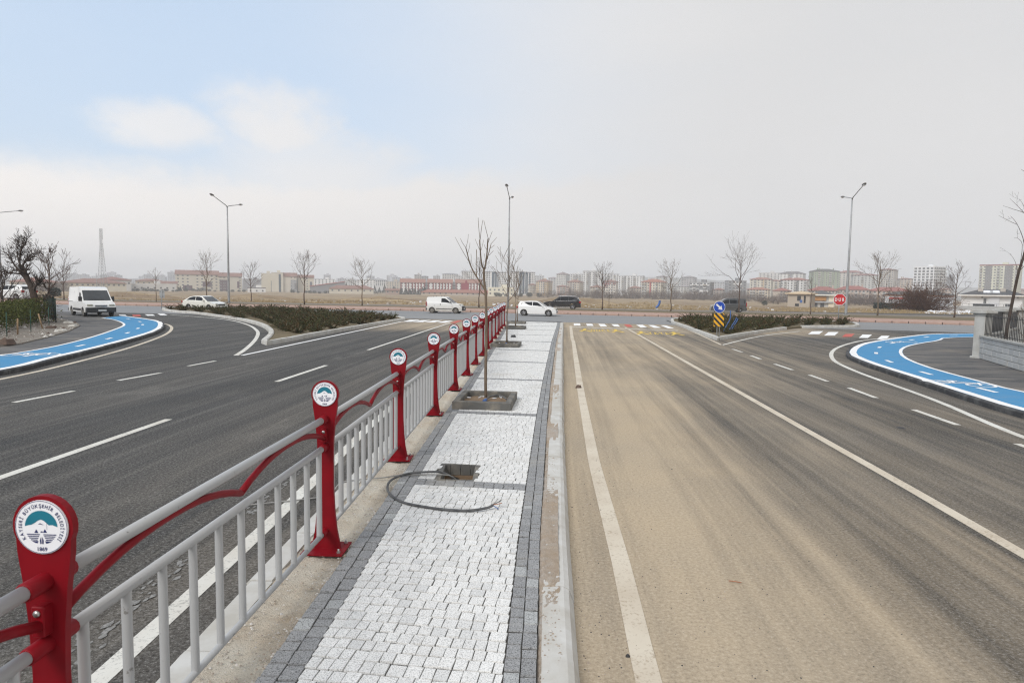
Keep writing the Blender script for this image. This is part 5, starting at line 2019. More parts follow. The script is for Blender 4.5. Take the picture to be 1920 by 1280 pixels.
dA = Vector((-1.34, -3.55, 0)).normalized()
A1 = P1 + dA * 6.5
A2 = P1 + dA * 11.5
B1 = P1 + Vector((3.2, 3.3, 0))
B2 = B1 + Vector((3.3, 3.5, 0))
B3 = B2 + Vector((3.3, 3.5, 0))
for p in (P1, A1, A2, B1, B2, B3):
    pillar(p, 1.62, gw, math.atan2(-dA.x, dA.y) * 0 + rad(20))
wall_run(P1, A1, 0.85, gw, True, True)
wall_run(A1, A2, 0.85, gw, True, True)
wall_run(P1, B1, 0.85, gw, True, False, True)
wall_run(B1, B2, 0.85, gw, True, False, True)
wall_run(B2, B3, 0.85, gw, True, False, True)
px_tree('garden_tree', 'dark leaning bare tree behind the iron bars of the garden wall', (1880, 690), 22.8, [
    ([(1880, 690), (1886, 634), (1899, 567), (1909, 520), (1921, 480), (1930, 420), (1940, 350)], 0.058, 0.025),
    ([(1921, 478), (1917, 455), (1905, 428), (1893, 414)], 0.014, 0.004), ([(1906, 430), (1885, 422), (1866, 414)], 0.008, 0.003), ([(1930, 425), (1920, 410), (1895, 402), (1874, 396)], 0.013, 0.003), ([(1922, 411), (1905, 395), (1889, 382)], 0.008, 0.003), ([(1924, 408), (1914, 392), (1904, 383)], 0.008, 0.003),
    ([(1912, 505), (1915, 468), (1905, 456), (1897, 455)], 0.009, 0.003), ([(1908, 524), (1906, 500), (1899, 484)], 0.008, 0.003), ([(1910, 518), (1925, 505), (1935, 490)], 0.01, 0.004), ([(1904, 545), (1902, 520), (1900, 500)], 0.006, 0.003), ([(1936, 370), (1920, 340), (1900, 330)], 0.01, 0.004)], W['bark_dark'], 12, 0.1, (1, 0.22, 1, 0.003))
place_tree('garden_tree', 'small pale bare tree behind the garden wall at the right frame edge', (17.9, 22.9, 0.1), 91, 1.95, 0.9, 0.4, 0.03, W['bark'], lev=3, nb=6, minr=0.006)

# ------------------------------------------------------------------ vehicles
def vehicle(name, label, cat, loc, rz, L, Wd, sh, gh, wheels, rw, paint, windows, screen, rear, extras, tumble=0.2, sill=0.24, rim='alloy', tyre='rubber', seams=(), group=None, taper=0.13, mirror_x=None, mirror_m='black', arch=None, fit=0.925):
    o = thing(name, label, cat, loc, rz, group)
    hw = Wd / 2
    ra = arch or rw * 1.16
    shx = lambda x: next((a[1] + (b[1] - a[1]) * (x - a[0]) / max(1e-6, b[0] - a[0]) for a, b in zip(sh, sh[1:]) if a[0] <= x <= b[0]), sh[-1][1])

    def w(x, z):
        e = max(0.0, (abs(x) - (L / 2 - 0.75)) / 0.75)
        v = hw - hw * taper * e * e
        zs = shx(max(sh[0][0], min(sh[-1][0], x)))
        if z > zs + 0.001:
            v -= 0.03 + tumble * (z - zs)
        if z < 0.5:
            v -= 0.05 * (0.5 - z)
        return v
    def poly_z(pts, x, pick):
        zs = []
        for p, q in zip(pts, pts[1:]):
            if min(p[0], q[0]) - 1e-6 <= x <= max(p[0], q[0]) + 1e-6:
                if abs(p[0] - q[0]) < 1e-6:
                    zs += [p[1], q[1]]
                else:
                    zs.append(p[1] + (q[1] - p[1]) * (x - p[0]) / (q[0] - p[0]))
        return pick(zs)

    def under(x):
        z = sill
        for xw in wheels:
            d2 = ra * ra - (x - xw) ** 2
            if d2 > 0:
                z = max(z, rw + math.sqrt(d2))
        return z
    mb = MB()

    def shell(stations, fb, ft, rows):
        st_ = sorted(set(round(x, 4) for x in stations))
        n, m_ = len(st_), rows + 1
        V = []
        for sg in (1, -1):
            for x in st_:
                zb, zt = fb(x), ft(x)
                zt = max(zt, zb + 0.02)
                for k in range(m_):
                    z = zb + (zt - zb) * k / rows
                    V.append((x, sg * w(x, z), z))
        o2 = n * m_
        F = []
        for i in range(n - 1):
            for k in range(rows):
                q = (i * m_ + k, (i + 1) * m_ + k, (i + 1) * m_ + k + 1, i * m_ + k + 1)
                F.append(tuple(reversed(q)))
                F.append(tuple(v + o2 for v in q))
            F.append((i * m_ + rows, (i + 1) * m_ + rows, (i + 1) * m_ + rows + o2, i * m_ + rows + o2))
            F.append((i * m_, i * m_ + o2, (i + 1) * m_ + o2, (i + 1) * m_))
        for k in range(rows):
            F.append((k, k + 1, k + 1 + o2, k + o2))
            e_ = (n - 1) * m_
            F.append((e_ + k, e_ + k + o2, e_ + k + 1 + o2, e_ + k + 1))
        mb.add(V, F, paint, True)
    xs_ = [p[0] for p in sh] + [sh[0][0] + (sh[-1][0] - sh[0][0]) * k / 20 for k in range(21)]
    for xw in wheels:
        xs_ += [xw + ra * math.cos(math.pi * k / 12) for k in range(13)] + [xw - ra - 0.004, xw + ra + 0.004]
    shell([x for x in xs_ if sh[0][0] <= x <= sh[-1][0]], under, lambda x: poly_z(sh, x, max), 5)
    gx_ = [p[0] for p in gh] + [gh[0][0] + (gh[-1][0] - gh[0][0]) * k / 16 for k in range(17)]
    shell(gx_, lambda x: shx(x) - 0.03, lambda x: poly_z(gh, x, max), 4)
    bm_ = mb.mesh('body')
    bm_.set_sharp_from_angle(angle=rad(38))
    body = link('body', bm_, o)
    bevel(body, 0.04, 2, 38)
    for win in windows:
        pts, m = (win[0], win[1]) if isinstance(win[1], str) else (win, 'glass')
        for s in (1, -1):
            b2 = MB()
            n = len(pts)
            Pi = [(x, s * (w(x, z) - 0.012), z) for x, z in pts]
            Po = [(x, s * (w(x, z) + 0.007), z) for x, z in pts]
            b2.add(Pi + Po, [tuple(range(n, 2 * n)) if s < 0 else tuple(reversed(range(n, 2 * n)))] + [(i, (i + 1) % n, (i + 1) % n + n, i + n) for i in range(n)], W[m])
            b2.build('side_window', o)
    for nm, (a, b), m in (('windscreen', screen, 'glass_pale'), ('rear_window', rear, 'glass')):
        if a is None:
            continue
        d = Vector((b[0] - a[0], 0, b[1] - a[1])).normalized()
        nrm = Vector((d.z, 0, -d.x))
        if (nm == 'windscreen') != (nrm.x > 0):
            nrm = -nrm
        b2 = MB()
        P = []
        for off in (-0.01, 0.012):
            for (x, z), ins in ((a, 0.07), (b, 0.075)):
                for s in (1, -1):
                    P.append(Vector((x, s * (w(x, z) - ins), z)) + nrm * off)
        b2.add(P, [(4, 5, 7, 6), (0, 1, 5, 4), (2, 3, 7, 6), (0, 2, 6, 4), (1, 3, 7, 5)], W[m])
        b2.build(nm, o)
    # wheels
    tm = MB()
    prof = [(-0.1, rw * 0.62), (-0.1, rw * 0.95), (-0.07, rw), (0.07, rw), (0.1, rw * 0.95), (0.1, rw * 0.62)]
    n = 24
    V = [(r * math.cos(2 * math.pi * k / n), y, r * math.sin(2 * math.pi * k / n)) for y, r in prof for k in range(n)]
    tm.add(V, [(i * n + k, i * n + (k + 1) % n, (i + 1) * n + (k + 1) % n, (i + 1) * n + k) for i in range(5) for k in range(n)], W[tyre], True)
    tmm = tm.mesh('wheel')
    rm = MB()
    r1 = rw * 0.63
    rm.add([(r1 * math.cos(2 * math.pi * k / n), 0.05, r1 * math.sin(2 * math.pi * k / n)) for k in range(n)], [tuple(range(n))], W['black'])
    rm.tube([(r1 * math.cos(2 * math.pi * k / n), 0.085, r1 * math.sin(2 * math.pi * k / n)) for k in range(n + 1)], 0.016, W[rim], 5, False)
    if rim == 'alloy':
        for k in range(5):
            a = 2 * math.pi * k / 5 + 0.3
            for da in (-0.16, 0.16):
                rm.tube([(0.05 * math.cos(a), 0.085, 0.05 * math.sin(a)), (r1 * math.cos(a + da), 0.08, r1 * math.sin(a + da))], [0.03, 0.02], W[rim], 4)
        rm.cyl((0, 0.06, 0), (0, 0.1, 0), 0.06, W[rim], 10)
    else:
        V = [(r * math.cos(2 * math.pi * k / n), y, r * math.sin(2 * math.pi * k / n)) for y, r in ((0.075, r1), (0.09, r1 * 0.75), (0.085, r1 * 0.4), (0.1, r1 * 0.2), (0.1, 0.001)) for k in range(n)]
        rm.add(V, [(i * n + k, i * n + (k + 1) % n, (i + 1) * n + (k + 1) % n, (i + 1) * n + k) for i in range(4) for k in range(n)], W[rim], True)
        for k in range(8):
            a = 2 * math.pi * k / 8
            rm.cyl((r1 * 0.62 * math.cos(a), 0.08, r1 * 0.62 * math.sin(a)), (r1 * 0.62 * math.cos(a), 0.0925, r1 * 0.62 * math.sin(a)), 0.028, W['black'], 6)
    rmm = rm.mesh('rim')
    for xw in wheels:
        for s in (1, -1):
            wh = link('wheel', tmm, o, (xw, s * (hw - 0.13), rw), 0 if s > 0 else math.pi)
            link('rim', rmm, wh)
    # wheel-house lining so that no light passes through under the body
    b2 = MB()
    b2.box((0, 0, sill + 0.02), (L * 0.8, Wd * 0.55, 0.1), W['black'])
    b2.build('underbody', o)
    for ex in extras:
        nm, c, s, m = ex[:4]
        both = ex[4] if len(ex) > 4 else True
        for sg in ((1, -1) if both else (1,)):
            b2 = MB()
            b2.box((0, 0, 0), s, W[m] if isinstance(m, str) else m)
            e = b2.build(nm, o, (c[0], c[1] * sg, c[2]))
            bevel(e, min(0.03, min(s) * 0.35), 2)
            if len(ex) > 5:
                e.rotation_euler = (0, ex[5], 0)
    if mirror_x:
        for s in (1, -1):
            b2 = MB()
            b2.box((0, 0, 0), (0.12, 0.2 if Wd < 1.95 else 0.22, 0.14 if Wd < 1.95 else 0.34), W[mirror_m] if isinstance(mirror_m, str) else mirror_m)
            bevel(b2.build('mirror', o, (mirror_x[0], s * (w(*mirror_x) + 0.11), mirror_x[1])), 0.03, 2)
    o.scale = (fit, fit, fit)
    if seams:
        b2 = MB()
        for line in seams:
            for s in (1, -1):
                b2.tube([(x, s * (w(x, z) + 0.001), z) for x, z in line], 0.006, W['black'], 4)
        b2.build('door_seam', o)
    return o, w


# white cargo van, three quarter front
jv, _ = vehicle('cargo_van', 'white high cargo van with black bumper at the left corner', 'van', (-29.45, 45.9, 0.12), rad(-43), 4.9, 1.98,
    [(-2.45, 0.35), (-2.45, 1.05), (1.12, 1.08), (1.62, 1.10), (2.30, 0.93), (2.43, 0.70), (2.45, 0.35)],
    [(-2.44, 1.05), (-2.40, 2.02), (-2.3, 2.12), (0.2, 2.16), (0.75, 2.08), (1.62, 1.10)], (-1.35, 1.62), 0.33, W['paint_white'],
    [[(0.62, 1.14), (1.30, 1.14), (0.98, 1.72), (0.62, 1.74)]], ((1.56, 1.16), (0.90, 1.90)), (None, None),
    [('front_bumper', (2.30, 0, 0.50), (0.42, 1.92, 0.36), 'black', False), ('headlight', (2.28, 0.70, 0.83), (0.26, 0.36, 0.17), 'lamp_glass'), ('grille', (2.40, 0, 0.80), (0.12, 0.80, 0.15), 'chrome', False), ('grille_slot', (2.455, 0, 0.80), (0.03, 0.72, 0.04), 'black', False), ('number_plate', (2.52, 0.05, 0.46), (0.02, 0.52, 0.11), 'plate', False), ('side_moulding', (0.15, 0.975, 0.50), (2.1, 0.05, 0.18), 'black'), ('door_handle', (0.5, 0.985, 1.02), (0.14, 0.03, 0.05), 'black'), ('slide_rail', (-1.5, 0.985, 1.05), (1.5, 0.02, 0.035), 'black'), ('tail_light', (-2.43, 0.86, 1.0), (0.06, 0.14, 0.5), 'lens_red'), ('wiper', (1.52, 0.2, 1.245), (0.03, 0.6, 0.03), 'black'), ('rear_bumper', (-2.42, 0, 0.42), (0.16, 1.9, 0.2), 'black', False)],
    tumble=0.09, sill=0.32, rim='hubcap', seams=[[(0.55, 0.4), (0.55, 1.8)], [(1.35, 0.55), (1.4, 1.1)], [(-0.75, 0.4), (-0.75, 1.85)]], mirror_x=(1.35, 1.28), taper=0.06)

# white saloon
vehicle('sedan_car', 'white four door sedan behind the left island shrubs', 'car', (-28.4, 60.6, 0.004), rad(-20), 4.4, 1.7,
    [(-2.2, 0.35), (-2.2, 0.80), (-2.13, 0.98), (-1.5, 1.0), (-0.6, 0.97), (0.75, 0.93), (1.4, 0.87), (1.98, 0.70), (2.17, 0.55), (2.2, 0.32)],
    [(-1.9, 0.985), (-1.15, 1.36), (-0.6, 1.46), (0.0, 1.47), (0.35, 1.41), (1.15, 0.895)], (-1.28, 1.30), 0.31, W['paint_cream'],
    [[(-1.55, 1.03), (-0.42, 1.0), (-0.42, 1.38), (-0.75, 1.38), (-1.15, 1.28)], [(-0.36, 1.0), (0.75, 0.97), (0.35, 1.31), (0.05, 1.38), (-0.36, 1.385)]], ((1.08, 0.95), (0.40, 1.39)), ((-1.72, 1.08), (-1.2, 1.34)),
    [('headlight', (1.93, 0.62, 0.68), (0.42, 0.26, 0.13), 'lamp_glass'), ('grille', (2.12, 0, 0.64), (0.12, 0.84, 0.13), 'black', False), ('tail_light', (-2.14, 0.66, 0.88), (0.16, 0.3, 0.18), 'lens_red'), ('number_plate', (2.215, 0, 0.42), (0.02, 0.5, 0.11), 'plate', False), ('air_intake', (2.17, 0, 0.33), (0.08, 1.1, 0.1), 'black', False), ('door_handle', (-0.6, 0.85, 0.86), (0.16, 0.03, 0.03), 'paint_cream'), ('fog_lamp', (2.1, 0.62, 0.38), (0.12, 0.14, 0.1), 'black')],
    seams=[[(-0.39, 0.3), (-0.39, 0.98)], [(0.85, 0.3), (0.85, 0.9)], [(-1.3, 0.72), (-1.25, 0.97)]], mirror_x=(0.72, 1.02), mirror_m='paint_cream', tumble=0.3)

# small dirty white panel van
vehicle('panel_van', 'small dirty white panel van driving past the railing', 'van', (-6.45, 63.6, 0.004), rad(-9), 3.87, 1.7,
    [(-1.93, 0.35), (-1.93, 1.05), (-0.8, 1.05), (0.5, 1.03), (0.95, 1.04), (1.50, 0.93), (1.80, 0.76), (1.92, 0.55), (1.93, 0.3)],
    [(-1.92, 1.05), (-1.87, 1.55), (-1.78, 1.66), (-0.6, 1.72), (0.0, 1.70), (0.18, 1.66), (1.0, 1.035)], (-1.28, 1.23), 0.30, W['paint_dirty'],
    [[(-0.28, 1.06), (0.72, 1.06), (0.42, 1.36), (0.10, 1.54), (-0.28, 1.55)]], ((0.93, 1.09), (0.22, 1.63)), (None, None),
    [('headlight', (1.52, 0.62, 0.86), (0.36, 0.30, 0.22), 'lamp_glass'), ('front_bumper', (1.76, 0, 0.48), (0.40, 1.50, 0.36), 'black', False), ('grille', (1.84, 0, 0.72), (0.14, 0.9, 0.12), 'black', False), ('tail_light', (-1.91, 0.77, 0.95), (0.08, 0.12, 0.46), 'lens_red'), ('number_plate', (1.975, 0, 0.50), (0.02, 0.5, 0.11), 'plate', False), ('side_moulding', (0.0, 0.845, 0.46), (1.7, 0.03, 0.07), 'black'), ('door_handle', (-0.38, 0.85, 0.92), (0.05, 0.03, 0.2), 'black'), ('roof_bracket', (-1.2, 0.6, 1.715), (0.1, 0.06, 0.08), 'black'), ('roof_bracket', (-0.3, 0.6, 1.74), (0.1, 0.06, 0.08), 'black'), ('rear_bumper', (-1.9, 0, 0.42), (0.14, 1.56, 0.24), 'black', False)],
    tumble=0.12, rim='hubcap', tyre='dirty_rubber', seams=[[(-0.36, 0.4), (-0.36, 1.6)], [(0.9, 0.45), (0.85, 1.0)], [(-1.0, 0.75), (-1.0, 0.9)]], mirror_x=(0.72, 1.16))

# white hatchback
hb_spec = dict(sh=[(-1.98, 0.35), (-1.98, 0.72), (-1.92, 0.98), (-1.3, 0.99), (-0.3, 0.96), (0.7, 0.92), (1.3, 0.88), (1.78, 0.74), (1.95, 0.56), (1.98, 0.30)],
    gh=[(-1.93, 0.985), (-1.70, 1.32), (-1.55, 1.42), (-0.8, 1.47), (-0.2, 1.46), (0.12, 1.41), (0.95, 0.90)])
vehicle('hatchback_car', 'white hatchback with tinted windows passing the end of the strip', 'car', (2.3, 60.6, 0.004), rad(-10), 3.97, 1.69, hb_spec['sh'], hb_spec['gh'], (-1.25, 1.20), 0.315, W['paint_white'],
    [[(-1.62, 1.04), (-0.42, 1.0), (-0.42, 1.39), (-1.1, 1.37), (-1.5, 1.28)], [(-0.37, 1.0), (0.62, 0.97), (0.15, 1.32), (-0.05, 1.38), (-0.37, 1.39)]], ((0.88, 0.955), (0.17, 1.385)), ((-1.87, 1.08), (-1.72, 1.30)),
    [('headlight', (1.66, 0.60, 0.72), (0.40, 0.28, 0.15), 'lamp_glass'), ('grille', (1.90, 0, 0.62), (0.12, 0.7, 0.08), 'black', False), ('air_intake', (1.93, 0, 0.40), (0.1, 1.3, 0.14), 'black', False), ('tail_light', (-1.93, 0.68, 0.86), (0.14, 0.24, 0.22), 'lens_red'), ('number_plate', (1.99, 0, 0.5), (0.02, 0.5, 0.11), 'plate', False), ('door_handle', (-0.55, 0.835, 0.86), (0.16, 0.03, 0.03), 'paint_white'), ('roof_spoiler', (-1.72, 0, 1.415), (0.26, 1.1, 0.035), 'paint_white', False), ('side_skirt', (0.0, 0.815, 0.24), (1.7, 0.04, 0.06), 'paint_white')],
    seams=[[(-0.395, 0.3), (-0.395, 0.97)], [(0.8, 0.3), (0.8, 0.88)]], mirror_x=(0.62, 1.0), mirror_m='paint_white', tumble=0.3, arch=0.36)

# black estate SUV on the far carriageway, driving left
vehicle('suv_car', 'black SUV with silver trim on the far carriageway', 'car', (6.05, 80.6, 0.05), rad(172), 5.05, 1.97,
    [(-2.52, 0.4), (-2.52, 0.85), (-2.45, 1.10), (-1.5, 1.10), (0.2, 1.06), (1.0, 1.05), (1.7, 1.02), (2.3, 0.88), (2.48, 0.7), (2.52, 0.36)],
    [(-2.42, 1.10), (-2.10, 1.55), (-1.8, 1.67), (-0.8, 1.74), (0.0, 1.71), (0.35, 1.64), (1.25, 1.04)], (-1.48, 1.52), 0.375, W['paint_black'],
    [[(-2.1, 1.16), (-0.95, 1.13), (-0.95, 1.62), (-1.6, 1.58), (-1.9, 1.45)], [(-0.88, 1.13), (0.12, 1.11), (0.12, 1.62), (-0.88, 1.62)], [(0.18, 1.11), (0.95, 1.09), (0.42, 1.48), (0.18, 1.60)]], ((1.18, 1.09), (0.40, 1.61)), ((-2.34, 1.2), (-2.12, 1.52)),
    [('headlight', (2.26, 0.70, 0.84), (0.36, 0.32, 0.14), 'lamp_glass'), ('tail_light', (-2.40, 0.74, 0.98), (0.24, 0.40, 0.20), 'lens_red'), ('sill_trim', (0, 0.965, 0.34), (2.3, 0.04, 0.07), 'chrome'), ('roof_rail', (-0.7, 0.72, 1.745), (2.2, 0.04, 0.05), 'chrome'), ('window_trim', (-0.5, 0.955, 1.10), (2.9, 0.03, 0.03), 'chrome'), ('pillar_trim', (-2.02, 0.865, 1.36), (0.05, 0.04, 0.5), 'chrome', True, -0.62), ('exhaust', (-2.5, 0.6, 0.36), (0.1, 0.2, 0.08), 'chrome'), ('number_plate', (-2.53, 0, 0.82), (0.02, 0.5, 0.11), 'plate', False)],
    seams=[[(-0.9, 0.45), (-0.9, 1.1)], [(0.15, 0.45), (0.15, 1.08)], [(1.05, 0.45), (1.1, 1.03)]], mirror_x=(0.85, 1.16), mirror_m='paint_black', tumble=0.3, sill=0.3, arch=0.43)

# dark grey family van
vehicle('family_van', 'dark grey family van passing behind the blue arrow sign', 'van', (25.75, 78.6, 0.05), rad(170), 4.4, 1.79,
    [(-2.2, 0.4), (-2.2, 1.0), (-0.8, 1.03), (0.8, 1.02), (1.2, 1.02), (1.85, 0.92), (2.12, 0.72), (2.2, 0.34)],
    [(-2.19, 1.0), (-2.12, 1.62), (-2.0, 1.76), (-0.6, 1.82), (0.2, 1.80), (0.5, 1.72), (1.35, 1.0)], (-1.32, 1.36), 0.32, W['paint_grey'],
    [[(-1.95, 1.06), (-1.05, 1.06), (-1.05, 1.60), (-1.92, 1.58)], [(-0.98, 1.06), (-0.1, 1.06), (-0.1, 1.62), (-0.98, 1.61)], [(-0.02, 1.06), (0.95, 1.05), (0.5, 1.5), (0.3, 1.6), (-0.02, 1.62)]], ((1.28, 1.06), (0.55, 1.68)), ((-2.16, 1.12), (-2.12, 1.58)),
    [('headlight', (1.95, 0.66, 0.78), (0.34, 0.30, 0.2), 'lamp_glass'), ('tail_light', (-2.17, 0.82, 1.05), (0.08, 0.12, 0.5), 'lens_red'), ('rear_bumper', (-2.17, 0, 0.45), (0.16, 1.66, 0.2), 'black', False), ('side_moulding', (0, 0.885, 0.56), (1.9, 0.03, 0.08), 'black'), ('door_handle', (-0.15, 0.895, 0.9), (0.16, 0.03, 0.03), 'black'), ('number_plate', (-2.21, 0, 0.9), (0.02, 0.5, 0.11), 'plate', False)],
    seams=[[(-1.02, 0.5), (-1.02, 1.65)], [(-0.06, 0.5), (-0.06, 1.65)], [(1.0, 0.5), (1.05, 1.0)]], mirror_x=(0.9, 1.14), mirror_m='paint_grey', tumble=0.14, arch=0.38)

# parked white car half hidden behind the gnarled tree
vehicle('parked_car', 'white car parked behind the gnarled tree and hedge', 'car', AT(25, 562.5, 58) , rad(168), 3.97, 1.69, hb_spec['sh'], hb_spec['gh'], (-1.25, 1.20), 0.31, W['paint_white'],
    [[(-1.62, 1.04), (-0.42, 1.0), (-0.42, 1.39), (-1.1, 1.37), (-1.5, 1.28)], [(-0.37, 1.0), (0.62, 0.97), (0.15, 1.32), (-0.05, 1.38), (-0.37, 1.39)]], ((0.88, 0.955), (0.17, 1.385)), ((-1.87, 1.08), (-1.72, 1.30)),
    [('headlight', (1.66, 0.60, 0.72), (0.40, 0.28, 0.15), 'lamp_glass'), ('tail_light', (-1.93, 0.68, 0.86), (0.14, 0.24, 0.22), 'lens_red'), ('door_handle', (-0.55, 0.835, 0.86), (0.16, 0.03, 0.03), 'black')], seams=[[(-0.395, 0.3), (-0.395, 0.97)]], mirror_x=(0.62, 1.0), mirror_m='paint_white', tumble=0.3)

# ------------------------------------------------------------------ buildings across the field
_bm = {}


def bmat(c, rough=0.85, var=0.92):
    key = tuple(round(v, 3) for v in c)
    if key not in _bm:
        _bm[key] = plain('facade_render', c, tuple(v * var for v in c), 0.12, rough, 0.2, detail=6)
    return _bm[key]


CREAM, BEIGE, WHITE, PALE, GREYW = (0.58, 0.54, 0.45), (0.50, 0.43, 0.34), (0.74, 0.73, 0.71), (0.60, 0.59, 0.57), (0.42, 0.42, 0.42)
REDR, DARKR, PURPLE, PINK = (0.245, 0.14, 0.115), (0.085, 0.085, 0.09), (0.10, 0.06, 0.075), (0.50, 0.37, 0.32)
WIN_D = plain('window_pane', (0.045, 0.05, 0.055), (0.085, 0.09, 0.10), 0.3, 0.15, 0.5)
WIN_F = plain('window_frame', (0.55, 0.55, 0.54), None, 3, 0.6, 0.3)
BALC = plain('balcony_slab', (0.52, 0.51, 0.49), (0.44, 0.43, 0.41), 0.8, 0.85, 0.2)
_winm = {}


def win_mesh(w, h, arch=False):
    key = (round(w, 2), round(h, 2))
    if key not in _winm:
        mb = MB()
        t_ = 0.11
        for c, s in (((0, -0.03, h / 2), (w + 2 * t_, 0.1, t_)), ((0, -0.03, -h / 2), (w + 2 * t_, 0.1, t_)), ((-w / 2, -0.03, 0), (t_, 0.098, h - t_)), ((w / 2, -0.03, 0), (t_, 0.098, h - t_)), ((0, -0.02, 0), (0.06, 0.07, h - t_))):
            mb.box(c, s, WIN_F)
        mb.add([(-w / 2, -0.012, -h / 2), (w / 2, -0.012, -h / 2), (w / 2, -0.012, h / 2), (-w / 2, -0.012, h / 2)], [(0, 1, 2, 3)], WIN_D)
        _winm[key] = mb.mesh('window')
    return _winm[key]


def building(label, L, R_, top, base, Y, depth, floors, cols, wall, roof='flat', roofc=REDR, roof_px=0, yaw=0.0, bal=(), accents=(), scols=3, win=(1.3, 1.35), cat='building', name='apartment_block', wskip=(), rows=None, sbal=(), group=None, over=0.6, gf=0.35, bw=2.6, extra=None, chim=0, stripes=None):
    mid = (L + R_) / 2
    th = math.atan2((mid - 960) / FPX, 1)
    ya = rad(yaw)
    tot = (R_ - L) / FPX * Y * math.cos(th)
    Wd = max(3.0, (tot - depth * abs(math.sin(ya))) / math.cos(ya))
    zb, zt = AT(mid, base, Y).z, AT(mid, top, Y).z
    eave = AT(mid, top + roof_px, Y).z - zb
    x0 = (L + (0 if ya <= 0 else depth * math.sin(ya) / math.cos(th) * FPX / Y) - 960) / FPX * Y
    x1 = x0 + Wd * math.cos(ya) / math.cos(th)
    o = thing(name, label, cat, ((x0 + x1) / 2, Y, zb), -th + ya, group)
    wm = bmat(wall)
    mb = MB()
    mb.box((0, depth / 2, eave / 2 - 3), (Wd, depth, eave + 6), wm)
    mb.build('wall', o)
    H = zt - zb - eave
    if roof in ('hip', 'gable'):
        mb = MB()
        ov = over
        inset = min(Wd, depth) / 2 * (0.98 if roof == 'hip' else 0.0)
        hw = Wd / 2 + ov
        if roof == 'hip':
            rx = max(0.3, hw - (depth / 2 + ov) * 0.9)
            P = [(-hw, -ov, 0), (hw, -ov, 0), (hw, depth + ov, 0), (-hw, depth + ov, 0), (-rx, depth / 2, H), (rx, depth / 2, H)]
        else:
            P = [(-hw, -ov, 0), (hw, -ov, 0), (hw, depth + ov, 0), (-hw, depth + ov, 0), (-hw, depth / 2, H), (hw, depth / 2, H)]
        Q = [(p[0], p[1], p[2] + eave + 0.02) for p in P] + [(p[0], p[1], eave - 0.28) for p in P[:4]]
        mb.add(Q, [(0, 1, 5, 4), (1, 2, 5), (2, 3, 4, 5), (3, 0, 4), (6, 9, 8, 7), (0, 6, 7, 1), (1, 7, 8, 2), (2, 8, 9, 3), (3, 9, 6, 0)], bmat(roofc))
        rf = mb.build('roof', o)
    elif roof == 'shed':
        mb = MB()
        hw = Wd / 2 + 0.4
        P = [(-hw, -0.5, eave), (hw, -0.5, eave + H), (hw, depth + 0.5, eave + H), (-hw, depth + 0.5, eave)]
        Q = P + [(p[0], p[1], p[2] - 0.5) for p in P] + [(hw - 0.4, 0, eave), (hw - 0.4, depth, eave), (-hw + 0.4, 0, eave), (-hw + 0.4, depth, eave)]
        mb.add(Q, [(0, 1, 2, 3), (4, 7, 6, 5), (0, 4, 5, 1), (1, 5, 6, 2), (2, 6, 7, 3), (3, 7, 4, 0)], bmat(roofc))
        rf = mb.build('roof', o)
        mb = MB()
        mb.add([(-Wd / 2, 0, eave - 0.1), (Wd / 2, 0, eave - 0.1), (Wd / 2, 0, eave + H - 0.3), (-Wd / 2, depth, eave - 0.1), (Wd / 2, depth, eave - 0.1), (Wd / 2, depth, eave + H - 0.3)], [(0, 1, 2), (5, 4, 3), (1, 4, 5, 2)], wm)
        mb.build('gable_wall', o)
    else:
        mb = MB()
        pr = max(H, 0.5)
        for c, s in (((0, 0.1, eave + pr / 2), (Wd + 0.3, 0.3, pr)), ((0, depth - 0.1, eave + pr / 2), (Wd + 0.3, 0.3, pr)), ((-Wd / 2, depth / 2, eave + pr / 2), (0.3, depth - 0.5, pr - 0.02)), ((Wd / 2, depth / 2, eave + pr / 2), (0.3, depth - 0.5, pr - 0.02))):
            mb.box(c, s, bmat(roofc))
        rf = mb.build('parapet', o)
        mb = MB()
        mb.box((Wd * 0.12, depth * 0.45, eave + pr + 0.9), (min(4.5, Wd * 0.3), 3.2, 2.6), wm)
        mb.build('roof_hut', o)
    if chim:
        rc = random.Random(int(L))
        for k in range(chim):
            mb = MB()
            mb.box((Wd * rc.uniform(-0.35, 0.35), depth * rc.uniform(0.35, 0.6), eave + H * 0.75 + 0.5), (0.9, 0.7, 1.9), wm)
            mb.build('chimney', o)
    fh = eave / floors
    # flat coloured fields of the facade
    for fx0, fx1, fz0, fz1, c in accents:
        mb = MB()
        pw, ph = (fx1 - fx0) * Wd, (fz1 - fz0) * eave
        mb.box(((fx0 + fx1 - 1) / 2 * Wd, -0.06, (fz0 + fz1) / 2 * eave), (pw, 0.24, ph), bmat(c))
        mb.build('facade_panel', o)
    far = Y >= 900
    joined = MB()
    ww, wh = min(win[0], Wd / max(cols, 1) * 0.62), min(win[1], fh * 0.62)
    me = win_mesh(ww, wh)
    acc = [(a[0], a[1], a[2], a[3]) for a in accents]

    def put(x, y, z, rot, m=None):
        if far:
            c, s = math.cos(rot), math.sin(rot)
            q = [(-ww / 2, -wh / 2), (ww / 2, -wh / 2), (ww / 2, wh / 2), (-ww / 2, wh / 2)]
            nx_, ny_ = math.sin(rot) * 0.05, -math.cos(rot) * 0.05
            joined.add([(x + a * c + nx_, y + a * s + ny_, z + b) for a, b in q], [(0, 1, 2, 3)], WIN_D)
            joined.add([(x + a * 1.25 * c + nx_ * 0.6, y + a * 1.25 * s + ny_ * 0.6, z + b * 1.2) for a, b in q], [(0, 1, 2, 3)], WIN_F)
        else:
            link('window', m or me, o, (x, y, z), rot)
    rb = random.Random(int(L * 7 + R_))
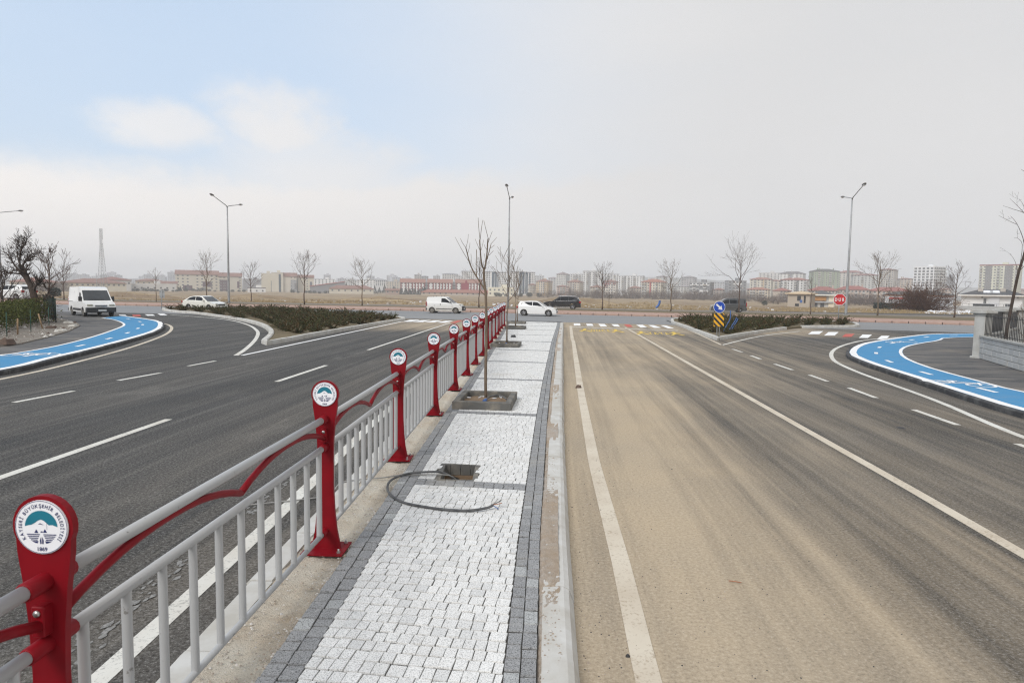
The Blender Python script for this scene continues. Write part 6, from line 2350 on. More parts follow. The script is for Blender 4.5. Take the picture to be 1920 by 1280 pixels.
    for f in range(floors):
        z = (f + 0.56) * fh
        for c in range(cols):
            if c in wskip or (f == 0 and gf > 0.5):
                continue
            fx = (c + 0.5) / cols
            x = (fx - 0.5) * Wd
            on = any(a[0] < fx < a[1] and a[2] * eave < z < a[3] * eave for a in acc)
            put(x, -0.20 if on else -0.01, z, 0)
            if c in bal and f > 0:
                w_b = min(bw, Wd / cols * 0.92)
                mb = MB()
                mb.box((0, -0.62, 0), (w_b, 1.2, 0.16), BALC)
                mb.box((0, -1.19, 0.5), (w_b, 0.07, 0.86), BALC if rb.random() < 0.85 else bmat((0.4, 0.36, 0.3)))
                mb.box((-w_b / 2 + 0.04, -0.6, 0.5), (0.07, 1.08, 0.85), BALC)
                mb.box((w_b / 2 - 0.04, -0.6, 0.5), (0.07, 1.08, 0.85), BALC)
                mb.build('balcony', o, (x, 0, f * fh + 0.1))
        if abs(yaw) > 3:
            for c in range(scols):
                yv = depth * (c + 0.5) / scols
                if ya > 0:
                    put(-Wd / 2 - 0.01, yv, z, -math.pi / 2)
                else:
                    put(Wd / 2 + 0.01, yv, z, math.pi / 2)
                if c in sbal and f > 0:
                    mb = MB()
                    sg = -1 if ya > 0 else 1
                    mb.box((sg * 0.62, 0, 0), (1.2, 2.4, 0.16), BALC)
                    mb.box((sg * 1.19, 0, 0.5), (0.07, 2.4, 0.86), BALC)
                    mb.build('balcony', o, (sg * Wd / 2, yv, f * fh + 0.1))
    if far and joined.v:
        joined.build('windows', o, kind='stuff')
    if extra:
        extra(o, Wd, depth, eave, fh)
    return o


B = building
# --- left: halls and hostels
B('long low hall with a wide red hip roof behind the white cargo van', 112, 239, 522, 548, 430, 30, 2, 13, CREAM, 'hip', REDR, 8, 0, name='hall', win=(1.2, 1.0), gf=0.9)
B('further red roofed hall half hidden behind the lattice mast', 176, 247, 518.5, 538, 480, 30, 1, 8, PALE, 'hip', (0.24, 0.12, 0.10), 6, 0, name='hall')
B('low red roofed buildings at the left frame side behind the gnarled tree', 20, 112, 520, 549, 440, 26, 2, 9, BEIGE, 'hip', (0.27, 0.12, 0.09), 8, 0, name='hall', win=(1.2, 1.0))
B('pale long shed with a flat white roof left of the cream hostel', 236, 332, 531.5, 547, 520, 24, 1, 8, PALE, 'flat', (0.66, 0.64, 0.60), 2, 0, name='shed')
B('beige house with a red roof above the long pale shed', 255, 306, 522.5, 536, 560, 16, 1, 5, BEIGE, 'hip', REDR, 4, 0, name='house')
B('small red roofed house just left of the cream hostel', 303, 333, 527, 537, 550, 14, 1, 4, BEIGE, 'gable', REDR, 4, 0, name='house')
B('long cream hostel block with red roof and dark purple panels', 330, 411, 506.5, 549, 640, 16, 6, 9, CREAM, 'gable', REDR, 8, 0, accents=((0.17, 0.38, 0.03, 0.40, PURPLE), (0.62, 0.84, 0.33, 0.62, PURPLE)), wskip=(3, 6), win=(1.7, 1.15), name='hostel_block')
B('right wing of the cream hostel with a column of purple glazed bays', 410, 453.5, 511, 549, 640, 22, 6, 6, (0.52, 0.49, 0.42), 'gable', REDR, 7, 0, accents=((0.05, 0.42, 0.06, 0.78, PURPLE), (0.80, 0.90, 0.3, 0.7, PURPLE)), wskip=(3, 4), win=(2.0, 0.9), name='hostel_block')
B('grey blank hall between the two cream hostels', 456, 492, 523, 547, 720, 20, 4, 5, (0.30, 0.30, 0.32), 'flat', (0.32, 0.32, 0.34), 1, 0, win=(0.9, 0.8), name='hall')
B('left cream wing of the second hostel with a thin dark slot', 490, 511, 512, 549, 650, 18, 1, 1, CREAM, 'flat', (0.50, 0.48, 0.43), 1, 0, accents=((0.85, 0.93, 0.0, 0.64, (0.16, 0.18, 0.20)),), wskip=(0,), name='hostel_block')
B('tall cream front of the second hostel with a dark glazed vertical strip', 509, 531, 510.5, 550, 640, 20, 1, 1, (0.60, 0.56, 0.47), 'flat', (0.50, 0.48, 0.43), 1, 0, accents=((0.62, 0.80, 0.0, 0.94, (0.075, 0.10, 0.12)),), wskip=(0,), name='hostel_block')
B('cream gabled middle of the second hostel under a sloping red roof', 529, 556, 511, 550, 645, 18, 6, 4, (0.58, 0.54, 0.46), 'gable', REDR, 7, 0, accents=((0.58, 0.98, 0.0, 0.80, (0.36, 0.37, 0.38)), (0.86, 0.99, 0.25, 0.6, PURPLE)), wskip=(0, 1), win=(1.0, 1.0), name='hostel_block')
B('right end of the second hostel with few windows', 555, 588, 515, 549, 655, 18, 6, 4, CREAM, 'gable', REDR, 5, 0, accents=((0.0, 0.09, 0.0, 0.9, (0.10, 0.13, 0.15)), (0.78, 0.90, 0.38, 0.72, (0.12, 0.14, 0.17))), wskip=(0, 1, 3), win=(1.2, 1.1), name='hostel_block')
B('white kiosk with a dark canopy between the hostels', 464, 498, 539, 550.5, 560, 9, 1, 3, WHITE, 'flat', (0.13, 0.12, 0.12), 1.6, 0, name='kiosk')
B('grey hall with a sloping bright red roof right of the hostels', 581, 646, 526.5, 550, 600, 26, 1, 1, (0.25, 0.255, 0.27), 'shed', (0.42, 0.11, 0.10), 10, 0, wskip=(0,), name='hall')
B('low cream house with a wide red hip roof by the dry field', 617, 700, 535, 549, 560, 14, 1, 7, CREAM, 'hip', REDR, 6, 0, name='house')
B('small red roofed sheds among firs at the field edge', 722, 748, 541, 551, 540, 9, 1, 3, (0.40, 0.30, 0.25), 'gable', REDR, 3, 0, name='shed')
for k, (l, r, t_, b, lab) in enumerate(((588, 628, 523, 536, 'pale flat block just right of the second hostel'), (644, 668, 525, 540, 'grey hazy block behind the sloping red hall'), (668, 704, 524, 540, 'white hazy block left of the slender street tree'), (703, 726, 522.5, 536, 'hazy block with a grey hip roof behind the firs'), (724, 752, 527, 542, 'beige hazy block left of the red striped terraces'))):
    B(lab, l, r, t_, b, 900, 14, 4, 6, (WHITE, PALE, WHITE, PALE, BEIGE)[k], 'hip' if k == 3 else 'flat', (0.3, 0.3, 0.3), 3 if k == 3 else 1, 0)
# striped terraces
MAROON = (0.22, 0.055, 0.055)
for k, (l, r, lab) in enumerate(((750, 796, 'leftmost white terrace with dark red stripes and red roof'), (801, 847, 'middle white terrace with dark red stripes behind the panel van'), (853, 901, 'right white terrace with dark red stripes behind the nearest sapling'))):
    ac = tuple((q, q + 0.045, 0.0, 1.0, MAROON) for q in (0.0, 0.2, 0.31, 0.46, 0.58, 0.70, 0.82, 0.955))
    B(lab, l, r, 522.5 + k * 0.4, 549, 650, 15, 4, 8, WHITE, 'gable', (0.30, 0.15, 0.115), 7, 0, accents=ac, name='terrace', win=(1.3, 1.2))
    B(('grey stair block right of the leftmost striped terrace', 'grey stair block right of the middle striped terrace', 'grey stair block right of the last striped terrace')[k], r, r + 9, 527, 549, 655, 12, 4, 3, (0.44, 0.45, 0.46), 'flat', (0.4, 0.4, 0.4), 1, 0, name='stair_block')
B('plain crimson block standing before the right striped terrace', 864.5, 878, 530.5, 551, 610, 10, 1, 1, (0.26, 0.035, 0.055), 'flat', (0.26, 0.035, 0.055), 1, 0, wskip=(0,))
B('very long low building with a red hip roof behind the panel van', 789, 932, 543, 553, 560, 12, 1, 14, (0.48, 0.42, 0.36), 'hip', (0.29, 0.13, 0.10), 5.5, 0, name='house')
B('cream flat roofed pavilion between the sapling and the lamp', 914, 962, 538.5, 554, 540, 12, 2, 6, (0.70, 0.66, 0.54), 'flat', (0.70, 0.66, 0.54), 2, 0, name='pavilion')
# hazy towers behind
for k, (l, r, t_, lab) in enumerate(((776, 788.5, 514.5, 'square beige tower left of the thin mast in the haze'), (789, 802, 516.5, 'grey tower right of the thin mast in the haze'), (811, 824, 517, 'pale tower above the middle striped terrace'), (828, 858, 512, 'wide pale tower block with stepped roof in the haze'), (849, 866, 517, 'lower white block before the wide pale tower'), (864, 893, 508, 'white tower with rows of dark windows left of the nearest sapling'))):
    B(lab, l, r, t_, 549, 950 if k < 4 else 800, 16, 11, 4 if r - l < 18 else 7, ((0.46, 0.42, 0.38), (0.34, 0.36, 0.39), (0.50, 0.50, 0.50), (0.56, 0.54, 0.51), (0.62, 0.61, 0.6), (0.66, 0.65, 0.63))[k], 'hip' if k in (1, 3) else 'flat', (0.30, 0.30, 0.32), 1.5, 0)
# tall white and blue towers
NAVY = (0.035, 0.065, 0.10)
for k, (l, r, lab) in enumerate(((905, 931, 'left white tower with dark blue arched strips behind the nearest sapling'), (930, 948, 'white tower with square windows between sapling and lamp'), (955, 983, 'white and dark blue tower right behind the lamp pole'), (982, 1001, 'rightmost white tower with a tall dark blue arched strip'))):
    ac = ((0.60, 0.95, 0.0, 1.0, NAVY), (0.71, 0.84, 0.0, 0.9, (0.62, 0.66, 0.68))) if k in (0, 2) else (((0.02, 0.30, 0.0, 1.0, NAVY), (0.09, 0.22, 0.0, 0.9, (0.62, 0.66, 0.68)), (0.44, 0.54, 0.0, 0.96, NAVY)) if k == 3 else ((0.05, 0.16, 0, 0.96, NAVY),))
    B(lab, l, r, 506.5 + (k % 2), 551, 720, 16, 12, 6, (0.72, 0.72, 0.71), 'hip', (0.5, 0.5, 0.5), 2.5, 0, accents=ac, wskip=((4, 5, 3) if k in (0, 2) else ((0, 1) if k == 3 else (0,))), win=(1.5, 1.3))
# --- right: the quarter of flats
B('small beige block right of the blue striped towers', 989, 1004, 531, 551, 700, 12, 5, 3, BEIGE, 'hip', REDR, 3, 8, bal=(1,))
B('yellow and beige block with red hip roof behind the white hatchback', 1003, 1034, 522.5, 552, 690, 15, 6, 5, (0.55, 0.41, 0.24), 'hip', REDR, 5, -22, bal=(3,), scols=3, sbal=(1,), chim=2, accents=((0.25, 0.6, 0, 1, (0.58, 0.52, 0.43)),))
B('grey hazy block behind the yellow block', 1000, 1018, 516.5, 545, 950, 14, 8, 4, (0.5, 0.5, 0.5), 'flat', (0.45, 0.45, 0.45), 1, 0)
B('grey hazy block left of the tall hip roofed tower', 1026, 1044, 519, 548, 930, 14, 8, 4, (0.47, 0.46, 0.45), 'hip', (0.35, 0.3, 0.3), 2, 0)
B('tall pale tower with dark hip roof above the white hatchback', 1041, 1066, 510, 548, 820, 16, 10, 5, (0.60, 0.59, 0.56), 'hip', (0.24, 0.19, 0.18), 4, -18, chim=1)
B('low pink grey block before the tall hip roofed tower', 1042, 1064, 534, 553, 660, 13, 4, 4, PINK, 'hip', REDR, 3, 0, bal=(1, 2))
B('beige block with red roof and balconies left of the modern white slabs', 1062, 1092, 523.5, 554, 670, 14, 6, 5, (0.55, 0.48, 0.39), 'hip', REDR, 5, -18, bal=(2,), chim=2, accents=((0.18, 0.36, 0, 1, (0.36, 0.28, 0.24)),))
B('left modern white slab with grey bays above the black car', 1066, 1092, 513, 549, 800, 16, 10, 5, (0.62, 0.62, 0.61), 'flat', (0.55, 0.55, 0.55), 1.2, 0, bal=(1, 3), accents=((0.4, 0.6, 0.1, 1, (0.33, 0.32, 0.32)),))
B('tallest modern white slab with stepped top behind the small street tree', 1090, 1124, 507.5, 551, 780, 16, 11, 6, (0.66, 0.66, 0.65), 'flat', (0.42, 0.42, 0.42), 2.5, 0, bal=(1, 4), accents=((0.30, 0.42, 0.0, 1, (0.30, 0.29, 0.29)), (0.62, 0.74, 0.0, 1, (0.30, 0.29, 0.29))))
B('modern white slab right of the small street tree', 1124, 1158, 513, 551, 800, 16, 10, 6, (0.62, 0.62, 0.62), 'flat', (0.42, 0.42, 0.42), 1.5, 0, bal=(2, 4))
B('small beige block with red roof beside the small street tree', 1104, 1129, 534, 555, 640, 12, 4, 4, BEIGE, 'hip', REDR, 4, 12, bal=(1, 2))
B('white block with maroon top floors right of the small street tree', 1129, 1157, 524, 556, 640, 13, 6, 5, (0.66, 0.62, 0.56), 'hip', REDR, 4, -12, bal=(3,), accents=((0.0, 1.0, 0.82, 0.99, (0.24, 0.08, 0.075)), (0.08, 0.40, 0.66, 0.82, (0.24, 0.08, 0.075))), chim=1)
B('wide modern white grid block with grey bays', 1156, 1206, 516.5, 551, 760, 16, 9, 8, (0.66, 0.66, 0.65), 'flat', (0.45, 0.45, 0.45), 1.5, -10, bal=(1, 3, 5), accents=((0.24, 0.32, 0, 1, (0.28, 0.27, 0.27)), (0.62, 0.72, 0, 1, (0.30, 0.29, 0.29))))
B('brownish beige block with red roof before the white grid block', 1176, 1201, 535.5, 556, 640, 12, 4, 4, (0.44, 0.38, 0.32), 'hip', REDR, 4, 10)
B('cream block with a vertical red stripe and many balconies', 1200, 1247, 522.5, 557, 600, 15, 6, 7, (0.62, 0.57, 0.47), 'hip', (0.33, 0.15, 0.11), 6, -20, bal=(0, 1, 5), accents=((0.42, 0.50, 0, 1.0, (0.34, 0.06, 0.06)),), chim=3, sbal=(1,))
B('hazy block behind the cream block with the red stripe', 1227, 1250, 516.5, 548, 900, 14, 9, 4, (0.44, 0.43, 0.42), 'hip', (0.28, 0.24, 0.24), 2, 0)
B('grey low block left of the modern framed block', 1248, 1272, 531, 553, 660, 12, 5, 4, (0.44, 0.44, 0.43), 'flat', (0.38, 0.38, 0.38), 1.5, 0, bal=(1, 2))
B('small white block beside the modern framed block', 1268, 1290, 535, 554, 650, 12, 5, 4, (0.64, 0.64, 0.62), 'hip', (0.32, 0.3, 0.3), 2, 0, bal=(2,))
B('hazy grey tower with hip roof above the modern framed block', 1274, 1303, 517, 548, 930, 15, 9, 5, (0.36, 0.34, 0.34), 'hip', (0.22, 0.2, 0.2), 3, -12)
B('modern dark block with big white window frames', 1289, 1336, 528.5, 557, 600, 15, 5, 6, (0.20, 0.205, 0.215), 'flat', (0.3, 0.3, 0.3), 1.2, -14, bal=(1, 4), accents=((0.03, 0.46, 0.80, 0.97, (0.70, 0.70, 0.69)), (0.52, 0.97, 0.80, 0.97, (0.70, 0.70, 0.69)), (0.50, 0.92, 0.36, 0.50, (0.70, 0.70, 0.69)), (0.03, 0.46, 0.5, 0.6, (0.60, 0.60, 0.6)), (0.03, 0.46, 0.22, 0.30, (0.55, 0.48, 0.38))), win=(3.2, 1.3), bw=4.5)
B('hazy pale block on the hill foot right of the framed block', 1336, 1356, 527, 550, 1000, 14, 7, 4, (0.44, 0.44, 0.45), 'hip', (0.34, 0.34, 0.35), 2, 0)
B('low brownish block behind bare trees right of the framed block', 1334, 1357, 540, 559, 600, 12, 4, 4, (0.38, 0.32, 0.28), 'hip', (0.26, 0.13, 0.10), 3, 0)
B('modern grey and white block behind the wide bare street tree', 1355, 1396, 525.5, 559, 580, 15, 6, 5, (0.24, 0.25, 0.265), 'flat', (0.3, 0.3, 0.3), 1.2, 12, accents=((0.28, 0.75, 0.78, 0.97, (0.66, 0.66, 0.65)), (0.28, 0.70, 0.34, 0.52, (0.70, 0.70, 0.7)), (0.28, 1.0, 0.58, 0.64, (0.42, 0.36, 0.32)), (0.28, 1.0, 0.2, 0.26, (0.6, 0.6, 0.6))), win=(2.8, 1.4))
B('tall cream block with red roof right of the wide street tree', 1402, 1446, 519.5, 560, 640, 15, 8, 6, (0.58, 0.55, 0.47), 'hip', (0.30, 0.16, 0.13), 4, -8, bal=(1, 4), accents=((0.55, 0.68, 0, 1, (0.52, 0.42, 0.28)),), chim=1)
B('beige low flats with red roof before the tall cream block', 1397, 1441, 538.5, 562, 560, 13, 4, 7, (0.58, 0.49, 0.37), 'hip', (0.32, 0.15, 0.11), 4, -8, bal=(1, 2, 4, 5))
B('pale hazy block with antennas above the tall cream block', 1418, 1459, 511, 552, 800, 15, 10, 6, (0.56, 0.55, 0.53), 'flat', (0.48, 0.47, 0.46), 1.5, 0, bal=(2,))
B('white block with dark hip roof behind the white and grey block', 1456, 1506, 508.5, 552, 780, 16, 10, 6, (0.64, 0.63, 0.61), 'hip', (0.15, 0.14, 0.145), 4, -12, bal=(2, 4), accents=((0.42, 0.56, 0, 1, (0.26, 0.26, 0.27)),), chim=2)
B('cream slim block with balconies beside the white and grey block', 1441, 1461, 524, 560, 660, 13, 8, 3, (0.56, 0.51, 0.42), 'hip', (0.28, 0.15, 0.12), 2, 0, bal=(1,))
B('white and dark grey block with red roof left of the green block', 1459, 1514, 520.5, 562, 600, 15, 8, 8, (0.64, 0.64, 0.63), 'hip', (0.28, 0.13, 0.11), 4, -10, bal=(1, 4, 7), accents=((0.60, 0.70, 0, 1, (0.11, 0.115, 0.125)), (0.0, 0.04, 0, 1, (0.11, 0.115, 0.125))), chim=2)
B('small beige house flats with red roof left of the unfinished house', 1446, 1480, 539.5, 567, 480, 12, 4, 4, (0.44, 0.38, 0.32), 'hip', (0.30, 0.12, 0.10), 5, -14, bal=(3,), wskip=(0, 1))
B('large pale green tower block with dark roof', 1511, 1569, 503.5, 556, 690, 18, 12, 7, (0.27, 0.32, 0.235), 'hip', (0.10, 0.105, 0.10), 4.5, 16, bal=(1, 4), chim=3, scols=3, accents=((0.02, 0.12, 0, 1, (0.33, 0.38, 0.28)), (0.44, 0.56, 0, 1, (0.32, 0.37, 0.27))))
B('pale block with red roof behind the lamp by the stop sign', 1566, 1612, 506.5, 556, 720, 16, 11, 6, (0.54, 0.51, 0.47), 'hip', (0.27, 0.14, 0.13), 4, 0, bal=(2, 3), chim=2)
B('grey pale block right of the lamp by the stop sign', 1590, 1642, 512.5, 558, 690, 16, 10, 7, (0.47, 0.475, 0.46), 'hip', (0.25, 0.14, 0.13), 3, 8, bal=(2, 5), chim=2)
B('beige round cornered tower behind the wide tree by the stop sign', 1641, 1678, 502.5, 556, 720, 18, 12, 6, (0.50, 0.46, 0.41), 'hip', (0.24, 0.13, 0.12), 3, -14, bal=(1, 4))
B('pink beige block left of the white grid tower', 1676, 1708, 520.5, 558, 690, 14, 8, 4, (0.46, 0.39, 0.33), 'hip', (0.26, 0.14, 0.12), 2, 14, chim=2)
def grid_extra(o, Wd, dp, eave, fh):
    for f in range(1, 11):
        mb = MB()
        mb.box((0, -0.02, f * fh), (Wd + 0.1, 0.3, 0.28), bmat((0.76, 0.76, 0.76)))
        mb.build('floor_band', o)
B('tall bright white grid tower with dark windows and balconies', 1706, 1766, 499.5, 560, 640, 18, 11, 5, (0.74, 0.745, 0.75), 'flat', (0.74, 0.74, 0.74), 1.5, -32, win=(2.4, 1.7), scols=6, sbal=(1, 3, 5), extra=grid_extra)
B('dark grey slim tower right behind the white grid tower', 1762, 1784, 518.5, 560, 760, 16, 9, 4, (0.22, 0.22, 0.235), 'flat', (0.25, 0.25, 0.26), 1, 0)
B('low pinkish block right below the white grid tower', 1760, 1779, 540, 566, 560, 12, 4, 3, (0.44, 0.36, 0.31), 'hip', (0.30, 0.2, 0.17), 2, 0)
def tall_extra(o, Wd, dp, eave, fh):
    pass
B('tallest grey and cream tower block at the right', 1828, 1909, 495.5, 566, 640, 20, 13, 11, (0.60, 0.60, 0.48), 'flat', (0.24, 0.10, 0.095), 2.5, -10, accents=((0.16, 0.33, 0, 1, (0.17, 0.165, 0.165)), (0.66, 0.86, 0, 1, (0.17, 0.165, 0.165)), (0.46, 0.56, 0, 0.98, (0.40, 0.43, 0.33))), bal=(0, 5, 10), win=(1.5, 1.3), scols=3)
B('hazy far block at the right frame edge', 1886, 1930, 541, 565, 700, 12, 4, 5, (0.38, 0.30, 0.27), 'hip', (0.22, 0.13, 0.12), 3, 0)
# long pink row with red roofs and balconies
for k, (l, r, t_, lab) in enumerate(((1511, 1568, 537, 'left pink row of low flats under a red hip roof'), (1563, 1626, 535.5, 'middle pink row of low flats with pale balconies behind the stop sign'), (1623, 1702, 538, 'right pink row of low flats behind the wide street tree'))):
    B(lab, l, r, t_, 575, 430, 14, 4, 9, (0.49, 0.40, 0.345), 'hip', (0.29, 0.115, 0.10), 7, 0, bal=(1, 3, 5, 7), chim=2, win=(1.1, 1.2), bw=3.0)
# villas along the field
def stone_extra(o, Wd, dp, eave, fh):
    mb = MB()
    mb.box((0, 0.0, eave - 0.15), (Wd + 0.8, 0.9, 0.3), bmat((0.40, 0.36, 0.31)))
    mb.build('eaves_beam', o)
    for x, w, z, h in ((0.02, 1.2, eave * 0.62, 1.7), (0.28, 0.6, eave * 0.55, 2.6), (-0.06, 1.3, eave * 0.12, 0.9)):
        mb = MB()
        mb.box((x * Wd, -0.02, z), (w, 0.14, h), bmat((0.03, 0.03, 0.032)))
        mb.build('opening', o)
    mb = MB()
    mb.box((0.12 * Wd, -0.05, eave * 0.4), (0.8, 0.2, 1.0), W['blue_pipe'])
    mb.build('blue_sheet', o)
B('unfinished stone house with a timbered hip roof by the thin tree', 1474, 1526, 545.5, 574.5, 235, 9, 1, 1, (0.42, 0.36, 0.29), 'hip', (0.55, 0.43, 0.29), 4.5, -12, wskip=(0,), name='house', cat='house', extra=stone_extra, scols=0, over=0.9)
def wood_extra(o, Wd, dp, eave, fh):
    for c, s, m in (((-0.12 * Wd, -0.3, eave * 0.70), (Wd * 0.62, 0.7, eave * 0.34), (0.42, 0.21, 0.07)), ((0, -0.7, eave - 0.1), (Wd * 1.12, 1.8, 0.45), (0.76, 0.73, 0.66)), ((0.0, -0.5, eave * 0.42), (Wd * 0.9, 1.2, 0.5), (0.40, 0.41, 0.42)), ((0.38 * Wd, -0.25, eave * 0.5), (Wd * 0.2, 0.6, eave), (0.70, 0.62, 0.48))):
        mb = MB()
        mb.box(c, s, bmat(m))
        mb.build('facade_panel', o)
    for x in (-0.2, 0.05):
        mb = MB()
        mb.box((x * Wd, -0.03, eave * 0.17), (1.3, 0.16, 1.7), WIN_D)
        mb.build('window', o)
B('modern house with a wooden panel and white flat eaves left of the stop sign', 1512, 1562, 544.5, 576, 250, 11, 1, 1, (0.56, 0.55, 0.52), 'hip', (0.12, 0.125, 0.13), 8, 0, wskip=(0,), name='house', cat='house', extra=wood_extra, over=0.5)
def villa_extra(o, Wd, dp, eave, fh):
    mb = MB()
    mb.box((0, -0.6, eave - 0.2), (Wd + 1.8, 1.8, 0.4), bmat((0.74, 0.71, 0.66)))
    mb.build('fascia', o)
    for x, z, w, h in ((-0.10, 0.62, 0.8, 1.9), (0.27, 0.36, 1.3, 1.2), (-0.15, 0.85, 0.5, 0.5), (0.42, 0.86, 0.45, 0.5)):
        link('window', win_mesh(w, h), o, (x * Wd, -0.02, z * eave))
    mb = MB()
    mb.box((0.05 * Wd, -0.2, eave * 0.5), (0.18 * Wd, 0.5, eave), bmat((0.60, 0.61, 0.63)))
    mb.build('wall_bay', o)
    for x in (-0.2, 0.17):
        mb = MB()
        mb.box((x * Wd, 3.2, eave + 1.2), (1.4, 1.0, 2.0), bmat((0.46, 0.42, 0.37)))
        mb.build('chimney', o)
    for x in (-0.06, 0.05):
        mb = MB()
        mb.add([(x * Wd - 1.3, 1.2, eave + 0.72), (x * Wd + 1.3, 1.2, eave + 0.72), (x * Wd + 1.0, 3.0, eave + 1.55), (x * Wd - 1.5, 3.0, eave + 1.55)], [(0, 1, 2, 3)], W['snow'])
        mb.build('skylight', o)
B('long white villa with dark hip roof and two chimneys at the right', 1797, 1917, 542.5, 583, 215, 10, 1, 1, (0.70, 0.70, 0.695), 'hip', (0.085, 0.086, 0.09), 10.5, -4, wskip=(0,), name='villa', cat='house', extra=villa_extra, scols=0, over=0.9)
B('pale blue house with orange eaves behind the big round bush', 1655, 1782, 546, 579, 225, 10, 1, 6, (0.56, 0.59, 0.63), 'hip', (0.10, 0.098, 0.095), 6, 0, name='villa', cat='house', win=(1.2, 1.3), accents=((-0.01, 1.01, 0.88, 1.0, (0.55, 0.25, 0.14)), (0.06, 0.30, 0.66, 0.78, (0.40, 0.08, 0.07))))
def shed_(label, L, R_, t_, b, Y, m, name, cat):
    mid = (L + R_) / 2
    zb, zt = AT(mid, b, Y).z, AT(mid, t_, Y).z
    Wd = (R_ - L) / FPX * Y
    o = thing(name, label, cat, (AT(mid, b, Y).x, Y, zb), -math.atan2((mid - 960) / FPX, 1))
    mb = MB()
    mb.box((0, 1.5, (zt - zb) / 2 - 0.3), (Wd, 3, zt - zb + 0.6), bmat(m))
    mb.build('wall', o)
    mb = MB()
    mb.box((0, 1.5, zt - zb + 0.06), (Wd + 0.5, 3.5, 0.12), W['snow'])
    mb.build('roof', o)
    return o
shed_('dark garden shed in front of the long white villa', 1827, 1860, 570, 582, 200, (0.05, 0.055, 0.06), 'garden_shed', 'shed')
lw = thing('garden_fence', 'low grey garden wall with thin rails before the white villa', 'fence')
for k in range(9):
    a = AT(1784 + k * 13, 573 + k * 0.25, 195)
    mb = MB()
    mb.box((a.x, 195, a.z - 0.7), (2.0, 0.2, 1.5), bmat((0.42, 0.43, 0.43)))
    mb.build('wall_panel', lw)
    mb = MB()
    mb.tube([(a.x - 1, 195, a.z - 0.2), (a.x - 1, 195, a.z + 0.75)], 0.06, W['iron'], 4)
    mb.tube([(a.x - 1, 195, a.z + 0.7), (a.x + 1.05, 195, a.z + 0.7)], 0.04, W['iron'], 4)
    mb.build('rail', lw)
hg = thing('garden_hedge', 'dark evergreen hedge under the pale blue house', 'hedge', (AT(1668, 577, 150).x, 150, AT(1668, 577, 150).z))
leaf_cloud(77, 2600, lambda r: Vector((r.uniform(-3.4, 9.0), r.uniform(-0.7, 0.7), -0.2 + 1.25 * r.random())), 0.28, W['fir']).build('foliage', hg)

# far skyline in the haze
ORD = 'first second third fourth fifth sixth seventh eighth ninth tenth eleventh twelfth thirteenth fourteenth fifteenth sixteenth seventeenth eighteenth nineteenth twentieth twenty-first twenty-second twenty-third twenty-fourth'.split()
rf_ = random.Random(55)
tow = []
for k in range(3):
    mb = MB()
    w, d, h = (16, 14, 30), (22, 14, 24), (14, 14, 38)
    w_ = (w, d, h)[k]
    mb.box((0, 0, w_[2] / 2 - 5), (w_[0], w_[1], w_[2] + 10), bmat((0.50, 0.50, 0.52)))
    mb.box((1, 0, w_[2] + 1.4), (5, 4, 2.8), bmat((0.42, 0.42, 0.44)))
    for f in range(int(w_[2] / 3)):
        for c in range(5):
            x = (c - 2) * w_[0] / 5.4
            mb.add([(x - 0.9, -w_[1] / 2 - 0.05, f * 3 + 1), (x + 0.9, -w_[1] / 2 - 0.05, f * 3 + 1), (x + 0.9, -w_[1] / 2 - 0.05, f * 3 + 2.4), (x - 0.9, -w_[1] / 2 - 0.05, f * 3 + 2.4)], [(0, 1, 2, 3)], WIN_D)
    tow.append(mb.mesh('tower_block'))
for lo, hi, n, ya, yb, g_, lab in ((95, 330, 22, 1150, 1500, 'hazy tower blocks on the left horizon', 'pale hazy tower block on the horizon behind the red roofed halls'), (596, 765, 16, 1150, 1500, 'hazy tower blocks on the middle horizon', 'pale hazy tower block on the horizon above the low houses'), (1215, 1410, 14, 1150, 1700, 'hazy tower blocks at the hill foot', 'faint hazy tower block at the foot of the misty hill')):
    for k in range(n):
        px = lo + (hi - lo) * (k + rf_.random()) / n
        Y = rf_.uniform(ya, yb)
        x = (px - 960) / FPX * Y
        link('tower_block', rf_.choice(tow), None, (x, Y, max(-4, terrain_z(x, Y) - 1)), -math.atan2(x, Y) + rf_.uniform(-0.3, 0.3), (1, 1, rf_.uniform(0.45, 0.8)), label='%s from the left: %s' % (ORD[k], lab), cat='tower block', group=g_)

# lattice mast
Ym = 330
b0 = AT(193, 549, Ym)
mast = thing('lattice_mast', 'tall grey lattice telecom mast behind the white cargo van', 'mast', (b0.x, Ym, b0.z))
mh = AT(188.5, 428, Ym).z - b0.z
def mast_r(z):
    return 1.75 - 1.3 * min(1, z / (mh * 0.72)) if z < mh * 0.72 else 0.45
cs = ((-1, -1), (1, -1), (1, 1), (-1, 1))
for sx, sy in cs:
    mb = MB()
    zs = [mh * k / 8 for k in range(9)]
    mb.tube([(sx * mast_r(z), sy * mast_r(z), z) for z in zs], 0.075, W['galv'], 5)
    mb.build('leg', mast)
mb = MB()
z = 0.0
while z < mh - 0.5:
    r = mast_r(z)
    dz = max(0.9, r * 1.5)
    r2 = mast_r(min(mh, z + dz))
    for i in range(4):
        a, b = cs[i], cs[(i + 1) % 4]
        mb.tube([(a[0] * r, a[1] * r, z), (b[0] * r2, b[1] * r2, min(mh, z + dz))], 0.028, W['galv'], 3, False)
        mb.tube([(b[0] * r, b[1] * r, z), (a[0] * r2, a[1] * r2, min(mh, z + dz))], 0.028, W['galv'], 3, False)
        mb.tube([(a[0] * r, a[1] * r, z), (b[0] * r, b[1] * r, z)], 0.028, W['galv'], 3, False)
    z += dz
mb.build('bracing', mast)
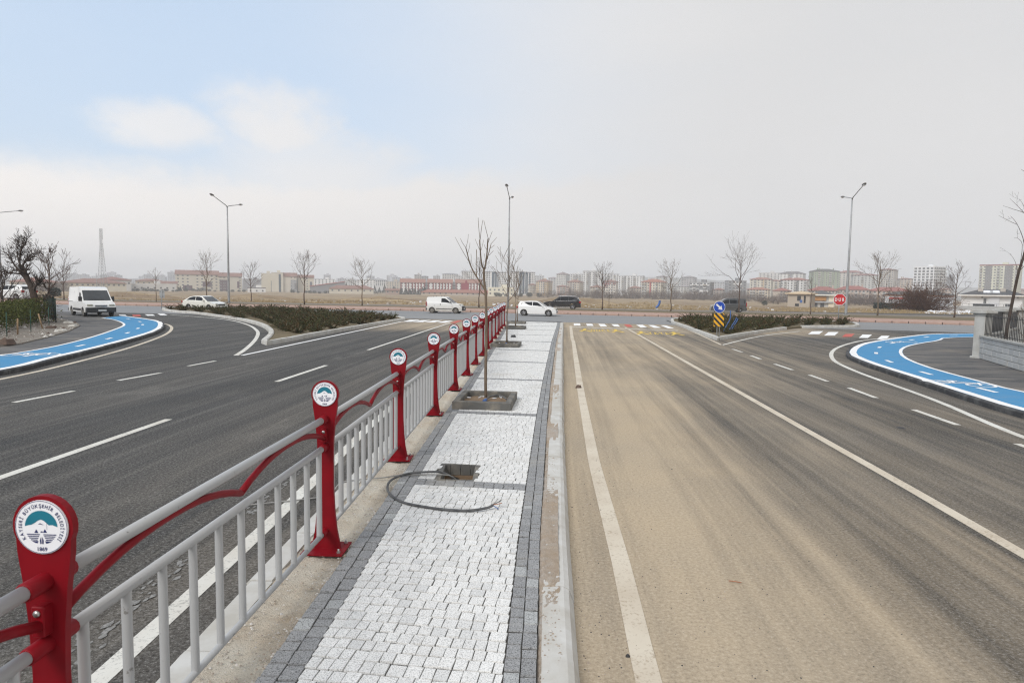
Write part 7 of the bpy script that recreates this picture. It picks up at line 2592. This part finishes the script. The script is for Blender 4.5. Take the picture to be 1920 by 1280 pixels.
for zf in (0.60, 0.80):
    for sx in (-1, 1):
        mb = MB()
        mb.box((sx * (mast_r(mh * zf) + 0.25), -0.3, mh * zf), (0.35, 0.3, 1.9), W['emblem_white'])
        mb.build('antenna_panel', mast)
mb = MB()
q0 = AT(790, 530, 900)
mb.tube([(q0.x, 900, q0.z), (q0.x, 900, AT(790, 507, 900).z)], 0.22, W['galv'], 5)
mb.build('thin_mast', label='thin hazy mast between the two hazy towers', cat='mast')
mb = MB()
q0 = AT(181.5, 548, 380)
mb.tube([(q0.x, 380, q0.z), (q0.x, 380, AT(181.5, 512, 380).z)], 0.16, W['galv'], 5)
mb.build('utility_pole', label='thin grey pole just left of the lattice mast', cat='pole')

# ------------------------------------------------------------------ planting at the far edge of the field
firs, bushes, brush = [], [], []
for k in range(4):
    def cone(rng):
        z = rng.random() ** 1.3
        r = (1 - z) * 0.36 * (0.4 + 0.6 * math.sqrt(rng.random()))
        a = rng.uniform(0, 6.28)
        return Vector((r * math.cos(a), r * math.sin(a), 0.06 + 0.94 * z))
    firs.append(leaf_cloud(300 + k, 420, cone, 0.055, W['fir']).mesh('fir_tree'))
    bushes.append(leaf_cloud(310 + k, 420, ball(0.5, 0.42, 0.42), 0.075, W['fir']).mesh('bush'))
    mb = shrub_mesh(320 + k, 26, 0.62, 0.9, W['bark_mid'])
    brush.append(mb.mesh('bare_bush'))
rp = random.Random(88)


def belt(kind, meshes, lo, hi, n, hpx, Ya, Yb, label, group, cat, w=1.0, dy=0):
    for k in range(n):
        px = lo + (hi - lo) * (k + rp.random()) / n
        Y = rp.uniform(Ya, Yb)
        h = rp.uniform(*hpx) * Y / FPX
        x = (px - 960) / FPX * Y
        lb = label if n == 1 else '%s from left: %s' % (ORD[k], label)
        link(kind, rp.choice(meshes), None, (x, Y, terrain_z(x, Y) - 0.1), rp.uniform(0, 6.28), (h * w, h * w, h), label=lb, cat=cat, group=group)


belt('bush', bushes, 332, 462, 13, (4, 8), 560, 620, 'small dark bush along the foot of the cream hostel', 'bushes before the cream hostel', 'bush', 1.4)
belt('fir_tree', firs, 332, 350, 3, (9, 12), 560, 600, 'dark fir at the left foot of the cream hostel', 'firs before the cream hostel', 'tree')
belt('bush', bushes, 545, 620, 8, (4, 8), 540, 590, 'dark bush at the foot of the second hostel', 'bushes before the second hostel', 'bush', 1.3)
belt('fir_tree', firs, 640, 735, 11, (8, 18), 560, 700, 'dark fir among the low red roofed houses', 'firs among the low houses', 'tree')
belt('fir_tree', firs, 736, 800, 16, (9, 16), 560, 620, 'dark fir in front of the leftmost striped terrace', 'firs before the leftmost terrace', 'tree', 1.2)
belt('fir_tree', firs, 803, 850, 8, (7, 14), 580, 630, 'dark fir in front of the middle striped terrace', 'firs before the middle terrace', 'tree')
belt('bush', bushes, 925, 1010, 9, (6, 11), 500, 560, 'dark bush before the pavilion and blue striped towers', 'bushes before the blue striped towers', 'bush', 1.1)
belt('bare_bush', brush, 1005, 1120, 13, (7, 13), 480, 600, 'brown leafless bush along the field behind the black car', 'brown bushes behind the black car', 'bush', 1.3)
belt('bare_bush', brush, 1110, 1280, 24, (8, 15), 460, 580, 'brown leafless bush at the field edge before the flats', 'brown bushes between the street trees', 'bush', 1.3)
belt('bush', bushes, 1060, 1260, 10, (6, 12), 520, 600, 'dark evergreen bush at the foot of the flats', 'dark bushes before the flats', 'bush', 1.1)
belt('bare_bush', brush, 1280, 1420, 22, (8, 17), 420, 560, 'tall grey brown bare thicket left of the grey van', 'thickets left of the grey van', 'bush', 1.2)
belt('fir_tree', firs, 1300, 1330, 3, (10, 15), 540, 580, 'dark fir before the modern framed block', 'firs before the framed block', 'tree')
belt('bare_bush', brush, 1420, 1480, 9, (9, 16), 300, 420, 'grey bare thicket before the small beige flats', 'thickets before the beige flats', 'bush', 1.2)
belt('bush', bushes, 1428, 1436, 1, (10, 12), 260, 270, 'lone dark green pine at the field edge left of the unfinished house', None, 'bush', 1.0)
belt('bare_bush', brush, 1560, 1660, 16, (9, 18), 260, 380, 'grey bare thicket in front of the pink flats', 'thickets before the pink flats', 'bush', 1.2)
belt('bush', bushes, 240, 335, 12, (4, 8), 480, 520, 'small dark bush before the pale long shed', 'bushes before the pale shed', 'bush', 1.3)
belt('bare_bush', brush, 60, 130, 8, (8, 15), 330, 420, 'grey brown bush before the red roofed halls', 'bushes before the halls', 'bush', 1.2)

# dry grass and rubble over the field
rg = random.Random(99)
gb = MB()
for k in range(34000):
    y = 90 + 130 * rg.random() ** 1.5
    x = rg.uniform(-0.85, 0.85) * y
    if mnoise.noise(Vector((x * 0.03, y * 0.07, 3.3))) + 0.35 * mnoise.noise(Vector((x * 0.2, y * 0.2, 1))) < 0.14 and rg.random() < 0.96:
        continue
    z = terrain_z(x, y)
    h = rg.uniform(0.14, 0.42)
    a = rg.uniform(0, 3.14)
    for q in range(4):
        b = a + q * 0.8
        cx, cy = x + rg.gauss(0, 0.12), y + rg.gauss(0, 0.12)
        gb.add([(cx - math.cos(b) * 0.035, cy - math.sin(b) * 0.035, z - 0.04), (cx + math.cos(b) * 0.035, cy + math.sin(b) * 0.035, z - 0.04), (cx + rg.gauss(0, 0.1), cy + rg.gauss(0, 0.1), z + h * rg.uniform(0.6, 1.1))], [(0, 1, 2)], W['grass'])
gb.build('dry_grass', kind='stuff', label='dry yellow grass over the field beyond the road', cat='grass')
rb_ = MB()
for k in range(6500):
    y = 91 + 60 * rg.random() ** 1.4
    x = rg.uniform(-0.8, 0.85) * y
    if mnoise.noise(Vector((x * 0.05 + 9, y * 0.08, 8.8))) < (-0.15 if -4 < x < 42 and y < 128 else 0.08) and rg.random() < 0.85:
        continue
    z = terrain_z(x, y)
    s = rg.uniform(0.03, 0.13) if rg.random() < 0.95 else rg.uniform(0.15, 0.3)
    q = [Vector((x + s * math.cos(a) * rg.uniform(0.6, 1.2), y + s * math.sin(a), z - 0.05)) for a in (0, 1.57, 3.14, 4.71)]
    t_ = [p + Vector((rg.gauss(0, s * 0.2), rg.gauss(0, s * 0.2), s * rg.uniform(0.5, 1.1))) for p in q]
    m = W['rubble'] if rg.random() < 0.88 else W['snow']
    rb_.add(q + t_, [(4, 5, 6, 7)] + [(i, (i + 1) % 4, (i + 1) % 4 + 4, i + 4) for i in range(4)], m)
rb_.build('rubble', kind='stuff', label='broken rubble scattered over the field beyond the road', cat='rubble')
sp = MB()
for k in range(260):
    px, y = rg.uniform(1740, 1850), rg.uniform(92, 112)
    x = (px - 960) / FPX * y
    s = rg.uniform(0.15, 0.5)
    z = terrain_z(x, y)
    sp.add([(x - s, y, z), (x + s, y, z), (x + s * 0.7, y + s, z + s * rg.uniform(0.1, 0.6)), (x - s * 0.8, y + s, z + s * rg.uniform(0.1, 0.5))], [(0, 1, 2, 3)], W['snow'])
sp.build('snow_patches', kind='stuff', label='white scraps and snow patches in the field beside the round bush', cat='snow')

# ------------------------------------------------------------------ hazy air
HAZE_DENSITY = 0.0005
hz = bpy.data.materials.new('haze_air')
hz.use_nodes = True
hz.node_tree.nodes.clear()
ho = hz.node_tree.nodes.new('ShaderNodeOutputMaterial')
hv = hz.node_tree.nodes.new('ShaderNodeVolumePrincipled')
hv.inputs['Density'].default_value = HAZE_DENSITY
hv.inputs['Color'].default_value = (0.93, 0.94, 0.96, 1)
hz.node_tree.links.new(hv.outputs[0], ho.inputs['Volume'])
mb = MB()
mb.box((0, 1900, 48), (10100, 4700, 130), hz)
mb.build('haze', kind='stuff')
